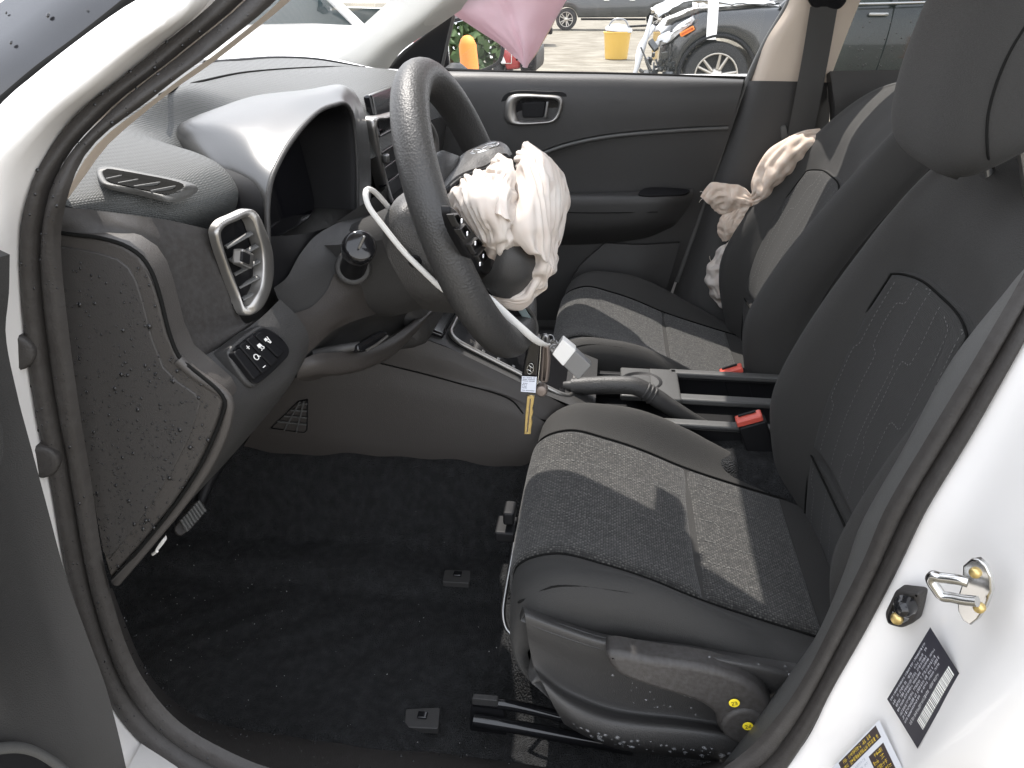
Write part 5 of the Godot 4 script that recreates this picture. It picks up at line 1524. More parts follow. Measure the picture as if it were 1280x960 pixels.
func seat(zc: float, driver: bool) -> void:
	var t := thing("car_seat", "driver's seat nearest the open doorway, grey woven cloth with plastic side cover and lever" if driver else "passenger seat beyond the handbrake, partly sunlit, with torn airbag cloth on its far edge", "car seat", v(0.15, 0.3, zc), "front seats of dark grey cloth")
	# cushion: lines from front to back, (x, y) at an offset z
	var side_low := [[-0.02, 0.42], [-0.06, 0.44], [-0.065, 0.47], [0.0, 0.47], [0.08, 0.465], [0.2, 0.44], [0.34, 0.40]]
	var side_up := [[-0.035, 0.40], [-0.075, 0.45], [-0.08, 0.515], [-0.035, 0.552], [0.07, 0.547], [0.145, 0.525], [0.22, 0.495], [0.36, 0.43]]
	var crest := [[-0.04, 0.39], [-0.082, 0.44], [-0.092, 0.50], [-0.08, 0.553], [-0.035, 0.583], [0.03, 0.584], [0.085, 0.575], [0.145, 0.551], [0.22, 0.512], [0.36, 0.44]]
	var seam := [[-0.04, 0.39], [-0.085, 0.44], [-0.096, 0.49], [-0.088, 0.54], [-0.04, 0.563], [0.02, 0.552], [0.08, 0.534], [0.15, 0.506], [0.23, 0.481], [0.36, 0.445]]
	var mid := [[-0.04, 0.39], [-0.085, 0.44], [-0.098, 0.49], [-0.092, 0.535], [-0.04, 0.556], [0.03, 0.542], [0.09, 0.524], [0.15, 0.503], [0.23, 0.479], [0.36, 0.443]]
	var rows := []
	for q in [[side_low, -0.225], [side_up, -0.245], [crest, -0.226], [seam, -0.168], [mid, -0.08], [mid, 0.08], [seam, 0.150], [crest, 0.214], [side_up, 0.240], [side_low, 0.225]]:
		var line := []
		for p in q[0]:
			line.append(v(p[0], p[1], zc + q[1]))
		rows.append(line)
	var base := sheet(rows, 60, 70)
	base.reverse()
	part("cushion", Shape.new().grid(base), M.fabric, t)
	# woven middle of the cushion in two panels with a sunk seam between
	var r := RandomNumberGenerator.new()
	r.seed = 31 if driver else 32
	for half in 2:
		var prow := []
		for q in [[seam, 0.150], [mid, 0.08], [mid, -0.08], [seam, -0.166]]:
			var line := []
			for p in q[0]:
				line.append(v(p[0], p[1], zc + q[1]))
			var fine := curve(line, 240)
			var cut := []
			for p in fine:
				if (p.x < 0.155 if half == 0 else p.x >= 0.155) and not (p.x > 0.315) and not (p.y < 0.475 and p.x < 0):
					cut.append(p)
			prow.append(cut)
		var edge := SeamEdge.new()
		edge.kind = half
		var g := sheet(prow, 110, 70, edge)
		var p := part("seat_panel", Shape.new().grid(g), M.insert, t)
		stuff(part("stitching", stitches(g, wander(r, 6), 0.0019), M.stitch, p))
	for o in [[seam, 0.152], [seam, -0.168]]:
		var line := []
		for p in o[0].slice(2, 10):
			line.append(v(p[0], p[1] + 0.0015, zc + o[1]))
		part("seam", tube(line, 0.0016, 6, 60), M.seam, t)
	for o in [0.226, -0.238]:
		var line := []
		for p in crest.slice(3, 10):
			line.append(v(p[0], p[1] - 0.008, zc + o))
		part("piping", tube(line, 0.0016, 6, 60), M.seam, t)

	# backrest: closed sections from the bottom up; [height along, x of bolster front, y, half width]
	var st := [[0.345, 0.395], [0.315, 0.47], [0.293, 0.545], [0.282, 0.61], [0.288, 0.665], [0.319, 0.76], [0.368, 0.876], [0.402, 0.95], [0.428, 1.0], [0.452, 1.032]]
	var inner_x := [0.375, 0.366, 0.360, 0.362, 0.368, 0.388, 0.418, 0.438, 0.455, 0.47]
	var shrink := [1.0, 1.0, 1.0, 1.0, 1.0, 0.98, 0.93, 0.87, 0.78, 0.66]
	var loops := []
	for k in st.size():
		var xb: float = st[k][0]
		var y: float = st[k][1]
		var xi: float = lerpf(inner_x[k], xb + 0.012, smoothstep(0.86, 0.99, y))
		var f: float = shrink[k]
		var half_ring := [[xi, 0.0], [xi, 0.06], [xi - 0.004, 0.115], [xi - (xi - xb) * 0.42, 0.152], [xb + 0.006, 0.18], [xb, 0.205], [xb + 0.010, 0.228], [xb + 0.045, 0.246], [xb + 0.09, 0.243], [xb + 0.13, 0.20], [xb + 0.14, 0.10]]
		var loop := []
		for q in half_ring:
			loop.append(v(q[0], y + (q[0] - xb) * 0.25, zc + q[1] * f))
		loop.append(v(xb + 0.142, y + 0.035, zc))
		for q in range(half_ring.size() - 1, 0, -1):
			loop.append(v(half_ring[q][0], y + (half_ring[q][0] - xb) * 0.25, zc - half_ring[q][1] * f))
		loops.append(loop)
	loops.append(scaled_loop(loops[-1], 0.75, v(0.006, 0.012, 0)))
	loops.append(scaled_loop(loops[-1], 0.05, v(0.0, 0.004, 0)))
	part("backrest", Shape.new().grid(sheet(lean(loops, driver), 110, 80, null, true), true), M.fabric, t)
	# woven panels of the backrest
	for half in 2:
		var prow := []
		for k in range(0, 8):
			if half == 0 and (k > 2) or half == 1 and (k < 2):
				continue
			var y: float = st[k][1]
			if half == 1 and k == 2:
				y = 0.556
			if half == 0 and k == 2:
				y = 0.55
			if k == 7:
				continue
			var xi: float = inner_x[k]
			var f := 1.0 if k < 6 else 0.86
			if k == 6:
				y = 0.872
				xi = 0.413
			var line := []
			for o in [-0.150, -0.125, -0.07, 0.0, 0.07, 0.115, 0.132]:
				var dx: float = -0.016 * pow(absf(o) / 0.15, 4.0)
				line.append(v(xi + dx - 0.001, y + 0.012 - (0.016 * pow(absf(o) / 0.15, 3.0) if k == 6 else 0.0), zc + o * f))
			prow.append(line)
		var edge := SeamEdge.new()
		edge.kind = 2
		edge.high = 0.008
		edge.deep = 0.014
		edge.sharp = 200.0
		edge.sign_ = 1.0
		var g := sheet(lean(prow, driver), 70, 70, edge)
		var tr := []
		for k in range(g[0].size() - 1, -1, -1):
			var col := []
			for j in g.size():
				col.append(g[j][k])
			tr.append(col)
		var hem := []
		for k in range(2, tr[0].size() - 1, 3):
			hem.append(tr[1][k] + v(-0.002, 0, 0))
		if half == 1:
			for j in range(3, tr.size() - 2, 4):
				hem.append(tr[j][tr[0].size() - 2] + v(-0.002, 0, 0))
		for k in range(tr[0].size() - 2, 1, -3):
			hem.append(tr[tr.size() - 2][k] + v(-0.002, 0, 0))
		part("seam", tube(hem, 0.0016, 6, 120), M.seam, t)
		var p := part("backrest_panel", Shape.new().grid(tr), M.insert_back, t)
		stuff(part("stitching", stitches(tr, wander(r, 6), 0.0019), M.stitch, p))
	if driver:
		headrest(t, zc)
		seat_side(t)
	else:
		part("side_cover", box(v(0.12, 0.42, zc + 0.225), v(0.42, 0.09, 0.03), 0.02, Basis(Vector3.BACK, -0.06)), M.dark, t)
	# runners under the seat
	for s in [-0.2, 0.2]:
		part("runner", box(v(0.16, 0.335, zc + s * 0.92), v(0.36, 0.03, 0.045), 0.006, Basis(Vector3.BACK, -0.05)), M.dark, t)
	part("seat_frame", box(v(0.13, 0.40, zc), v(0.34, 0.06, 0.40), 0.01, Basis(Vector3.BACK, -0.08)), M.dark, t)


func headrest(t: Node3D, zc: float) -> void:
	var hl := []
	for q in [[0.0, 0.10, 0.02, 0.92], [0.012, 0.75, 0.55, 0.4], [0.03, 0.94, 0.86, 0.2], [0.07, 1.0, 1.0, 0.0], [0.13, 1.0, 1.0, -0.05], [0.175, 0.95, 0.92, 0.0], [0.20, 0.8, 0.7, 0.1], [0.212, 0.4, 0.3, 0.3], [0.215, 0.02, 0.02, 0.3]]:
		var loop := []
		var hx: float = 0.052 * q[2] + 0.003
		var hz: float = 0.132 * q[1]
		var y: float = 1.038 + q[0]
		var x: float = 0.385 + q[0] * 0.16 + 0.01 * q[3]
		for a in 24:
			var an := TAU * a / 24
			var cx := signf(cos(an)) * pow(absf(cos(an)), 0.7)
			var cz := signf(sin(an)) * pow(absf(sin(an)), 0.62)
			loop.append(v(x + cx * hx * 1.25, y + 0.012 + (cx * 0.030 - cz * cz * signf(cz) * 0.008) * clampf(1.0 - q[0] / 0.13, 0.0, 1.0), zc + cz * hz))
		hl.append(loop)
	part("headrest", Shape.new().grid(sheet(hl, 60, 50, null, true), true), M.fabric, t)
	var hs := []
	for q in [[0.012, 0.385], [0.03, 0.365], [0.07, 0.352], [0.12, 0.352], [0.17, 0.368], [0.2, 0.39]]:
		hs.append(v(q[1] - 0.004 + q[0] * 0.1, 1.038 + q[0], zc + 0.122 - (0.02 if q[0] < 0.02 or q[0] > 0.19 else 0.0)))
	part("headrest_seam", tube(hs, 0.0014, 6, 40), M.seam, t)
	for s in [-0.05, 0.05]:
		part("headrest_post", tube([v(0.46, 0.99, zc + s), v(0.43, 1.06, zc + s)], 0.006, 10), M.steel, t)


func lean(rows: Array, driver: bool) -> Array:   # the passenger backrest is let down a little further
	if driver:
		return rows
	var out := []
	for r in rows:
		var row := []
		for p in r:
			row.append(p + v(0.4 * pow(maxf(0.0, p.y - 0.55), 2.0), 0, 0))
		out.append(row)
	return out


func seat_side(t: Node3D) -> void:
	var rows := [
		[v(-0.0725,0.5526,0.6), v(-0.0376,0.5409,0.602), v(0.0317,0.5231,0.604), v(0.123,0.519,0.604), v(0.1819,0.5123,0.604), v(0.2314,0.506,0.603), v(0.2669,0.4985,0.6), v(0.2986,0.4763,0.59)],
		[v(-0.0683,0.561,0.622), v(-0.036,0.5514,0.626), v(0.0313,0.533,0.628), v(0.1198,0.5298,0.63), v(0.177,0.5234,0.63), v(0.2257,0.5138,0.628), v(0.2658,0.4953,0.62), v(0.3002,0.4543,0.6)],
		[v(-0.0662,0.544,0.622), v(-0.0339,0.5278,0.622), v(0.0326,0.5091,0.623), v(0.1225,0.5074,0.625), v(0.1805,0.5009,0.625), v(0.2304,0.4872,0.624), v(0.2658,0.4637,0.615), v(0.2958,0.4264,0.6)],
		[v(-0.0641,0.5053,0.612), v(-0.0279,0.4782,0.608), v(0.0386,0.4524,0.606), v(0.1295,0.4506,0.608), v(0.1894,0.4475,0.61), v(0.2353,0.4386,0.612), v(0.2655,0.4269,0.61), v(0.289,0.4003,0.6)],
		[v(-0.0568,0.4666,0.612), v(-0.0196,0.4303,0.608), v(0.0444,0.4032,0.606), v(0.1344,0.4014,0.608), v(0.1956,0.3986,0.61), v(0.2365,0.3986,0.612), v(0.2617,0.3914,0.61), v(0.2815,0.3705,0.6)],
		[v(-0.0474,0.4648,0.628), v(-0.0115,0.4363,0.632), v(0.044,0.4125,0.632), v(0.1312,0.4124,0.634), v(0.1908,0.41,0.635), v(0.2269,0.4059,0.634), v(0.2522,0.3978,0.63), v(0.2751,0.3676,0.61)],
		[v(-0.0307,0.4304,0.634), v(0.0016,0.4088,0.64), v(0.0512,0.3894,0.64), v(0.1334,0.3864,0.64), v(0.1932,0.3858,0.64), v(0.2241,0.3864,0.64), v(0.2493,0.3797,0.635), v(0.2738,0.3453,0.61)],
		[v(-0.0174,0.3835,0.62), v(0.0136,0.3633,0.62), v(0.0599,0.3467,0.62), v(0.1391,0.3443,0.62), v(0.2012,0.3438,0.62), v(0.2331,0.3459,0.62), v(0.2593,0.3391,0.615), v(0.2799,0.3197,0.6)]]
	var cover := part("side_cover", slab(sheet(rows, 60, 50), -0.012), M.plastic, t)
	# height lever with the recline knob at its root
	var lv := part("height_lever", plate(curve([v(0.027,0.5341,0.648), v(0.033,0.5385,0.648), v(0.0474,0.5379,0.648), v(0.0808,0.5335,0.648), v(0.1369,0.5297,0.648), v(0.176,0.5188,0.648), v(0.2019,0.5023,0.648), v(0.2185,0.4791,0.648), v(0.2228,0.4615,0.648), v(0.2197,0.4398,0.648), v(0.2048,0.4159,0.648), v(0.181,0.415,0.648), v(0.1639,0.4342,0.648), v(0.1579,0.4547,0.648), v(0.1496,0.4641,0.648), v(0.134,0.4737,0.648), v(0.0891,0.4869,0.648), v(0.0564,0.4978,0.648), v(0.0374,0.5105,0.648)], 90, true), v(0, .1, 1), 0.028, 0.009, 5), M.dash_end, t)
	part("recline_knob", lathe(v(0.1919,0.4467,0.646), v(0, .06, 1), [Vector2(0.0001, 0.007), Vector2(0.02, 0.007), Vector2(0.0245, 0.006), Vector2(0.0265, 0.003), Vector2(0.027, 0.0)], 32), M.dash_end, lv)
	var r := RandomNumberGenerator.new()
	for q in [[v(0.1757,0.4829,0.651), "2", "3"], [v(0.194,0.4537,0.656), "2", "4"]]:
		var dot := part("number_sticker", lathe(q[0], v(0, .06, 1), [Vector2(0.0001, 0.0006), Vector2(0.0055, 0.0006), Vector2(0.0061, 0.0)], 24), M.yellow, lv, "round yellow sticker with a two-figure number")
		var tm := TextMesh.new()
		tm.text = q[1] + q[2]
		var sf := SystemFont.new()
		sf.font_names = PackedStringArray(["Droid Sans"])
		tm.font = sf
		tm.font_size = 16
		tm.pixel_size = 0.00042
		tm.depth = 0.0003
		tm.material = M.ink
		var o := MeshInstance3D.new()
		o.name = "figures"
		o.mesh = tm
		dot.add_child(o, true)
		o.position = q[0] + v(0, 0, 0.0009)
		o.rotation = v(0, 0, 0.35)
	# rain on the cover
	var s := Shape.new()
	var g := sheet(rows, 60, 50)
	for k in 190:
		var u := rng.randf()
		var w := 0.80 + 0.12 * rng.randf()
		var rr := 0.001 + 0.0022 * pow(rng.randf(), 2.0)
		if k > 60:
			w = 0.05 + 0.18 * rng.randf() if k > 130 else 0.35 + 0.3 * rng.randf()
			u = 0.3 + 0.65 * rng.randf()
			rr *= 0.55
		else:
			u = 0.08 + 0.62 * u
		s.add(drop(on(g, u, w), v(0, 0.15, 1), v(1, -.1, 0), rr))
	stuff(part("rain_drops", s, M.water, cover))
	# rail end, tubes and front adjusting bar
	part("rail", tube([v(-0.144,0.3387,0.56), v(-0.0909,0.3369,0.56), v(-0.0248,0.3246,0.56), v(0.041,0.3124,0.56)], 0.0075, 10, 16), M.gloss, t)
	part("rail", tube([v(-0.141,0.3252,0.58), v(-0.0884,0.3205,0.58), v(-0.0069,0.3109,0.58), v(0.0743,0.2951,0.575)], 0.009, 10, 16), M.gloss, t)
	part("rail_bracket", plate(rounded([v(-0.1476,0.3377,0.565), v(-0.1023,0.338,0.565), v(-0.0957,0.2944,0.575), v(-0.148,0.2961,0.575)], 0.004), v(0, .6, .8), 0.012, 0.002), M.dark, t)
	part("rail_clip", plate(rounded([v(-0.1446,0.3523,0.568), v(-0.1095,0.3526,0.568), v(-0.1096,0.3404,0.568), v(-0.1448,0.34,0.568)], 0.002), v(0, .6, .8), 0.008, 0.001), M.plastic, t)
	part("slide_bar", tube([v(-0.1047,0.5148,0.4), v(-0.1069,0.4869,0.42), v(-0.1123,0.447,0.46), v(-0.1132,0.4266,0.48), v(-0.1074,0.4085,0.49), v(-0.0926,0.4005,0.5), v(-0.0724,0.395,0.51)], 0.0032, 8, 40), M.steel, t)
	part("front_latch", box(v(-0.114,0.5395,0.4), v(0.016, 0.022, 0.03), 0.004), M.dark, t)
	part("latch_foot", box(v(-0.1187,0.5106,0.4), v(0.03, 0.018, 0.04), 0.004), M.dark, t)


# ------------------------------------------------------------------------------------------------- steering wheel

const WHEEL := Vector3(-0.165, 0.964, 0.36)

func wheel_point(r: float, a: float, off := 0.0) -> Vector3:   # a = 0 at the top, 90 degrees towards the driver's door; off = along the column towards the driver
	var u := v(-sin(0.3626), cos(0.3626), 0)
	return WHEEL + u * (r * cos(a)) + v(0, 0, r * sin(a)) + v(cos(0.3626), sin(0.3626), 0) * off


func steering() -> void:
	var t := thing("steering_wheel", "black grained steering wheel with burst airbag, tilted before the driver's seat", "steering wheel", v(-0.165, 0.75, 0.36))
	var rim := []
	for k in 48:
		rim.append(wheel_point(0.167, TAU * k / 48))
	part("rim", tube(rim, 0.0215, 20, 120, true), M.wheel, t)
	# hub shell, spokes and the button pad on the near spoke
	var axis := wheel_point(0, 0, 1) - WHEEL
	part("hub", lathe(wheel_point(0.0, 0.0, -0.05), axis, [Vector2(0.001, 0.0), Vector2(0.06, 0.0), Vector2(0.078, 0.02), Vector2(0.082, 0.04), Vector2(0.07, 0.055), Vector2(0.001, 0.058)], 28), M.plastic, t)
	for a in [1.75, -1.75]:
		part("spoke", slab(sheet([[wheel_point(0.05, a - 0.55, 0.008), wheel_point(0.1, a - 0.28, 0.006), wheel_point(0.158, a - 0.22, 0.0)], [wheel_point(0.05, a, 0.016), wheel_point(0.1, a, 0.014), wheel_point(0.158, a, 0.006)], [wheel_point(0.05, a + 0.55, 0.008), wheel_point(0.1, a + 0.28, 0.006), wheel_point(0.158, a + 0.22, 0.0)]], 14, 12), 0.02), M.plastic, t)
	# pad of buttons
	var pad := part("button_pad", plate(curve([v(-0.138,1.0363,0.6304), v(-0.138,1.0239,0.5941), v(-0.138,0.9989,0.5414), v(-0.138,0.9669,0.4798), v(-0.138,0.9379,0.4244), v(-0.138,0.9088,0.3811), v(-0.138,0.8922,0.3683), v(-0.138,0.9013,0.4152), v(-0.138,0.9263,0.4734), v(-0.138,0.9594,0.5327), v(-0.138,0.9909,0.5829), v(-0.138,1.0175,0.6189)], 50, true), axis, 0.008, 0.003), M.dark, t)
	for o in [[v(-0.133,1.0322,0.6421), v(-0.133,1.0273,0.6162), v(-0.133,1.0131,0.5898), v(-0.133,1.0136,0.6146)], [v(-0.133,1.0104,0.611), v(-0.133,1.0088,0.5818), v(-0.133,0.9909,0.5478), v(-0.133,0.9918,0.58)], [v(-0.133,0.9808,0.5587), v(-0.133,0.9753,0.5095), v(-0.133,0.9569,0.4729), v(-0.133,0.9613,0.5269)], [v(-0.133,0.9566,0.517), v(-0.133,0.951,0.4617), v(-0.133,0.931,0.4329), v(-0.133,0.9345,0.481)]]:
		part("button", plate(rounded(o, 0.003), axis, 0.006, 0.0015), M.plastic, pad)
	var sy := Shape.new()
	for q in [v(-0.126,0.9862,0.5708), v(-0.126,0.9587,0.523), v(-0.126,0.9567,0.5445), v(-0.126,1.0259,0.6386), v(-0.126,1.0074,0.6129)]:
		sy.add(box(q, v(0.0012, 0.0036, 0.003), 0.0004))
	part("button_symbol", sy, M.paper, pad)
	# lower spoke with silver edging
	var low := part("lower_spoke", plate(rounded([v(-0.1388,0.867,0.4), v(-0.1219,0.8684,0.39), v(-0.0997,0.8476,0.36), v(-0.0876,0.8226,0.34), v(-0.0835,0.7999,0.335), v(-0.0876,0.7832,0.335), v(-0.1009,0.7926,0.345), v(-0.1188,0.8247,0.375)], 0.008), v(.9, .35, .2), 0.02, 0.004), M.gloss, t)
	part("spoke_trim", tube([v(-0.136,0.8668,0.405), v(-0.1185,0.8408,0.385), v(-0.1026,0.8138,0.36), v(-0.0881,0.7908,0.342), v(-0.0843,0.8011,0.338), v(-0.0884,0.8214,0.343), v(-0.0984,0.8451,0.362)], 0.0026, 8, 50), M.satin, low)
	part("spoke_face", plate(rounded([v(-0.1077,0.8429,0.372), v(-0.0969,0.8411,0.366), v(-0.0897,0.8215,0.352), v(-0.0888,0.81,0.349), v(-0.0967,0.817,0.356)], 0.003), v(.9, .35, .2), 0.004, 0.001), mat(rgb(0.22, 0.27, 0.27), 0.3), low)
	# torn pad cover folded up, with the maker's oval emblem
	var cover := sheet([
		[v(-0.1944,0.9987,0.4), v(-0.1922,1.0105,0.36), v(-0.1773,1.0255,0.33), v(-0.1582,1.0332,0.31), v(-0.1453,1.0358,0.3), v(-0.1344,1.0304,0.29), v(-0.1282,1.0205,0.29)],
		[v(-0.1822,1.006,0.44), v(-0.1765,1.0161,0.41), v(-0.1618,1.0263,0.385), v(-0.1484,1.0314,0.36), v(-0.1389,1.0347,0.345), v(-0.1301,1.0323,0.33), v(-0.1264,1.0248,0.32)],
		[v(-0.1772,1.0085,0.455), v(-0.168,1.0178,0.435), v(-0.1539,1.0221,0.41), v(-0.1428,1.0231,0.385), v(-0.1341,1.0279,0.365), v(-0.1274,1.0301,0.35), v(-0.1254,1.0256,0.335)]], 40, 16)
	var cv := part("pad_cover", slab(cover, 0.005), M.shroud, t)
	part("pad_edge", tube([v(-0.1789,1.0087,0.46), v(-0.1671,1.018,0.44), v(-0.153,1.0222,0.415), v(-0.142,1.0231,0.39), v(-0.1324,1.0279,0.37), v(-0.1262,1.0295,0.352), v(-0.1231,1.0267,0.33)], 0.003, 8, 40), M.dark, cv)
	var c := on(cover, 0.70, 0.40)
	var ex := (on(cover, 0.80, 0.36) - on(cover, 0.58, 0.46)).normalized()
	var nn := (on(cover, 0.75, 0.4) - on(cover, 0.65, 0.4)).cross(on(cover, 0.7, 0.5) - on(cover, 0.7, 0.3)).normalized()
	if nn.y < 0:
		nn = -nn
	var ey := nn.cross(ex)
	emblem(cv, c + nn * 0.004, ex * 0.021, ey * 0.014, nn)
	# flap of the pad below the bag
	part("pad_flap", slab(sheet([
		[v(-0.1138,0.9571,0.455), v(-0.1065,0.9583,0.455), v(-0.097,0.9507,0.45), v(-0.092,0.939,0.445), v(-0.0804,0.9301,0.43)],
		[v(-0.1187,0.9435,0.46), v(-0.1084,0.9426,0.462), v(-0.0961,0.9381,0.458), v(-0.0877,0.9322,0.45), v(-0.078,0.9259,0.435)],
		[v(-0.1256,0.9237,0.458), v(-0.114,0.9216,0.462), v(-0.1015,0.917,0.458), v(-0.0903,0.9138,0.45), v(-0.0815,0.9122,0.435)],
		[v(-0.1382,0.9053,0.445), v(-0.1274,0.8989,0.448), v(-0.1126,0.8945,0.445), v(-0.0982,0.8947,0.438), v(-0.0876,0.9003,0.43)],
		[v(-0.1267,0.8861,0.44), v(-0.119,0.8854,0.44), v(-0.1116,0.884,0.438), v(-0.1043,0.8843,0.435), v(-0.0952,0.89,0.43)]], 24, 24), 0.004), M.plastic, t)
	# column shroud, control stalk
	part("column_shroud", Shape.new().grid(sheet([
		[v(-0.2576,0.9493,0.445), v(-0.2554,0.9707,0.44), v(-0.2505,0.9834,0.43), v(-0.2453,0.9917,0.4), v(-0.2248,0.999,0.36), v(-0.2029,0.9912,0.32)],
		[v(-0.2525,0.94,0.452), v(-0.2428,0.9687,0.452), v(-0.2294,0.9858,0.445), v(-0.2185,0.9928,0.41), v(-0.2028,0.9939,0.37), v(-0.1856,0.9857,0.33)],
		[v(-0.2487,0.9267,0.452), v(-0.2293,0.9474,0.455), v(-0.211,0.9598,0.45), v(-0.1962,0.9663,0.43), v(-0.1781,0.9687,0.4), v(-0.1655,0.9671,0.36)],
		[v(-0.2397,0.9041,0.448), v(-0.2179,0.9122,0.452), v(-0.1942,0.9165,0.45), v(-0.1789,0.9185,0.43), v(-0.163,0.9229,0.41), v(-0.153,0.9244,0.38)],
		[v(-0.2318,0.8797,0.435), v(-0.2127,0.8803,0.44), v(-0.193,0.8812,0.44), v(-0.1753,0.8824,0.43), v(-0.159,0.8823,0.41), v(-0.1487,0.8829,0.38)],
		[v(-0.2256,0.848,0.4), v(-0.2081,0.8445,0.4), v(-0.1925,0.8442,0.4), v(-0.1738,0.8412,0.39), v(-0.1616,0.8374,0.37), v(-0.1486,0.8451,0.35)]], 40, 40)), M.shroud, t)
	part("shroud_far", Shape.new().grid(sheet([
		[v(-0.2576,0.9493,0.445), v(-0.2499,0.9254,0.448), v(-0.2331,0.8778,0.43), v(-0.2281,0.8441,0.39)],
		[v(-0.36,0.93,0.4), v(-0.35,0.87,0.4), v(-0.31,0.83,0.38), v(-0.28,0.82,0.36)],
		[v(-0.3,0.97,0.27), v(-0.3,0.87,0.26), v(-0.28,0.83,0.28), v(-0.27,0.82,0.3)]], 12, 10)), M.plastic, t)
	part("column", tube([v(-0.205, 0.94, 0.35), v(-0.30, 0.895, 0.345), v(-0.46, 0.82, 0.34)], 0.052, 16, 10), M.plastic, t)
	part("shroud_screw", lathe(v(-0.2173,0.9278,0.455), v(.2, 0, 1), [Vector2(0.0001, 0.0), Vector2(0.005, 0.001), Vector2(0.007, 0.002), Vector2(0.008, 0.0)], 16), M.dark, t)
	var stalk := part("control_stalk", tube([v(-0.2985,0.9111,0.44), v(-0.286,0.9293,0.465), v(-0.2732,0.949,0.485)], [0.016, 0.015, 0.0165], 16, 14), M.dark, t)
	part("stalk_collar", lathe(v(-0.2955,0.9157,0.448), v(.25, .25, 1), [Vector2(0.015, 0.002), Vector2(0.019, 0.003), Vector2(0.0215, 0.0), Vector2(0.0215, -0.006)], 24), M.plastic, stalk)
	part("stalk_knob", lathe(v(-0.2796,0.944,0.475), v(-0.2552,0.9706,0.52) - v(-0.2796,0.944,0.475), [Vector2(0.014, -0.004), Vector2(0.0185, 0.003), Vector2(0.0195, 0.014), Vector2(0.0185, 0.026), Vector2(0.015, 0.031), Vector2(0.0001, 0.032)], 24), M.gloss, stalk)
	part("stalk_mark", box(v(-0.2598,0.9664,0.515), v(0.003, 0.016, 0.003), 0.001, Basis(Vector3.BACK, -0.5)), M.steel, stalk)


# an oval ring with a leaning, curved letter H
func emblem(parent: Node3D, c: Vector3, ax: Vector3, ay: Vector3, nn: Vector3) -> void:
	var s := Shape.new()
	var loop := []
	for k in 32:
		loop.append(c + ax * cos(TAU * k / 32) + ay * sin(TAU * k / 32))
	var r := ay.length() * 0.11
	s.add(tube(loop, r, 8, 48, true))
	s.add(tube([c - ax * 0.62 - ay * 0.62, c - ax * 0.38, c - ax * 0.22 + ay * 0.80], [r * 0.9, r * 1.3, r * 0.8], 8, 14))
	s.add(tube([c + ax * 0.22 - ay * 0.80, c + ax * 0.38, c + ax * 0.62 + ay * 0.62], [r * 0.8, r * 1.3, r * 0.9], 8, 14))
	s.add(tube([c - ax * 0.34 - ay * 0.10, c + ax * 0.02, c + ax * 0.34 + ay * 0.10], r * 1.1, 8, 10))
	part("emblem", s, M.chrome, parent)


# ------------------------------------------------------------------------------------------------- cloth

func folds(seed_: int, amp: float, freq: float) -> Folds:
	var f := Folds.new()
	f.amp = -amp * 0.6
	f.turn = fmod(seed_ * 0.37, 1.2) - 0.5
	f.per = 20.0 + seed_ % 7 * 2.5
	f.a.seed = seed_
	f.a.noise_type = FastNoiseLite.TYPE_SIMPLEX_SMOOTH
	f.a.frequency = freq
	f.a.fractal_type = FastNoiseLite.FRACTAL_RIDGED
	f.a.fractal_octaves = 3
	f.a.domain_warp_enabled = true
	f.a.domain_warp_amplitude = 0.03
	f.a.domain_warp_frequency = 8.0
	f.b.seed = seed_ + 1
	f.b.frequency = freq * 0.5
	f.b.fractal_octaves = 2
	return f


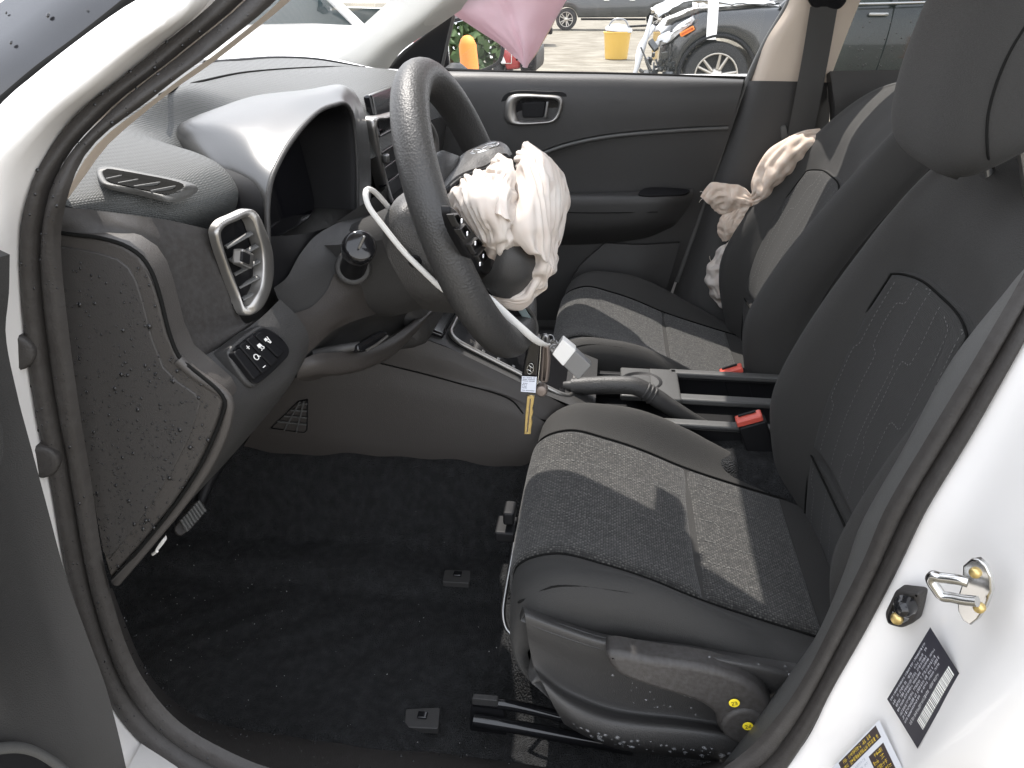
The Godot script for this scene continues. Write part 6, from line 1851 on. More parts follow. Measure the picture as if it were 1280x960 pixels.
func driver_airbag() -> void:
	var t := thing("driver_airbag", "deflated white driver's airbag hanging crumpled from the steering wheel hub", "airbag", v(-0.12, 0.84, 0.42))
	var left := [
		[v(-0.185,1.0032,0.44), v(-0.1681,1.016,0.435), v(-0.1521,1.0232,0.42), v(-0.1404,1.0251,0.4), v(-0.1272,1.0398,0.4)],
		[v(-0.1793,1.0005,0.455), v(-0.1608,1.012,0.465), v(-0.1437,1.0222,0.47), v(-0.1284,1.0281,0.455), v(-0.1117,1.0348,0.42)],
		[v(-0.1668,0.9925,0.465), v(-0.1504,1.003,0.485), v(-0.1346,1.0143,0.495), v(-0.1206,1.0192,0.485), v(-0.1056,1.0204,0.44)],
		[v(-0.1583,0.9766,0.465), v(-0.1438,0.9876,0.485), v(-0.1289,1.0004,0.5), v(-0.1149,1.0052,0.49), v(-0.1008,1.0033,0.45)],
		[v(-0.1486,0.961,0.46), v(-0.1361,0.9724,0.48), v(-0.123,0.9839,0.495), v(-0.1098,0.9882,0.49), v(-0.0966,0.9868,0.455)],
		[v(-0.1364,0.9479,0.458), v(-0.1289,0.9553,0.47), v(-0.1195,0.9654,0.485), v(-0.1088,0.9711,0.485), v(-0.0959,0.9719,0.46)],
		[v(-0.1258,0.9364,0.456), v(-0.1221,0.9421,0.462), v(-0.1161,0.9509,0.472), v(-0.1084,0.9593,0.475), v(-0.0975,0.9597,0.462)],
		[v(-0.1212,0.928,0.456), v(-0.12,0.9315,0.458), v(-0.1166,0.9386,0.462), v(-0.1125,0.9471,0.465), v(-0.1047,0.952,0.462)]]
	part("left_lobe", slab(crumple(left, 30, 16, 1.25, 1.03, 140, 3, 0.03), 0.001), M.cloth_white, t)
	var right := [
		[v(-0.1142,1.0001,0.37), v(-0.1083,1.0314,0.355), v(-0.1012,1.0412,0.34), v(-0.0939,1.0379,0.325), v(-0.0851,1.0259,0.31)],
		[v(-0.1162,0.9934,0.4), v(-0.1043,1.0169,0.405), v(-0.0938,1.0307,0.4), v(-0.076,1.0273,0.37), v(-0.0635,1.0077,0.31)],
		[v(-0.1136,0.9869,0.42), v(-0.1002,1.0028,0.44), v(-0.0858,1.0103,0.44), v(-0.0675,1.0095,0.4), v(-0.0512,0.9871,0.32)],
		[v(-0.1093,0.9809,0.44), v(-0.096,0.9916,0.46), v(-0.0819,0.9956,0.46), v(-0.0655,0.9901,0.42), v(-0.05,0.9673,0.33)],
		[v(-0.1062,0.9707,0.45), v(-0.0928,0.977,0.472), v(-0.0789,0.9769,0.47), v(-0.0643,0.9686,0.43), v(-0.0537,0.9453,0.34)],
		[v(-0.1034,0.9611,0.458), v(-0.0894,0.9622,0.47), v(-0.0771,0.9584,0.468), v(-0.0649,0.9489,0.44), v(-0.0588,0.924,0.36)],
		[v(-0.0943,0.9531,0.458), v(-0.0827,0.95,0.465), v(-0.072,0.944,0.462), v(-0.0642,0.9353,0.445), v(-0.0591,0.9115,0.38)],
		[v(-0.079,0.9348,0.445), v(-0.073,0.9327,0.45), v(-0.0674,0.9292,0.45), v(-0.0625,0.9204,0.44), v(-0.0613,0.9025,0.4)],
		[v(-0.083,0.9137,0.44), v(-0.079,0.9107,0.442), v(-0.0751,0.9069,0.442), v(-0.0719,0.9007,0.435), v(-0.0698,0.8867,0.4)],
		[v(-0.0966,0.8917,0.435), v(-0.0924,0.8889,0.438), v(-0.0886,0.8851,0.438), v(-0.0855,0.8793,0.43), v(-0.0845,0.8684,0.4)],
		[v(-0.1139,0.8839,0.435), v(-0.1098,0.8807,0.437), v(-0.104,0.8749,0.437), v(-0.101,0.8673,0.43), v(-0.0993,0.8588,0.41)],
		[v(-0.1292,0.8814,0.43), v(-0.128,0.8791,0.432), v(-0.1251,0.8752,0.432), v(-0.1205,0.8705,0.43), v(-0.114,0.8619,0.42)]]
	part("right_lobe", slab(crumple(right, 30, 22, 1.22, 1.03, 140, 9, 0.03), 0.001), M.cloth_white, t)
	var back := [
		[v(-0.1154,0.996,0.36), v(-0.1091,1.0231,0.33), v(-0.1003,1.0351,0.32), v(-0.0933,1.0326,0.31), v(-0.0865,1.024,0.305)],
		[v(-0.1181,0.9826,0.37), v(-0.109,0.9917,0.33), v(-0.0969,0.9959,0.3), v(-0.0771,1.0005,0.29), v(-0.0648,1.0037,0.305)],
		[v(-0.1156,0.9633,0.39), v(-0.1057,0.964,0.34), v(-0.0912,0.961,0.3), v(-0.0711,0.9656,0.29), v(-0.0534,0.9727,0.31)],
		[v(-0.1068,0.9541,0.43), v(-0.0982,0.9464,0.38), v(-0.0871,0.9359,0.34), v(-0.0702,0.9332,0.32), v(-0.055,0.9439,0.335)],
		[v(-0.0963,0.9459,0.44), v(-0.09,0.9335,0.41), v(-0.0811,0.9209,0.38), v(-0.0699,0.9162,0.37), v(-0.0605,0.914,0.375)]]
	part("back_lobe", slab(crumple(back, 20, 14, 1.15, 1.03, 60, 14), 0.001), M.cloth_white, t)
	var fold := [
		[v(-0.1265,1.0398,0.405), v(-0.1203,1.0337,0.41), v(-0.1144,1.0268,0.42), v(-0.1123,1.0182,0.43)],
		[v(-0.1194,1.0365,0.43), v(-0.1127,1.0307,0.44), v(-0.107,1.0207,0.45), v(-0.1067,1.0107,0.46)],
		[v(-0.1228,1.021,0.47), v(-0.1138,1.0177,0.485), v(-0.1063,1.0106,0.49), v(-0.1042,0.998,0.48)],
		[v(-0.1236,0.9999,0.49), v(-0.1133,0.9997,0.502), v(-0.105,0.9943,0.5), v(-0.1007,0.9842,0.48)]]
	part("center_fold", slab(crumple(fold, 14, 10, 1.15, 1.02, 60, 23), 0.001), M.cloth_white, t)


func curtain_airbag() -> void:
	var t := thing("curtain_airbag", "pink deflated curtain airbag hanging to a point over the passenger window", "airbag", v(-0.18, 1.06, -0.6))
	var rows := [
		[v(-0.26,1.44,-0.55), v(-0.18,1.45,-0.54), v(-0.06,1.45,-0.53), v(0.05,1.45,-0.54), v(0.14,1.45,-0.55)],
		[v(-0.3901,1.2639,-0.6), v(-0.3149,1.2774,-0.56), v(-0.2272,1.2914,-0.55), v(-0.1428,1.2765,-0.56), v(-0.0897,1.2699,-0.59)],
		[v(-0.3919,1.1908,-0.63), v(-0.3235,1.2006,-0.6), v(-0.2492,1.2163,-0.585), v(-0.1614,1.2194,-0.59), v(-0.1069,1.2197,-0.62)],
		[v(-0.3647,1.1692,-0.64), v(-0.3149,1.1714,-0.61), v(-0.2478,1.1749,-0.6), v(-0.1758,1.1782,-0.6), v(-0.1278,1.1812,-0.63)],
		[v(-0.3138,1.1373,-0.645), v(-0.2801,1.1383,-0.62), v(-0.2345,1.1387,-0.61), v(-0.1834,1.1422,-0.61), v(-0.151,1.1449,-0.635)],
		[v(-0.2618,1.1051,-0.648), v(-0.2444,1.1061,-0.63), v(-0.2211,1.1049,-0.622), v(-0.1913,1.1069,-0.62), v(-0.1726,1.1095,-0.637)],
		[v(-0.2354,1.0846,-0.648), v(-0.2231,1.0817,-0.64), v(-0.2113,1.0786,-0.635), v(-0.1963,1.0805,-0.635), v(-0.1856,1.0871,-0.64)],
		[v(-0.218,1.0693,-0.645), v(-0.2138,1.0669,-0.642), v(-0.2079,1.0662,-0.64), v(-0.2023,1.0671,-0.64), v(-0.1988,1.0696,-0.642)]]
	part("cloth", slab(sheet(crumple(rows, 18, 18, 1.03, 1.02, 60, 5, 0.05), 80, 80, Creases.new()), 0.0015), M.cloth_pink, t)
	part("hem", tube([v(-0.1193,1.2006,-0.628), v(-0.1493,1.1449,-0.637), v(-0.171,1.1094,-0.64), v(-0.1858,1.0853,-0.642), v(-0.2008,1.0678,-0.644)], 0.0025, 6, 30), M.cloth_cream, t)
	part("eyelet", lathe(v(-0.2262,1.076,-0.634), v(0, 0, 1), [Vector2(0.0001, 0.001), Vector2(0.0022, 0.001), Vector2(0.0024, 0)], 10), M.dark, t)
	part("eyelet", lathe(v(-0.3542,1.1793,-0.625), v(0, 0, 1), [Vector2(0.0001, 0.001), Vector2(0.0022, 0.001), Vector2(0.0024, 0)], 10), M.dark, t)


func seat_airbag() -> void:
	var t := thing("seat_airbag", "torn cream airbag cloth burst from the far edge of the passenger seat", "airbag", v(0.33, 0.53, -0.6))
	part("upper_roll", slab(crumple([
		[v(0.492,0.9275,-0.545), v(0.4692,0.908,-0.535), v(0.4423,0.8771,-0.53), v(0.4128,0.8447,-0.53), v(0.3866,0.8142,-0.535), v(0.3629,0.7868,-0.54), v(0.3442,0.7765,-0.55)],
		[v(0.4831,0.9265,-0.55), v(0.4503,0.918,-0.535), v(0.4206,0.8984,-0.525), v(0.3894,0.8708,-0.52), v(0.3697,0.8417,-0.522), v(0.3517,0.8096,-0.535), v(0.3404,0.7913,-0.55)],
		[v(0.4755,0.931,-0.565), v(0.442,0.9258,-0.55), v(0.4109,0.913,-0.54), v(0.3795,0.8853,-0.535), v(0.3598,0.8561,-0.538), v(0.3444,0.8219,-0.545), v(0.3378,0.7968,-0.55)],
		[v(0.4673,0.9306,-0.59), v(0.4413,0.9264,-0.58), v(0.41,0.9116,-0.57), v(0.3735,0.8906,-0.565), v(0.3536,0.8625,-0.56), v(0.3404,0.8264,-0.558), v(0.3384,0.7992,-0.556)],
		[v(0.4806,0.9102,-0.61), v(0.4533,0.8918,-0.61), v(0.427,0.8704,-0.605), v(0.3937,0.845,-0.6), v(0.3742,0.8169,-0.59), v(0.3562,0.7973,-0.575), v(0.3448,0.7836,-0.56)]], 20, 20, 1.08, 1.3, 110, 50), 0.0015), M.cloth_cream, t)
	part("middle_flap", slab(crumple([
		[v(0.2301,0.7769,-0.6), v(0.2378,0.7924,-0.6), v(0.2506,0.8071,-0.595), v(0.2761,0.8069,-0.59), v(0.3014,0.8068,-0.585), v(0.3229,0.8002,-0.575), v(0.3389,0.7871,-0.56)],
		[v(0.2397,0.7707,-0.595), v(0.2495,0.7797,-0.59), v(0.2667,0.787,-0.585), v(0.2845,0.7886,-0.58), v(0.306,0.7885,-0.575), v(0.324,0.7863,-0.57), v(0.3396,0.7816,-0.56)],
		[v(0.2523,0.7595,-0.595), v(0.2627,0.7629,-0.59), v(0.2764,0.7683,-0.585), v(0.2932,0.773,-0.575), v(0.3106,0.7765,-0.57), v(0.3264,0.7763,-0.565), v(0.3406,0.7741,-0.56)],
		[v(0.268,0.7433,-0.6), v(0.2769,0.7428,-0.595), v(0.2893,0.7444,-0.59), v(0.3027,0.7518,-0.585), v(0.3173,0.7585,-0.575), v(0.3307,0.7639,-0.57), v(0.3401,0.7677,-0.563)]], 16, 16, 1.12, 1.2, 110, 34), 0.0015), M.cloth_cream, t)
	part("lower_flap", slab(crumple([
		[v(0.2832,0.7372,-0.595), v(0.2981,0.744,-0.585), v(0.3141,0.7546,-0.575), v(0.3334,0.7652,-0.565)],
		[v(0.2761,0.7174,-0.595), v(0.2885,0.7256,-0.58), v(0.3035,0.7351,-0.575), v(0.3254,0.7452,-0.568)],
		[v(0.2777,0.6924,-0.6), v(0.2888,0.6968,-0.585), v(0.3013,0.7078,-0.575), v(0.3182,0.7175,-0.57)],
		[v(0.2896,0.6728,-0.6), v(0.2974,0.6779,-0.59), v(0.3062,0.6889,-0.58), v(0.3154,0.6974,-0.572)]], 14, 12, 1.15, 1.1, 110, 24), 0.0015), M.cloth_cream, t)
	part("hanging_strip", slab(crumple([
		[v(0.3116,0.6816,-0.6), v(0.3143,0.6898,-0.585), v(0.3178,0.6966,-0.575), v(0.3242,0.7016,-0.572)],
		[v(0.28,0.6329,-0.61), v(0.2929,0.6516,-0.59), v(0.3013,0.6638,-0.577), v(0.3118,0.6687,-0.575)],
		[v(0.2663,0.585,-0.615), v(0.2813,0.6021,-0.59), v(0.2957,0.615,-0.577), v(0.308,0.6209,-0.573)],
		[v(0.2701,0.5512,-0.615), v(0.2818,0.5645,-0.59), v(0.2968,0.5738,-0.577), v(0.3111,0.5799,-0.573)],
		[v(0.2917,0.5151,-0.61), v(0.3019,0.5272,-0.59), v(0.3128,0.5387,-0.577), v(0.3247,0.5474,-0.572)],
		[v(0.3191,0.494,-0.6), v(0.3248,0.5024,-0.59), v(0.3323,0.5108,-0.58), v(0.3403,0.5181,-0.573)],
		[v(0.3403,0.4841,-0.6), v(0.3422,0.4902,-0.59), v(0.344,0.4963,-0.58), v(0.3484,0.5027,-0.575)]], 16, 20, 1.25, 1.08, 110, 24), 0.0015), M.cloth_white, t)
	var frays := Shape.new()
	frays.add(tube([v(0.2335,0.7809,-0.6), v(0.2249,0.7902,-0.6), v(0.2214,0.7882,-0.6)], 0.0007, 5, 8))
	frays.add(tube([v(0.2322,0.7751,-0.6), v(0.2253,0.7691,-0.6), v(0.2221,0.7632,-0.6)], 0.0007, 5, 8))
	frays.add(tube([v(0.4021,0.9062,-0.57), v(0.3974,0.9192,-0.565), v(0.4005,0.9269,-0.56)], 0.0007, 5, 8))
	frays.add(tube([v(0.4619,0.9285,-0.58), v(0.4787,0.9323,-0.58), v(0.4971,0.9299,-0.575)], 0.0008, 5, 8))
	frays.add(tube([v(0.277,0.608,-0.61), v(0.2661,0.618,-0.61), v(0.2629,0.6282,-0.61)], 0.0007, 5, 8))
	stuff(part("fray", frays, M.cloth_white, t))


# ------------------------------------------------------------------------------------------------- keys and belts

func key_things() -> void:
	var c := thing("white_cable_tie", "long white plastic strap looped behind the steering wheel, holding the keys", "cable tie", v(-0.2, 0.8, 0.45))
	part("loop", tube([v(-0.2473,0.9617,0.4), v(-0.2526,0.979,0.42), v(-0.2569,0.9937,0.435), v(-0.262,1.0069,0.45), v(-0.2661,1.0108,0.46), v(-0.267,1.0048,0.465), v(-0.2626,0.9922,0.468), v(-0.2477,0.9709,0.468), v(-0.2269,0.9423,0.466), v(-0.2052,0.9186,0.464), v(-0.1899,0.9014,0.46), v(-0.1762,0.8855,0.45)], 0.0036, 8, 90, false, 0.6, v(0, 0, 1)), M.white_plastic, c)
	part("tail", tube([v(-0.1479,0.8912,0.44), v(-0.1292,0.8816,0.45), v(-0.1178,0.871,0.45), v(-0.105,0.8564,0.445), v(-0.0915,0.8395,0.435), v(-0.0799,0.822,0.42), v(-0.0714,0.8073,0.4), v(-0.0674,0.7934,0.37)], 0.0052, 8, 60, false, 0.4, v(0, 0, 1)), M.white_plastic, c)

	var k := thing("key_fob", "black folding car key with brass blade, hanging below the steering wheel", "car key", v(-0.09, 0.69, 0.36))
	part("shell", plate(rounded([v(-0.0917,0.801,0.372), v(-0.0747,0.7974,0.372), v(-0.0765,0.7765,0.372), v(-0.0799,0.7189,0.372), v(-0.1019,0.7212,0.372), v(-0.1009,0.7491,0.372), v(-0.0968,0.7765,0.372)], 0.006), v(0, .1, 1), 0.016, 0.004), M.gloss, k)
	part("spine", plate(rounded([v(-0.075,0.7933,0.368), v(-0.0644,0.7916,0.368), v(-0.0628,0.7684,0.368), v(-0.0653,0.7348,0.368), v(-0.0773,0.7353,0.368)], 0.005), v(0, .1, 1), 0.014, 0.004), M.bronze, k)
	part("edge_strip", tube([v(-0.0757,0.7954,0.373), v(-0.0763,0.7723,0.373), v(-0.079,0.7365,0.373)], 0.0011, 6, 14), M.chrome, k)
	part("pivot", lathe(v(-0.074,0.7248,0.366), v(0, .1, 1), [Vector2(0.0001, 0.008), Vector2(0.006, 0.008), Vector2(0.0085, 0.006), Vector2(0.0085, -0.006)], 18), M.bronze, k)
	part("hanger", tube([v(-0.073,0.7914,0.366), v(-0.0732,0.8017,0.366), v(-0.0712,0.8053,0.366), v(-0.0679,0.802,0.366), v(-0.0677,0.7917,0.366)], 0.0032, 8, 20), M.steel, k)
	var im := Image.create(128, 144, false, Image.FORMAT_RGB8)
	im.fill(Color(0.86, 0.88, 0.92))
	var r := RandomNumberGenerator.new()
	r.seed = 9
	for q in 3:
		print_rows(im, 8, 8 + q * 15, 122, 0, Color(0.3, 0.32, 0.4), 9, r)
	for q in 4:
		print_rows(im, 8, 60 + q * 14, 56, 0, Color(0.3, 0.32, 0.4), 9, r)
	print_rows(im, 8, 124, 122, 0, Color(0.3, 0.32, 0.4), 9, r)
	part("sticker", quad(v(-0.1001,0.7479,0.3745), v(-0.0801,0.7479,0.3745), v(-0.0814,0.7237,0.3745), v(-0.1016,0.7243,0.3745)), mat(Color.WHITE, 0.4, {"tex": ImageTexture.create_from_image(im)}), k)
	emblem(k, v(-0.0889,0.7593,0.3745), v(0.0, 0.0078, 0) + v(0.0012, 0, 0), v(-0.0042, 0.0006, 0), v(0, 0, 1))
	var bl := part("key_blade", plate([v(-0.0937,0.7137,0.366), v(-0.0837,0.7131,0.366), v(-0.0847,0.7018,0.366), v(-0.0862,0.6942,0.366), v(-0.0851,0.688,0.366), v(-0.0872,0.679,0.366), v(-0.086,0.6714,0.366), v(-0.0876,0.6623,0.366), v(-0.088,0.6532,0.366), v(-0.0976,0.6525,0.366), v(-0.0962,0.6822,0.366)], v(0, 0, 1), 0.004, 0.0008), M.brass, k)
	part("groove", tube([v(-0.0891,0.7095,0.367), v(-0.091,0.6831,0.367), v(-0.093,0.6573,0.367)], 0.0009, 6, 14), M.bronze, bl)

	var g := thing("key_tag", "silver and white rectangular tag on the key ring beside the black key", "key tag", v(-0.03, 0.72, 0.36))
	part("white_end", plate(rounded([v(-0.0478,0.8008,0.366), v(-0.0294,0.7857,0.366), v(-0.0456,0.7614,0.366), v(-0.061,0.7781,0.366)], 0.002), v(0, 0, 1), 0.014, 0.0012), M.white_plastic, g)
	part("grey_end", plate(rounded([v(-0.0305,0.7848,0.3655), v(-0.0084,0.7644,0.3655), v(-0.0246,0.7421,0.3655), v(-0.0457,0.7623,0.3655)], 0.002), v(0, 0, 1), 0.013, 0.0012), mat(rgb(0.2, 0.2, 0.2), 0.4, {"metal": 0.3}), g)
	for q in [[679, 424], [687, 424], [692, 430], [693, 437]]:
		var c0 := v(-0.066,0.7958,0.362)
		var loop := []
		c0 += v((q[0] - 686) * 0.00105, -(q[1] - 426) * 0.00105, 0)
		for a in 14:
			loop.append(c0 + v(cos(TAU * a / 14) * 0.006, sin(TAU * a / 14) * 0.006, sin(TAU * a / 7 + q[0]) * 0.002))
		part("ring", tube(loop, 0.0009, 6, 28, true), M.steel, g)


func belts() -> void:
	var b := thing("seat_belt", "black seat belt hanging down the far middle pillar beside the passenger seat", "seat belt", v(0.45, 0.9, -0.65))
	part("webbing", slab(sheet([[v(0.4131,1.1882,-0.612), v(0.4409,1.1883,-0.61), v(0.4696,1.1883,-0.612)], [v(0.416,1.0888,-0.628), v(0.443,1.0891,-0.626), v(0.4727,1.0892,-0.628)], [v(0.4132,0.9112,-0.642), v(0.4418,0.912,-0.64), v(0.4712,0.9123,-0.642)]], 8, 16), 0.002), M.belt, b)
	part("upper_guide", plate(rounded([v(0.3962,1.2249,-0.6), v(0.4811,1.2247,-0.6), v(0.4878,1.1975,-0.606), v(0.4754,1.1806,-0.61), v(0.4223,1.1805,-0.61), v(0.4053,1.1975,-0.606)], 0.012), v(0, 0, 1), 0.02, 0.006), M.gloss, b)
	part("belt_slot", plate(rounded([v(0.3961,0.9353,-0.648), v(0.4078,0.9393,-0.646), v(0.4162,0.9182,-0.644), v(0.4671,0.9173,-0.644), v(0.4822,0.9188,-0.648), v(0.4816,0.8975,-0.645), v(0.416,0.8947,-0.643), v(0.4019,0.9067,-0.646)], 0.006), v(0, 0, 1), 0.012, 0.003), M.grey_trim, b)
	part("lower_webbing", slab(sheet([[v(0.4162,0.8994,-0.648), v(0.4711,0.8986,-0.648)], [v(0.4109,0.8298,-0.652), v(0.4651,0.8292,-0.652)]], 4, 4), 0.002), M.belt, b)
	for q in [[v(0, 0, 0), "red seat belt buckle at the passenger seat's edge, above the far tray", 0], [v(0, 0, 0), "red seat belt buckle at the driver's seat, beside the near tray pocket", 1]]:
		var at: Vector3 = v(0.2631,0.5405,-0.115) if q[2] == 0 else v(0.2606,0.5594,0.115)
		var t := thing("belt_buckle", q[1], "seat belt buckle", at + v(0, -0.06, 0), "red seat belt buckles")
		var ex := (v(0.2856,0.5575,-0.115) - v(0.2401,0.5392,-0.115)).normalized() if q[2] == 0 else (v(0.282,0.5764,0.115) - v(0.2369,0.5578,0.115)).normalized()
		var bs := Basis(ex, v(-ex.y, ex.x, 0), v(0, 0, 1))
		part("stem", box(at - bs.y * 0.04 + ex * 0.004, v(0.047, 0.075, 0.024), 0.004, bs), M.dark, t)
		var bn := part("release_button", box(at + v(0, 0.004, 0), v(0.044, 0.012, 0.022), 0.003, bs), M.red, t)
		part("tongue_slot", box(at + bs.y * 0.0102 + v(0, .0015, -0.005), v(0.030, 0.003, 0.004), 0.001, bs), M.dark, bn)


func small_things() -> void:
	var p := thing("brake_pedal", "ribbed black rubber pedal under the dashboard end", "pedal", v(-0.65, 0.4, 0.4))
	var o := [v(-0.6071,0.5031,0.45), v(-0.5934,0.5259,0.42), v(-0.585,0.5312,0.41), v(-0.5725,0.5236,0.41), v(-0.5739,0.5095,0.415), v(-0.5861,0.4975,0.44), v(-0.5965,0.4934,0.455)]
	part("pedal_pad", plate(rounded(o, 0.008), v(.75, .65, .3), 0.012, 0.003), M.rubber, p)
	for k in 8:
		var f := k / 7.0
		part("rib", tube([v(-0.5909,0.5219,0.45).lerp(v(-0.578,0.5345,0.42), f) + v(.002, .003, .002), v(-0.5849,0.5023,0.45).lerp(v(-0.5701,0.5164,0.42), f) + v(.002, .003, .002)], 0.0028, 6), M.grey_trim, p)
	part("pedal_arm", tube([v(-0.5875,0.5182,0.4), v(-0.5768,0.5463,0.38), v(-0.5488,0.5932,0.36)], 0.009, 8, 12), M.dark, p)
	var c := thing("broken_clip", "small white broken plastic clip at the lower edge of the dash end", "clip", v(-0.5, 0.65, 0.66))
	part("body", plate([v(-0.4857,0.6437,0.66), v(-0.4776,0.6546,0.66), v(-0.4713,0.6619,0.66), v(-0.4715,0.6563,0.66), v(-0.4769,0.649,0.66), v(-0.4833,0.6416,0.66)], v(.3, .3, 1), 0.006, 0.001), M.white_plastic, c)
	part("prong", tube([v(-0.483,0.6428,0.66), v(-0.4928,0.6333,0.655)], 0.0018, 6, 8), M.white_plastic, c)
	var w := thing("white_scrap", "scrap of white cloth or paper on the passenger seat's shoulder", "scrap", v(0.6, 1.0, -0.5))
	part("cloth", slab(sheet([[v(0.5172,0.9585,-0.52), v(0.5205,0.9796,-0.51), v(0.5324,0.9891,-0.5), v(0.5489,0.9878,-0.5)], [v(0.5154,0.9579,-0.5), v(0.5225,0.9757,-0.49), v(0.5316,0.982,-0.48), v(0.5409,0.9837,-0.48)]], 16, 10, folds(51, 0.004, 25.0)), 0.0015), M.cloth_white, w)


# ------------------------------------------------------------------------------------------------- the lot outside

# a wheel whose axle is along z, outer face towards +z
func car_wheel(t: Node3D, at: Vector3, r: float, w: float) -> void:
	var ty := part("wheel", lathe(at, v(0, 0, 1), [Vector2(r * 0.66, -w / 2), Vector2(r * 0.94, -w / 2), Vector2(r, -w * 0.36), Vector2(r, w * 0.36), Vector2(r * 0.95, w * 0.48), Vector2(r * 0.72, w * 0.5), Vector2(r * 0.66, w * 0.42), Vector2(r * 0.64, w * 0.1), Vector2(0.001, w * 0.1)], 36), M.tyre, t)
	var s := Shape.new()
	var hoop := []
	for k in 24:
		hoop.append(at + v(cos(TAU * k / 24) * r * 0.66, sin(TAU * k / 24) * r * 0.66, w * 0.42))
	s.add(tube(hoop, r * 0.035, 6, 36, true))
	for k in 10:
		var a := TAU * (k / 2) / 5.0 + (0.2 if k % 2 else -0.2)
		s.add(tube([at + v(cos(a) * 0.2, sin(a) * 0.2, 0) * r + v(0, 0, w * 0.3), at + v(cos(a) * 0.64, sin(a) * 0.64, 0) * r + v(0, 0, w * 0.4)], [r * 0.06, r * 0.045], 6, 4))
	s.add(lathe(at, v(0, 0, 1), [Vector2(r * 0.24, w * 0.1), Vector2(r * 0.2, w * 0.34), Vector2(0.001, w * 0.36)], 16))
	part("rim", s, M.rim, ty)


# a car body as sections along its length; sec: [x, bottom y, belt y, half width, top y, half width at the top]; nose towards -x
func hull(sec: Array, wheel_x: Array, wr: float) -> Shape:
	var n := 90
	var g := []
	var lo := []
	var keys := []
	for q in sec:
		keys.append(v(q[1], q[2], q[3]))
		lo.append(v(q[0], 0, 0))
	for j in n:
		var x := lerpf(sec[0][0], sec[-1][0], j / float(n - 1))
		var k := 0
		while k < sec.size() - 2 and x > sec[k + 1][0]:
			k += 1
		var f: float = clampf((x - sec[k][0]) / (sec[k + 1][0] - sec[k][0]), 0, 1)
		var s := f * f * (3 - 2 * f)
		f = lerpf(f, s, 0.5)
		var bottom: float = lerpf(sec[k][1], sec[k + 1][1], f)
		var belt: float = lerpf(sec[k][2], sec[k + 1][2], f)
		var hw: float = lerpf(sec[k][3], sec[k + 1][3], f)
		for wx in wheel_x:
			var d: float = absf(x - wx)
			if d < wr * 1.16:
				bottom = maxf(bottom, wr * 0.96 + sqrt(wr * wr * 1.34 - d * d) * 0.98)
		bottom = minf(bottom, belt - 0.05)
		var ring := []
		for side in [1.0, -1.0]:
			var col := []
			for q in [[0.0, 0.94], [0.06, 0.985], [0.3, 1.0], [0.55, 1.0], [0.8, 0.985], [0.94, 0.955], [1.0, 0.90], [1.0, 0.5]]:
				col.append(v(x, lerpf(bottom, belt, q[0]) + (0.02 if q[1] == 0.5 else 0.0), hw * q[1] * side))
			if side < 0:
				col.reverse()
			ring.append_array(col)
		g.append(ring)
	var s := Shape.new().grid(g, true)
	s.face(g[0], Vector3.LEFT)
	s.face(g[n - 1], Vector3.RIGHT)
	return s


func glass_house(a: Array, hw0: float, hw1: float) -> Shape:   # a: side outline in (x, y), lower edge first two points
	var s := Shape.new()
	var l := []
	var r := []
	var y0: float = a[0][1]
	var y1 := y0
	for q in a:
		y1 = maxf(y1, q[1])
	for q in a:
		var f: float = (q[1] - y0) / (y1 - y0)
		l.append(v(q[0], q[1], lerpf(hw0, hw1, f)))
		r.append(v(q[0], q[1], -lerpf(hw0, hw1, f)))
	return s.grid([l, r], true).face(l, Vector3.BACK).face(r, Vector3.FORWARD)


# lengths are given with the car's own ground at y = 0; part() leaves them alone because the thing is not in `origin`
func vehicle(called: String, label: String, category: String, at: Vector3, turn: float) -> Node3D:
	var t := thing(called, label, category, at)
	origin.erase(t)
	t.rotation.y = turn
	return t


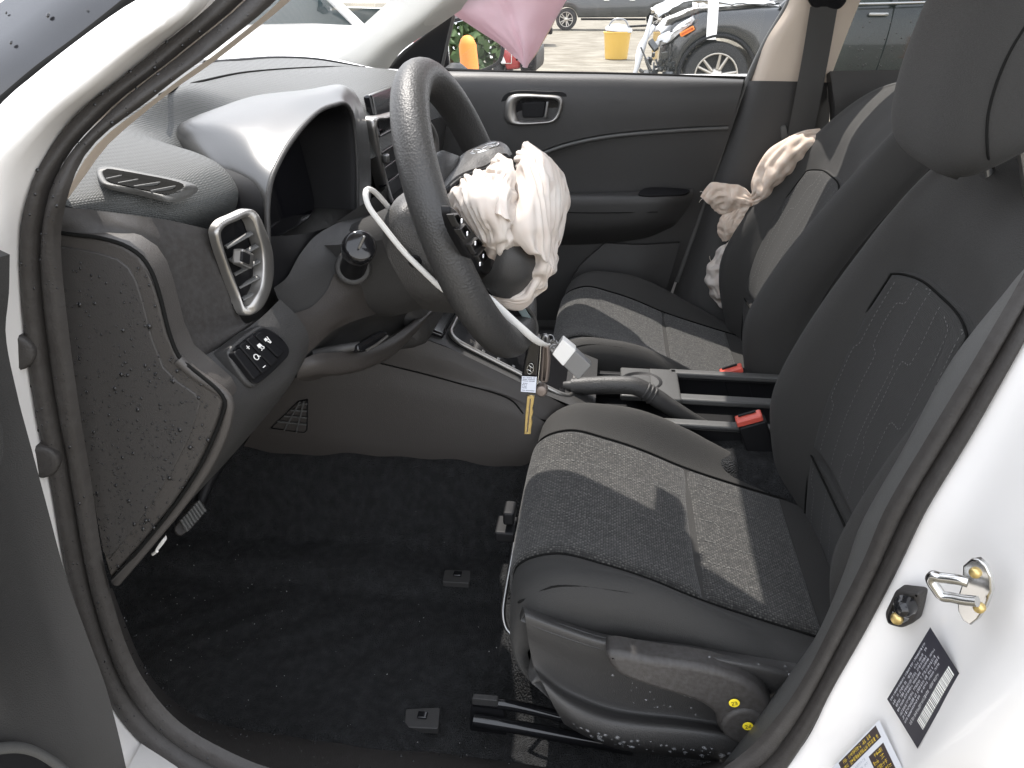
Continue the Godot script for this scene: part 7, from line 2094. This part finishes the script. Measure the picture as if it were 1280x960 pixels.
func lot() -> void:
	var base := v(1.1074,0.1,-8.7953)
	# dark damaged car right behind the passenger window; x = 0 at its front wheel
	var t := vehicle("damaged_suv", "dark car with smashed front end and white tape on its wing, behind the passenger window", "car", v(base.x, 0.1, base.z - 0.15), 0.02)
	part("body", hull([[-0.62, 0.42, 0.78, 0.66], [-0.5, 0.34, 0.90, 0.82], [-0.2, 0.3, 1.0, 0.9], [0.5, 0.28, 1.04, 0.92], [1.2, 0.28, 1.06, 0.92], [2.6, 0.28, 1.10, 0.92], [3.3, 0.34, 1.12, 0.88], [3.62, 0.45, 1.05, 0.78]], [0.0, 2.72], 0.35), M.black_paint, t)
	part("cabin", glass_house([[0.62, 1.03], [3.45, 1.09], [3.2, 1.4], [2.7, 1.62], [1.5, 1.66], [1.25, 1.6]], 0.86, 0.62), M.car_glass, t)
	part("roof", slab(sheet([[v(1.3,1.6,0.6), v(1.35,1.64,0.3), v(1.35,1.65,0), v(1.35,1.64,-0.3), v(1.3,1.6,-0.6)], [v(2,1.67,0.62), v(2,1.7,0.3), v(2,1.71,0), v(2,1.7,-0.3), v(2,1.67,-0.62)], [v(3.2,1.5,0.6), v(3.2,1.55,0.3), v(3.2,1.56,0), v(3.2,1.55,-0.3), v(3.2,1.5,-0.6)]], 10, 12), 0.03), M.black_paint, t)
	for s in [1.0, -1.0]:
		part("window_pillar", tube([v(0.6, 1.03, 0.87 * s), v(1.0, 1.4, 0.74 * s), v(1.35, 1.62, 0.61 * s)], 0.03, 8, 14), M.black_paint, t)
		part("window_pillar", tube([v(1.75, 1.06, 0.88 * s), v(1.85, 1.64, 0.62 * s)], 0.035, 8, 6), M.black_paint, t)
	part("chrome_strip", tube([v(0.75, 1.055, 0.905), v(1.8, 1.075, 0.905), v(3.3, 1.12, 0.86)], 0.014, 6, 16), M.chrome, t)
	part("mirror", box(v(0.86, 1.1, 1.0), v(0.12, 0.13, 0.2), 0.04), M.black_paint, t)
	for x in [1.45, 2.5]:
		part("door_handle", box(v(x + 0.15, 0.97, 0.925), v(0.2, 0.035, 0.03), 0.012), M.chrome, t)
	for x in [0.66, 1.76, 2.72]:
		part("door_gap", tube([v(x - 0.08, 0.36, 0.918), v(x - 0.03, 0.7, 0.924), v(x, 1.04, 0.89)], 0.006, 5, 10), M.dark, t)
	car_wheel(t, v(0, 0.35, 0.80), 0.35, 0.22)
	car_wheel(t, v(2.72, 0.35, 0.80), 0.35, 0.22)
	car_wheel(t, v(0, 0.35, -0.80), 0.35, 0.22)
	car_wheel(t, v(2.72, 0.35, -0.80), 0.35, 0.22)
	for x in [0.0, 2.72]:
		var arch := []
		for k in 13:
			var a := PI * k / 12
			arch.append(v(x + cos(a) * 0.41, 0.35 + sin(a) * 0.41, 0.915))
		part("arch_trim", tube(arch, 0.024, 6, 26), M.dark, t)
	part("bonnet", slab(sheet([[v(-0.66, 0.93, 0.72), v(-0.7, 1.0, 0), v(-0.66, 0.95, -0.72)], [v(-0.3, 1.08, 0.8), v(-0.3, 1.16, 0.05), v(-0.3, 1.07, -0.8)], [v(0.1, 1.05, 0.84), v(0.1, 1.13, 0.1), v(0.1, 1.06, -0.84)], [v(0.6, 1.06, 0.8), v(0.6, 1.1, 0), v(0.6, 1.06, -0.8)]], 14, 24, folds(61, 0.03, 3.0)), 0.012), M.grey_paint, t)
	part("tape_strip", slab(sheet([[v(-0.16, 1.12, 0.80), v(-0.05, 1.12, 0.80)], [v(-0.16, 1.05, 0.88), v(-0.05, 1.05, 0.88)], [v(-0.155, 0.8, 0.925), v(-0.045, 0.8, 0.925)], [v(-0.15, 0.72, 0.93), v(-0.05, 0.72, 0.93)]], 4, 10), 0.003), M.white_plastic, t)
	part("headlamp", slab(sheet([[v(-0.62, 0.72, 0.72), v(-0.45, 0.82, 0.85), v(-0.28, 0.92, 0.905)], [v(-0.66, 0.62, 0.70), v(-0.5, 0.72, 0.86), v(-0.36, 0.84, 0.91)]], 10, 6, folds(66, 0.02, 6.0)), 0.05), M.silver_paint, t)
	part("indicator", box(v(-0.36, 0.80, 0.92), v(0.16, 0.05, 0.03), 0.015, Basis(Vector3.BACK, 0.5)), M.orange, t)
	part("grille_bar", tube([v(-0.74, 0.95, 0.74), v(-0.82, 0.6, 0.78), v(-0.9, 0.3, 0.8)], [0.02, 0.03, 0.022], 8, 12), M.silver_paint, t)
	part("grille_bar", tube([v(-0.7, 0.84, 0.6), v(-0.84, 0.62, 0.70), v(-0.86, 0.42, 0.74)], 0.03, 8, 12), M.paper, t)
	var junk := Shape.new()
	var r := RandomNumberGenerator.new()
	r.seed = 77
	for k in 46:
		var q := v(-0.75 + r.randf() * 0.36, 0.2 + r.randf() * 0.48, 0.62 + r.randf() * 0.28)
		junk.add(box(q, v(0.03 + r.randf() * 0.1, 0.015 + r.randf() * 0.06, 0.02 + r.randf() * 0.05), 0.006, Basis.from_euler(v(r.randf() * 3, r.randf() * 3, r.randf() * 3))))
	for k in 8:
		var q := v(-0.72 + r.randf() * 0.3, 0.25 + r.randf() * 0.35, 0.7 + r.randf() * 0.2)
		junk.add(tube([q, q + v(r.randf() - 0.5, r.randf() - 0.5, 0.2) * 0.2, q + v(r.randf() - 0.5, r.randf() - 0.6, 0.1) * 0.4], 0.01, 5, 8))
	stuff(part("torn_front_parts", junk, M.grey_paint, t))
	var junk2 := Shape.new()
	for k in 14:
		var q := v(-0.86 + r.randf() * 0.4, 0.12 + r.randf() * 0.35, 0.72 + r.randf() * 0.24)
		junk2.add(box(q, v(0.05 + r.randf() * 0.1, 0.02 + r.randf() * 0.05, 0.02), 0.006, Basis.from_euler(v(r.randf() * 3, r.randf() * 3, r.randf() * 3))))
	stuff(part("broken_pieces", junk2, M.tray, t))

	# pickup truck across the lot
	var pb := v(-2.0639,0.1,-34.2296)
	var p := vehicle("pickup_truck", "dark grey crew cab pickup truck parked across the pale lot", "truck", v(pb.x, 0.1, pb.z), 0.03)
	part("body", hull([[-1.0, 0.55, 1.05, 0.9], [-0.7, 0.5, 1.2, 0.98], [0.6, 0.48, 1.25, 1.0], [3.0, 0.5, 1.28, 1.0], [4.8, 0.55, 1.3, 1.0], [5.0, 0.6, 1.28, 0.97]], [0.0, 3.75], 0.41), M.grey_paint, p)
	part("cabin", glass_house([[0.75, 1.2], [2.95, 1.25], [2.85, 1.82], [1.4, 1.86], [1.2, 1.8]], 0.9, 0.7), M.car_glass, p)
	for x in [0.85, 1.85, 2.9]:
		part("door_gap", tube([v(x, 0.6, 1.005), v(x, 1.26, 0.96)], 0.01, 5, 4), M.dark, p)
	for x in [1.6, 2.62]:
		part("door_handle", box(v(x, 1.1, 1.01), v(0.22, 0.05, 0.04), 0.015), M.chrome, p)
	part("running_board", box(v(1.9, 0.42, 0.98), v(2.6, 0.08, 0.12), 0.02), M.dark, p)
	part("bumper", box(v(-1.02, 0.62, 0), v(0.16, 0.26, 1.8), 0.05), M.chrome, p)
	for x in [0.0, 3.75]:
		for s in [0.86, -0.86]:
			car_wheel(p, v(x, 0.41, s), 0.41, 0.27)

	# red car at the end of the lot, mostly hidden by the pink airbag
	var rb := v(-2.3888,0.1,-21.7808)
	var c := vehicle("red_car", "dark red car parked beyond the pink airbag", "car", v(rb.x - 0.4, 0.1, rb.z), 0.1)
	part("body", hull([[-3.6, 0.4, 0.8, 0.7], [-3.2, 0.3, 0.95, 0.85], [-0.8, 0.28, 0.95, 0.88], [0.6, 0.3, 0.85, 0.86], [1.0, 0.42, 0.7, 0.7]], [-2.7, 0.0], 0.32), M.red_paint, c)
	part("cabin", glass_house([[-3.0, 0.93], [-0.2, 0.9], [-1.1, 1.38], [-2.4, 1.4]], 0.8, 0.58), M.car_glass, c)
	part("headlamp", box(v(0.88, 0.68, 0.66), v(0.3, 0.14, 0.2), 0.04), M.white_plastic, c)
	part("lower_bumper", box(v(0.75, 0.38, 0.3), v(0.6, 0.18, 1.1), 0.05), M.dark, c)
	for x in [-2.7, 0.0]:
		for s in [0.76, -0.76]:
			car_wheel(c, v(x, 0.32, s), 0.32, 0.2)

	# red nose of a nearer car, just above the window sill
	var nb := v(-1.847,0.1,-10.0625)
	var d := vehicle("red_hatchback", "bright red hatchback with a white stripe, low beside the door mirror", "car", v(nb.x - 1.15, 0.1, nb.z), 0.0)
	part("body", hull([[-1.7, 0.3, 0.6, 0.7], [-1.2, 0.26, 0.78, 0.8], [1.2, 0.26, 0.74, 0.8], [1.75, 0.3, 0.62, 0.72], [1.95, 0.36, 0.5, 0.6]], [-0.95, 1.25], 0.3), M.red_paint, d)
	part("cabin", glass_house([[-1.2, 0.77], [1.0, 0.74], [0.2, 1.0], [-0.8, 1.02]], 0.7, 0.5), M.car_glass, d)
	part("stripe", box(v(1.62, 0.5, 0.745), v(0.14, 0.26, 0.03), 0.01, Basis(Vector3.UP, 0.25)), M.white_plastic, d)
	part("bumper_end", box(v(1.9, 0.42, 0.2), v(0.22, 0.34, 1.2), 0.1), M.dark, d)
	for x in [-0.95, 1.25]:
		for s in [0.7, -0.7]:
			car_wheel(d, v(x, 0.3, s), 0.3, 0.2)

	# silver car behind, only its side shows
	var sb := v(6.9325,0.1,-55.3196)
	var e := vehicle("silver_car", "silver car far across the lot behind the dark damaged one", "car", v(sb.x, 0.1, sb.z), 0.0)
	part("body", hull([[-2.3, 0.4, 0.85, 0.8], [-1.8, 0.3, 1.0, 0.88], [1.4, 0.3, 1.0, 0.88], [2.2, 0.4, 0.85, 0.8]], [-1.4, 1.35], 0.34), M.silver_paint, e)
	part("cabin", glass_house([[-1.5, 0.98], [1.6, 0.98], [0.9, 1.48], [-0.8, 1.5]], 0.8, 0.58), M.car_glass, e)
	for x in [-1.4, 1.35]:
		for s in [0.78, -0.78]:
			car_wheel(e, v(x, 0.34, s), 0.34, 0.2)

	# white car seen through the windscreen
	var w := vehicle("white_car", "white car with bluish windscreen, seen through the windscreen ahead", "car", v(-2.2, 0.1, -4.3), 2.45)
	part("body", hull([[-1.0, 0.35, 0.62, 0.72], [-0.8, 0.28, 0.74, 0.84], [0.3, 0.26, 0.92, 0.9], [2.6, 0.28, 0.98, 0.9], [3.2, 0.4, 0.9, 0.8]], [-0.1, 2.5], 0.34), M.white_paint, w)
	part("cabin", glass_house([[0.45, 0.90], [2.9, 0.97], [2.3, 1.5], [1.3, 1.52]], 0.82, 0.6), mat(rgb(0.09, 0.15, 0.17), 0.08), w)
	part("roof", box(v(1.8, 1.51, 0), v(1.1, 0.05, 1.2), 0.02), M.white_paint, w)
	for s in [1.0, -1.0]:
		part("window_pillar", tube([v(0.42, 0.9, 0.83 * s), v(1.3, 1.52, 0.61 * s)], 0.04, 8, 6), M.white_paint, w)
		part("headlamp", box(v(-0.85, 0.64, 0.62 * s), v(0.2, 0.12, 0.32), 0.04), M.silver_paint, w)
	part("hanging_bumper", slab(sheet([[v(-0.9,0.52,0.9), v(-1.05,0.5,0.5), v(-1.02,0.46,0.1)], [v(-0.8,0.3,0.98), v(-1.1,0.32,0.55), v(-1.06,0.28,0.1)], [v(-0.75,0.1,0.92), v(-1.15,0.14,0.6), v(-1.1,0.12,0.15)]], 14, 10, folds(71, 0.03, 4.0)), 0.02), M.tray, w)
	for x in [-0.1, 2.5]:
		for s in [0.8, -0.8]:
			car_wheel(w, v(x, 0.34, s), 0.34, 0.2)

	# yellow bin with grey lid
	var bb := v(0.0339,0.1,-16.2295)
	var y := thing("yellow_bin", "yellow plastic bin with grey lid standing alone on the pale lot", "bin", v(bb.x, 0.1, bb.z))
	origin.erase(y)
	part("tub", lathe(Vector3.ZERO, Vector3.UP, [Vector2(0.001, 0), Vector2(0.215, 0), Vector2(0.23, 0.02), Vector2(0.27, 0.48), Vector2(0.285, 0.5), Vector2(0.285, 0.53), Vector2(0.26, 0.53), Vector2(0.24, 0.4), Vector2(0.001, 0.4)], 24), M.bin, y)
	part("lid", lathe(v(0.02, 0.53, 0), v(0.08, 1, 0), [Vector2(0.27, 0), Vector2(0.28, 0.05), Vector2(0.22, 0.1), Vector2(0.1, 0.13), Vector2(0.001, 0.14)], 24), M.silver_paint, y)
	part("handle", tube([v(-0.24, 0.5, 0.1), v(-0.1, 0.74, 0.12), v(0.14, 0.74, 0.12), v(0.26, 0.5, 0.1)], 0.02, 6, 16), M.steel, y)
	part("pole", tube([v(0.2, 0.62, 0.0), v(0.9, 0.68, 0.1), v(1.7, 0.9, 0.1)], 0.025, 6, 10), M.dark, y)

	# what the door mirror shows: an orange marker drum, trees and a wall of cars behind the car
	var o := thing("orange_post", "orange round-topped marker post reflected in the door mirror", "marker post", v(5.0, 0.1, -3.13))
	origin.erase(o)
	part("post", lathe(Vector3.ZERO, Vector3.UP, [Vector2(0.001, 0), Vector2(0.16, 0), Vector2(0.16, 0.06), Vector2(0.095, 0.08), Vector2(0.09, 0.6), Vector2(0.085, 1.08), Vector2(0.06, 1.14), Vector2(0.03, 1.165), Vector2(0.001, 1.17)], 24), M.orange, o)
	for k in 3:
		var tr := thing("roadside_tree", ["bushy green tree behind the car, nearest in the mirror", "middle tree of the row behind the car", "last tree of the row behind the car"][k], "tree", v(13.5 + k * 1.2, 0.1, -6.2 - k * 1.7), "trees behind the lot")
		origin.erase(tr)
		part("trunk", tube([v(0, 0, 0), v(0.1, 1.0, 0), v(0, 2.2, 0.1)], [0.18, 0.13, 0.06], 8, 10), M.bark, tr)
		var crown := Shape.new()
		for q in 1500:
			var d2 := v(r.randfn(), r.randfn() * 0.8, r.randfn()) * 0.85 + v(0, 2.0, 0)
			var a2 := v(r.randf() - .5, r.randf() - .5, r.randf() - .5).normalized() * 0.14
			var b2 := a2.cross(v(r.randf() - .5, r.randf() - .5, r.randf() - .5)).normalized() * 0.08
			crown.face([d2 - a2, d2 + b2, d2 + a2, d2 - b2], a2.cross(b2).normalized())
		part("crown", crown, M.leaf, tr)
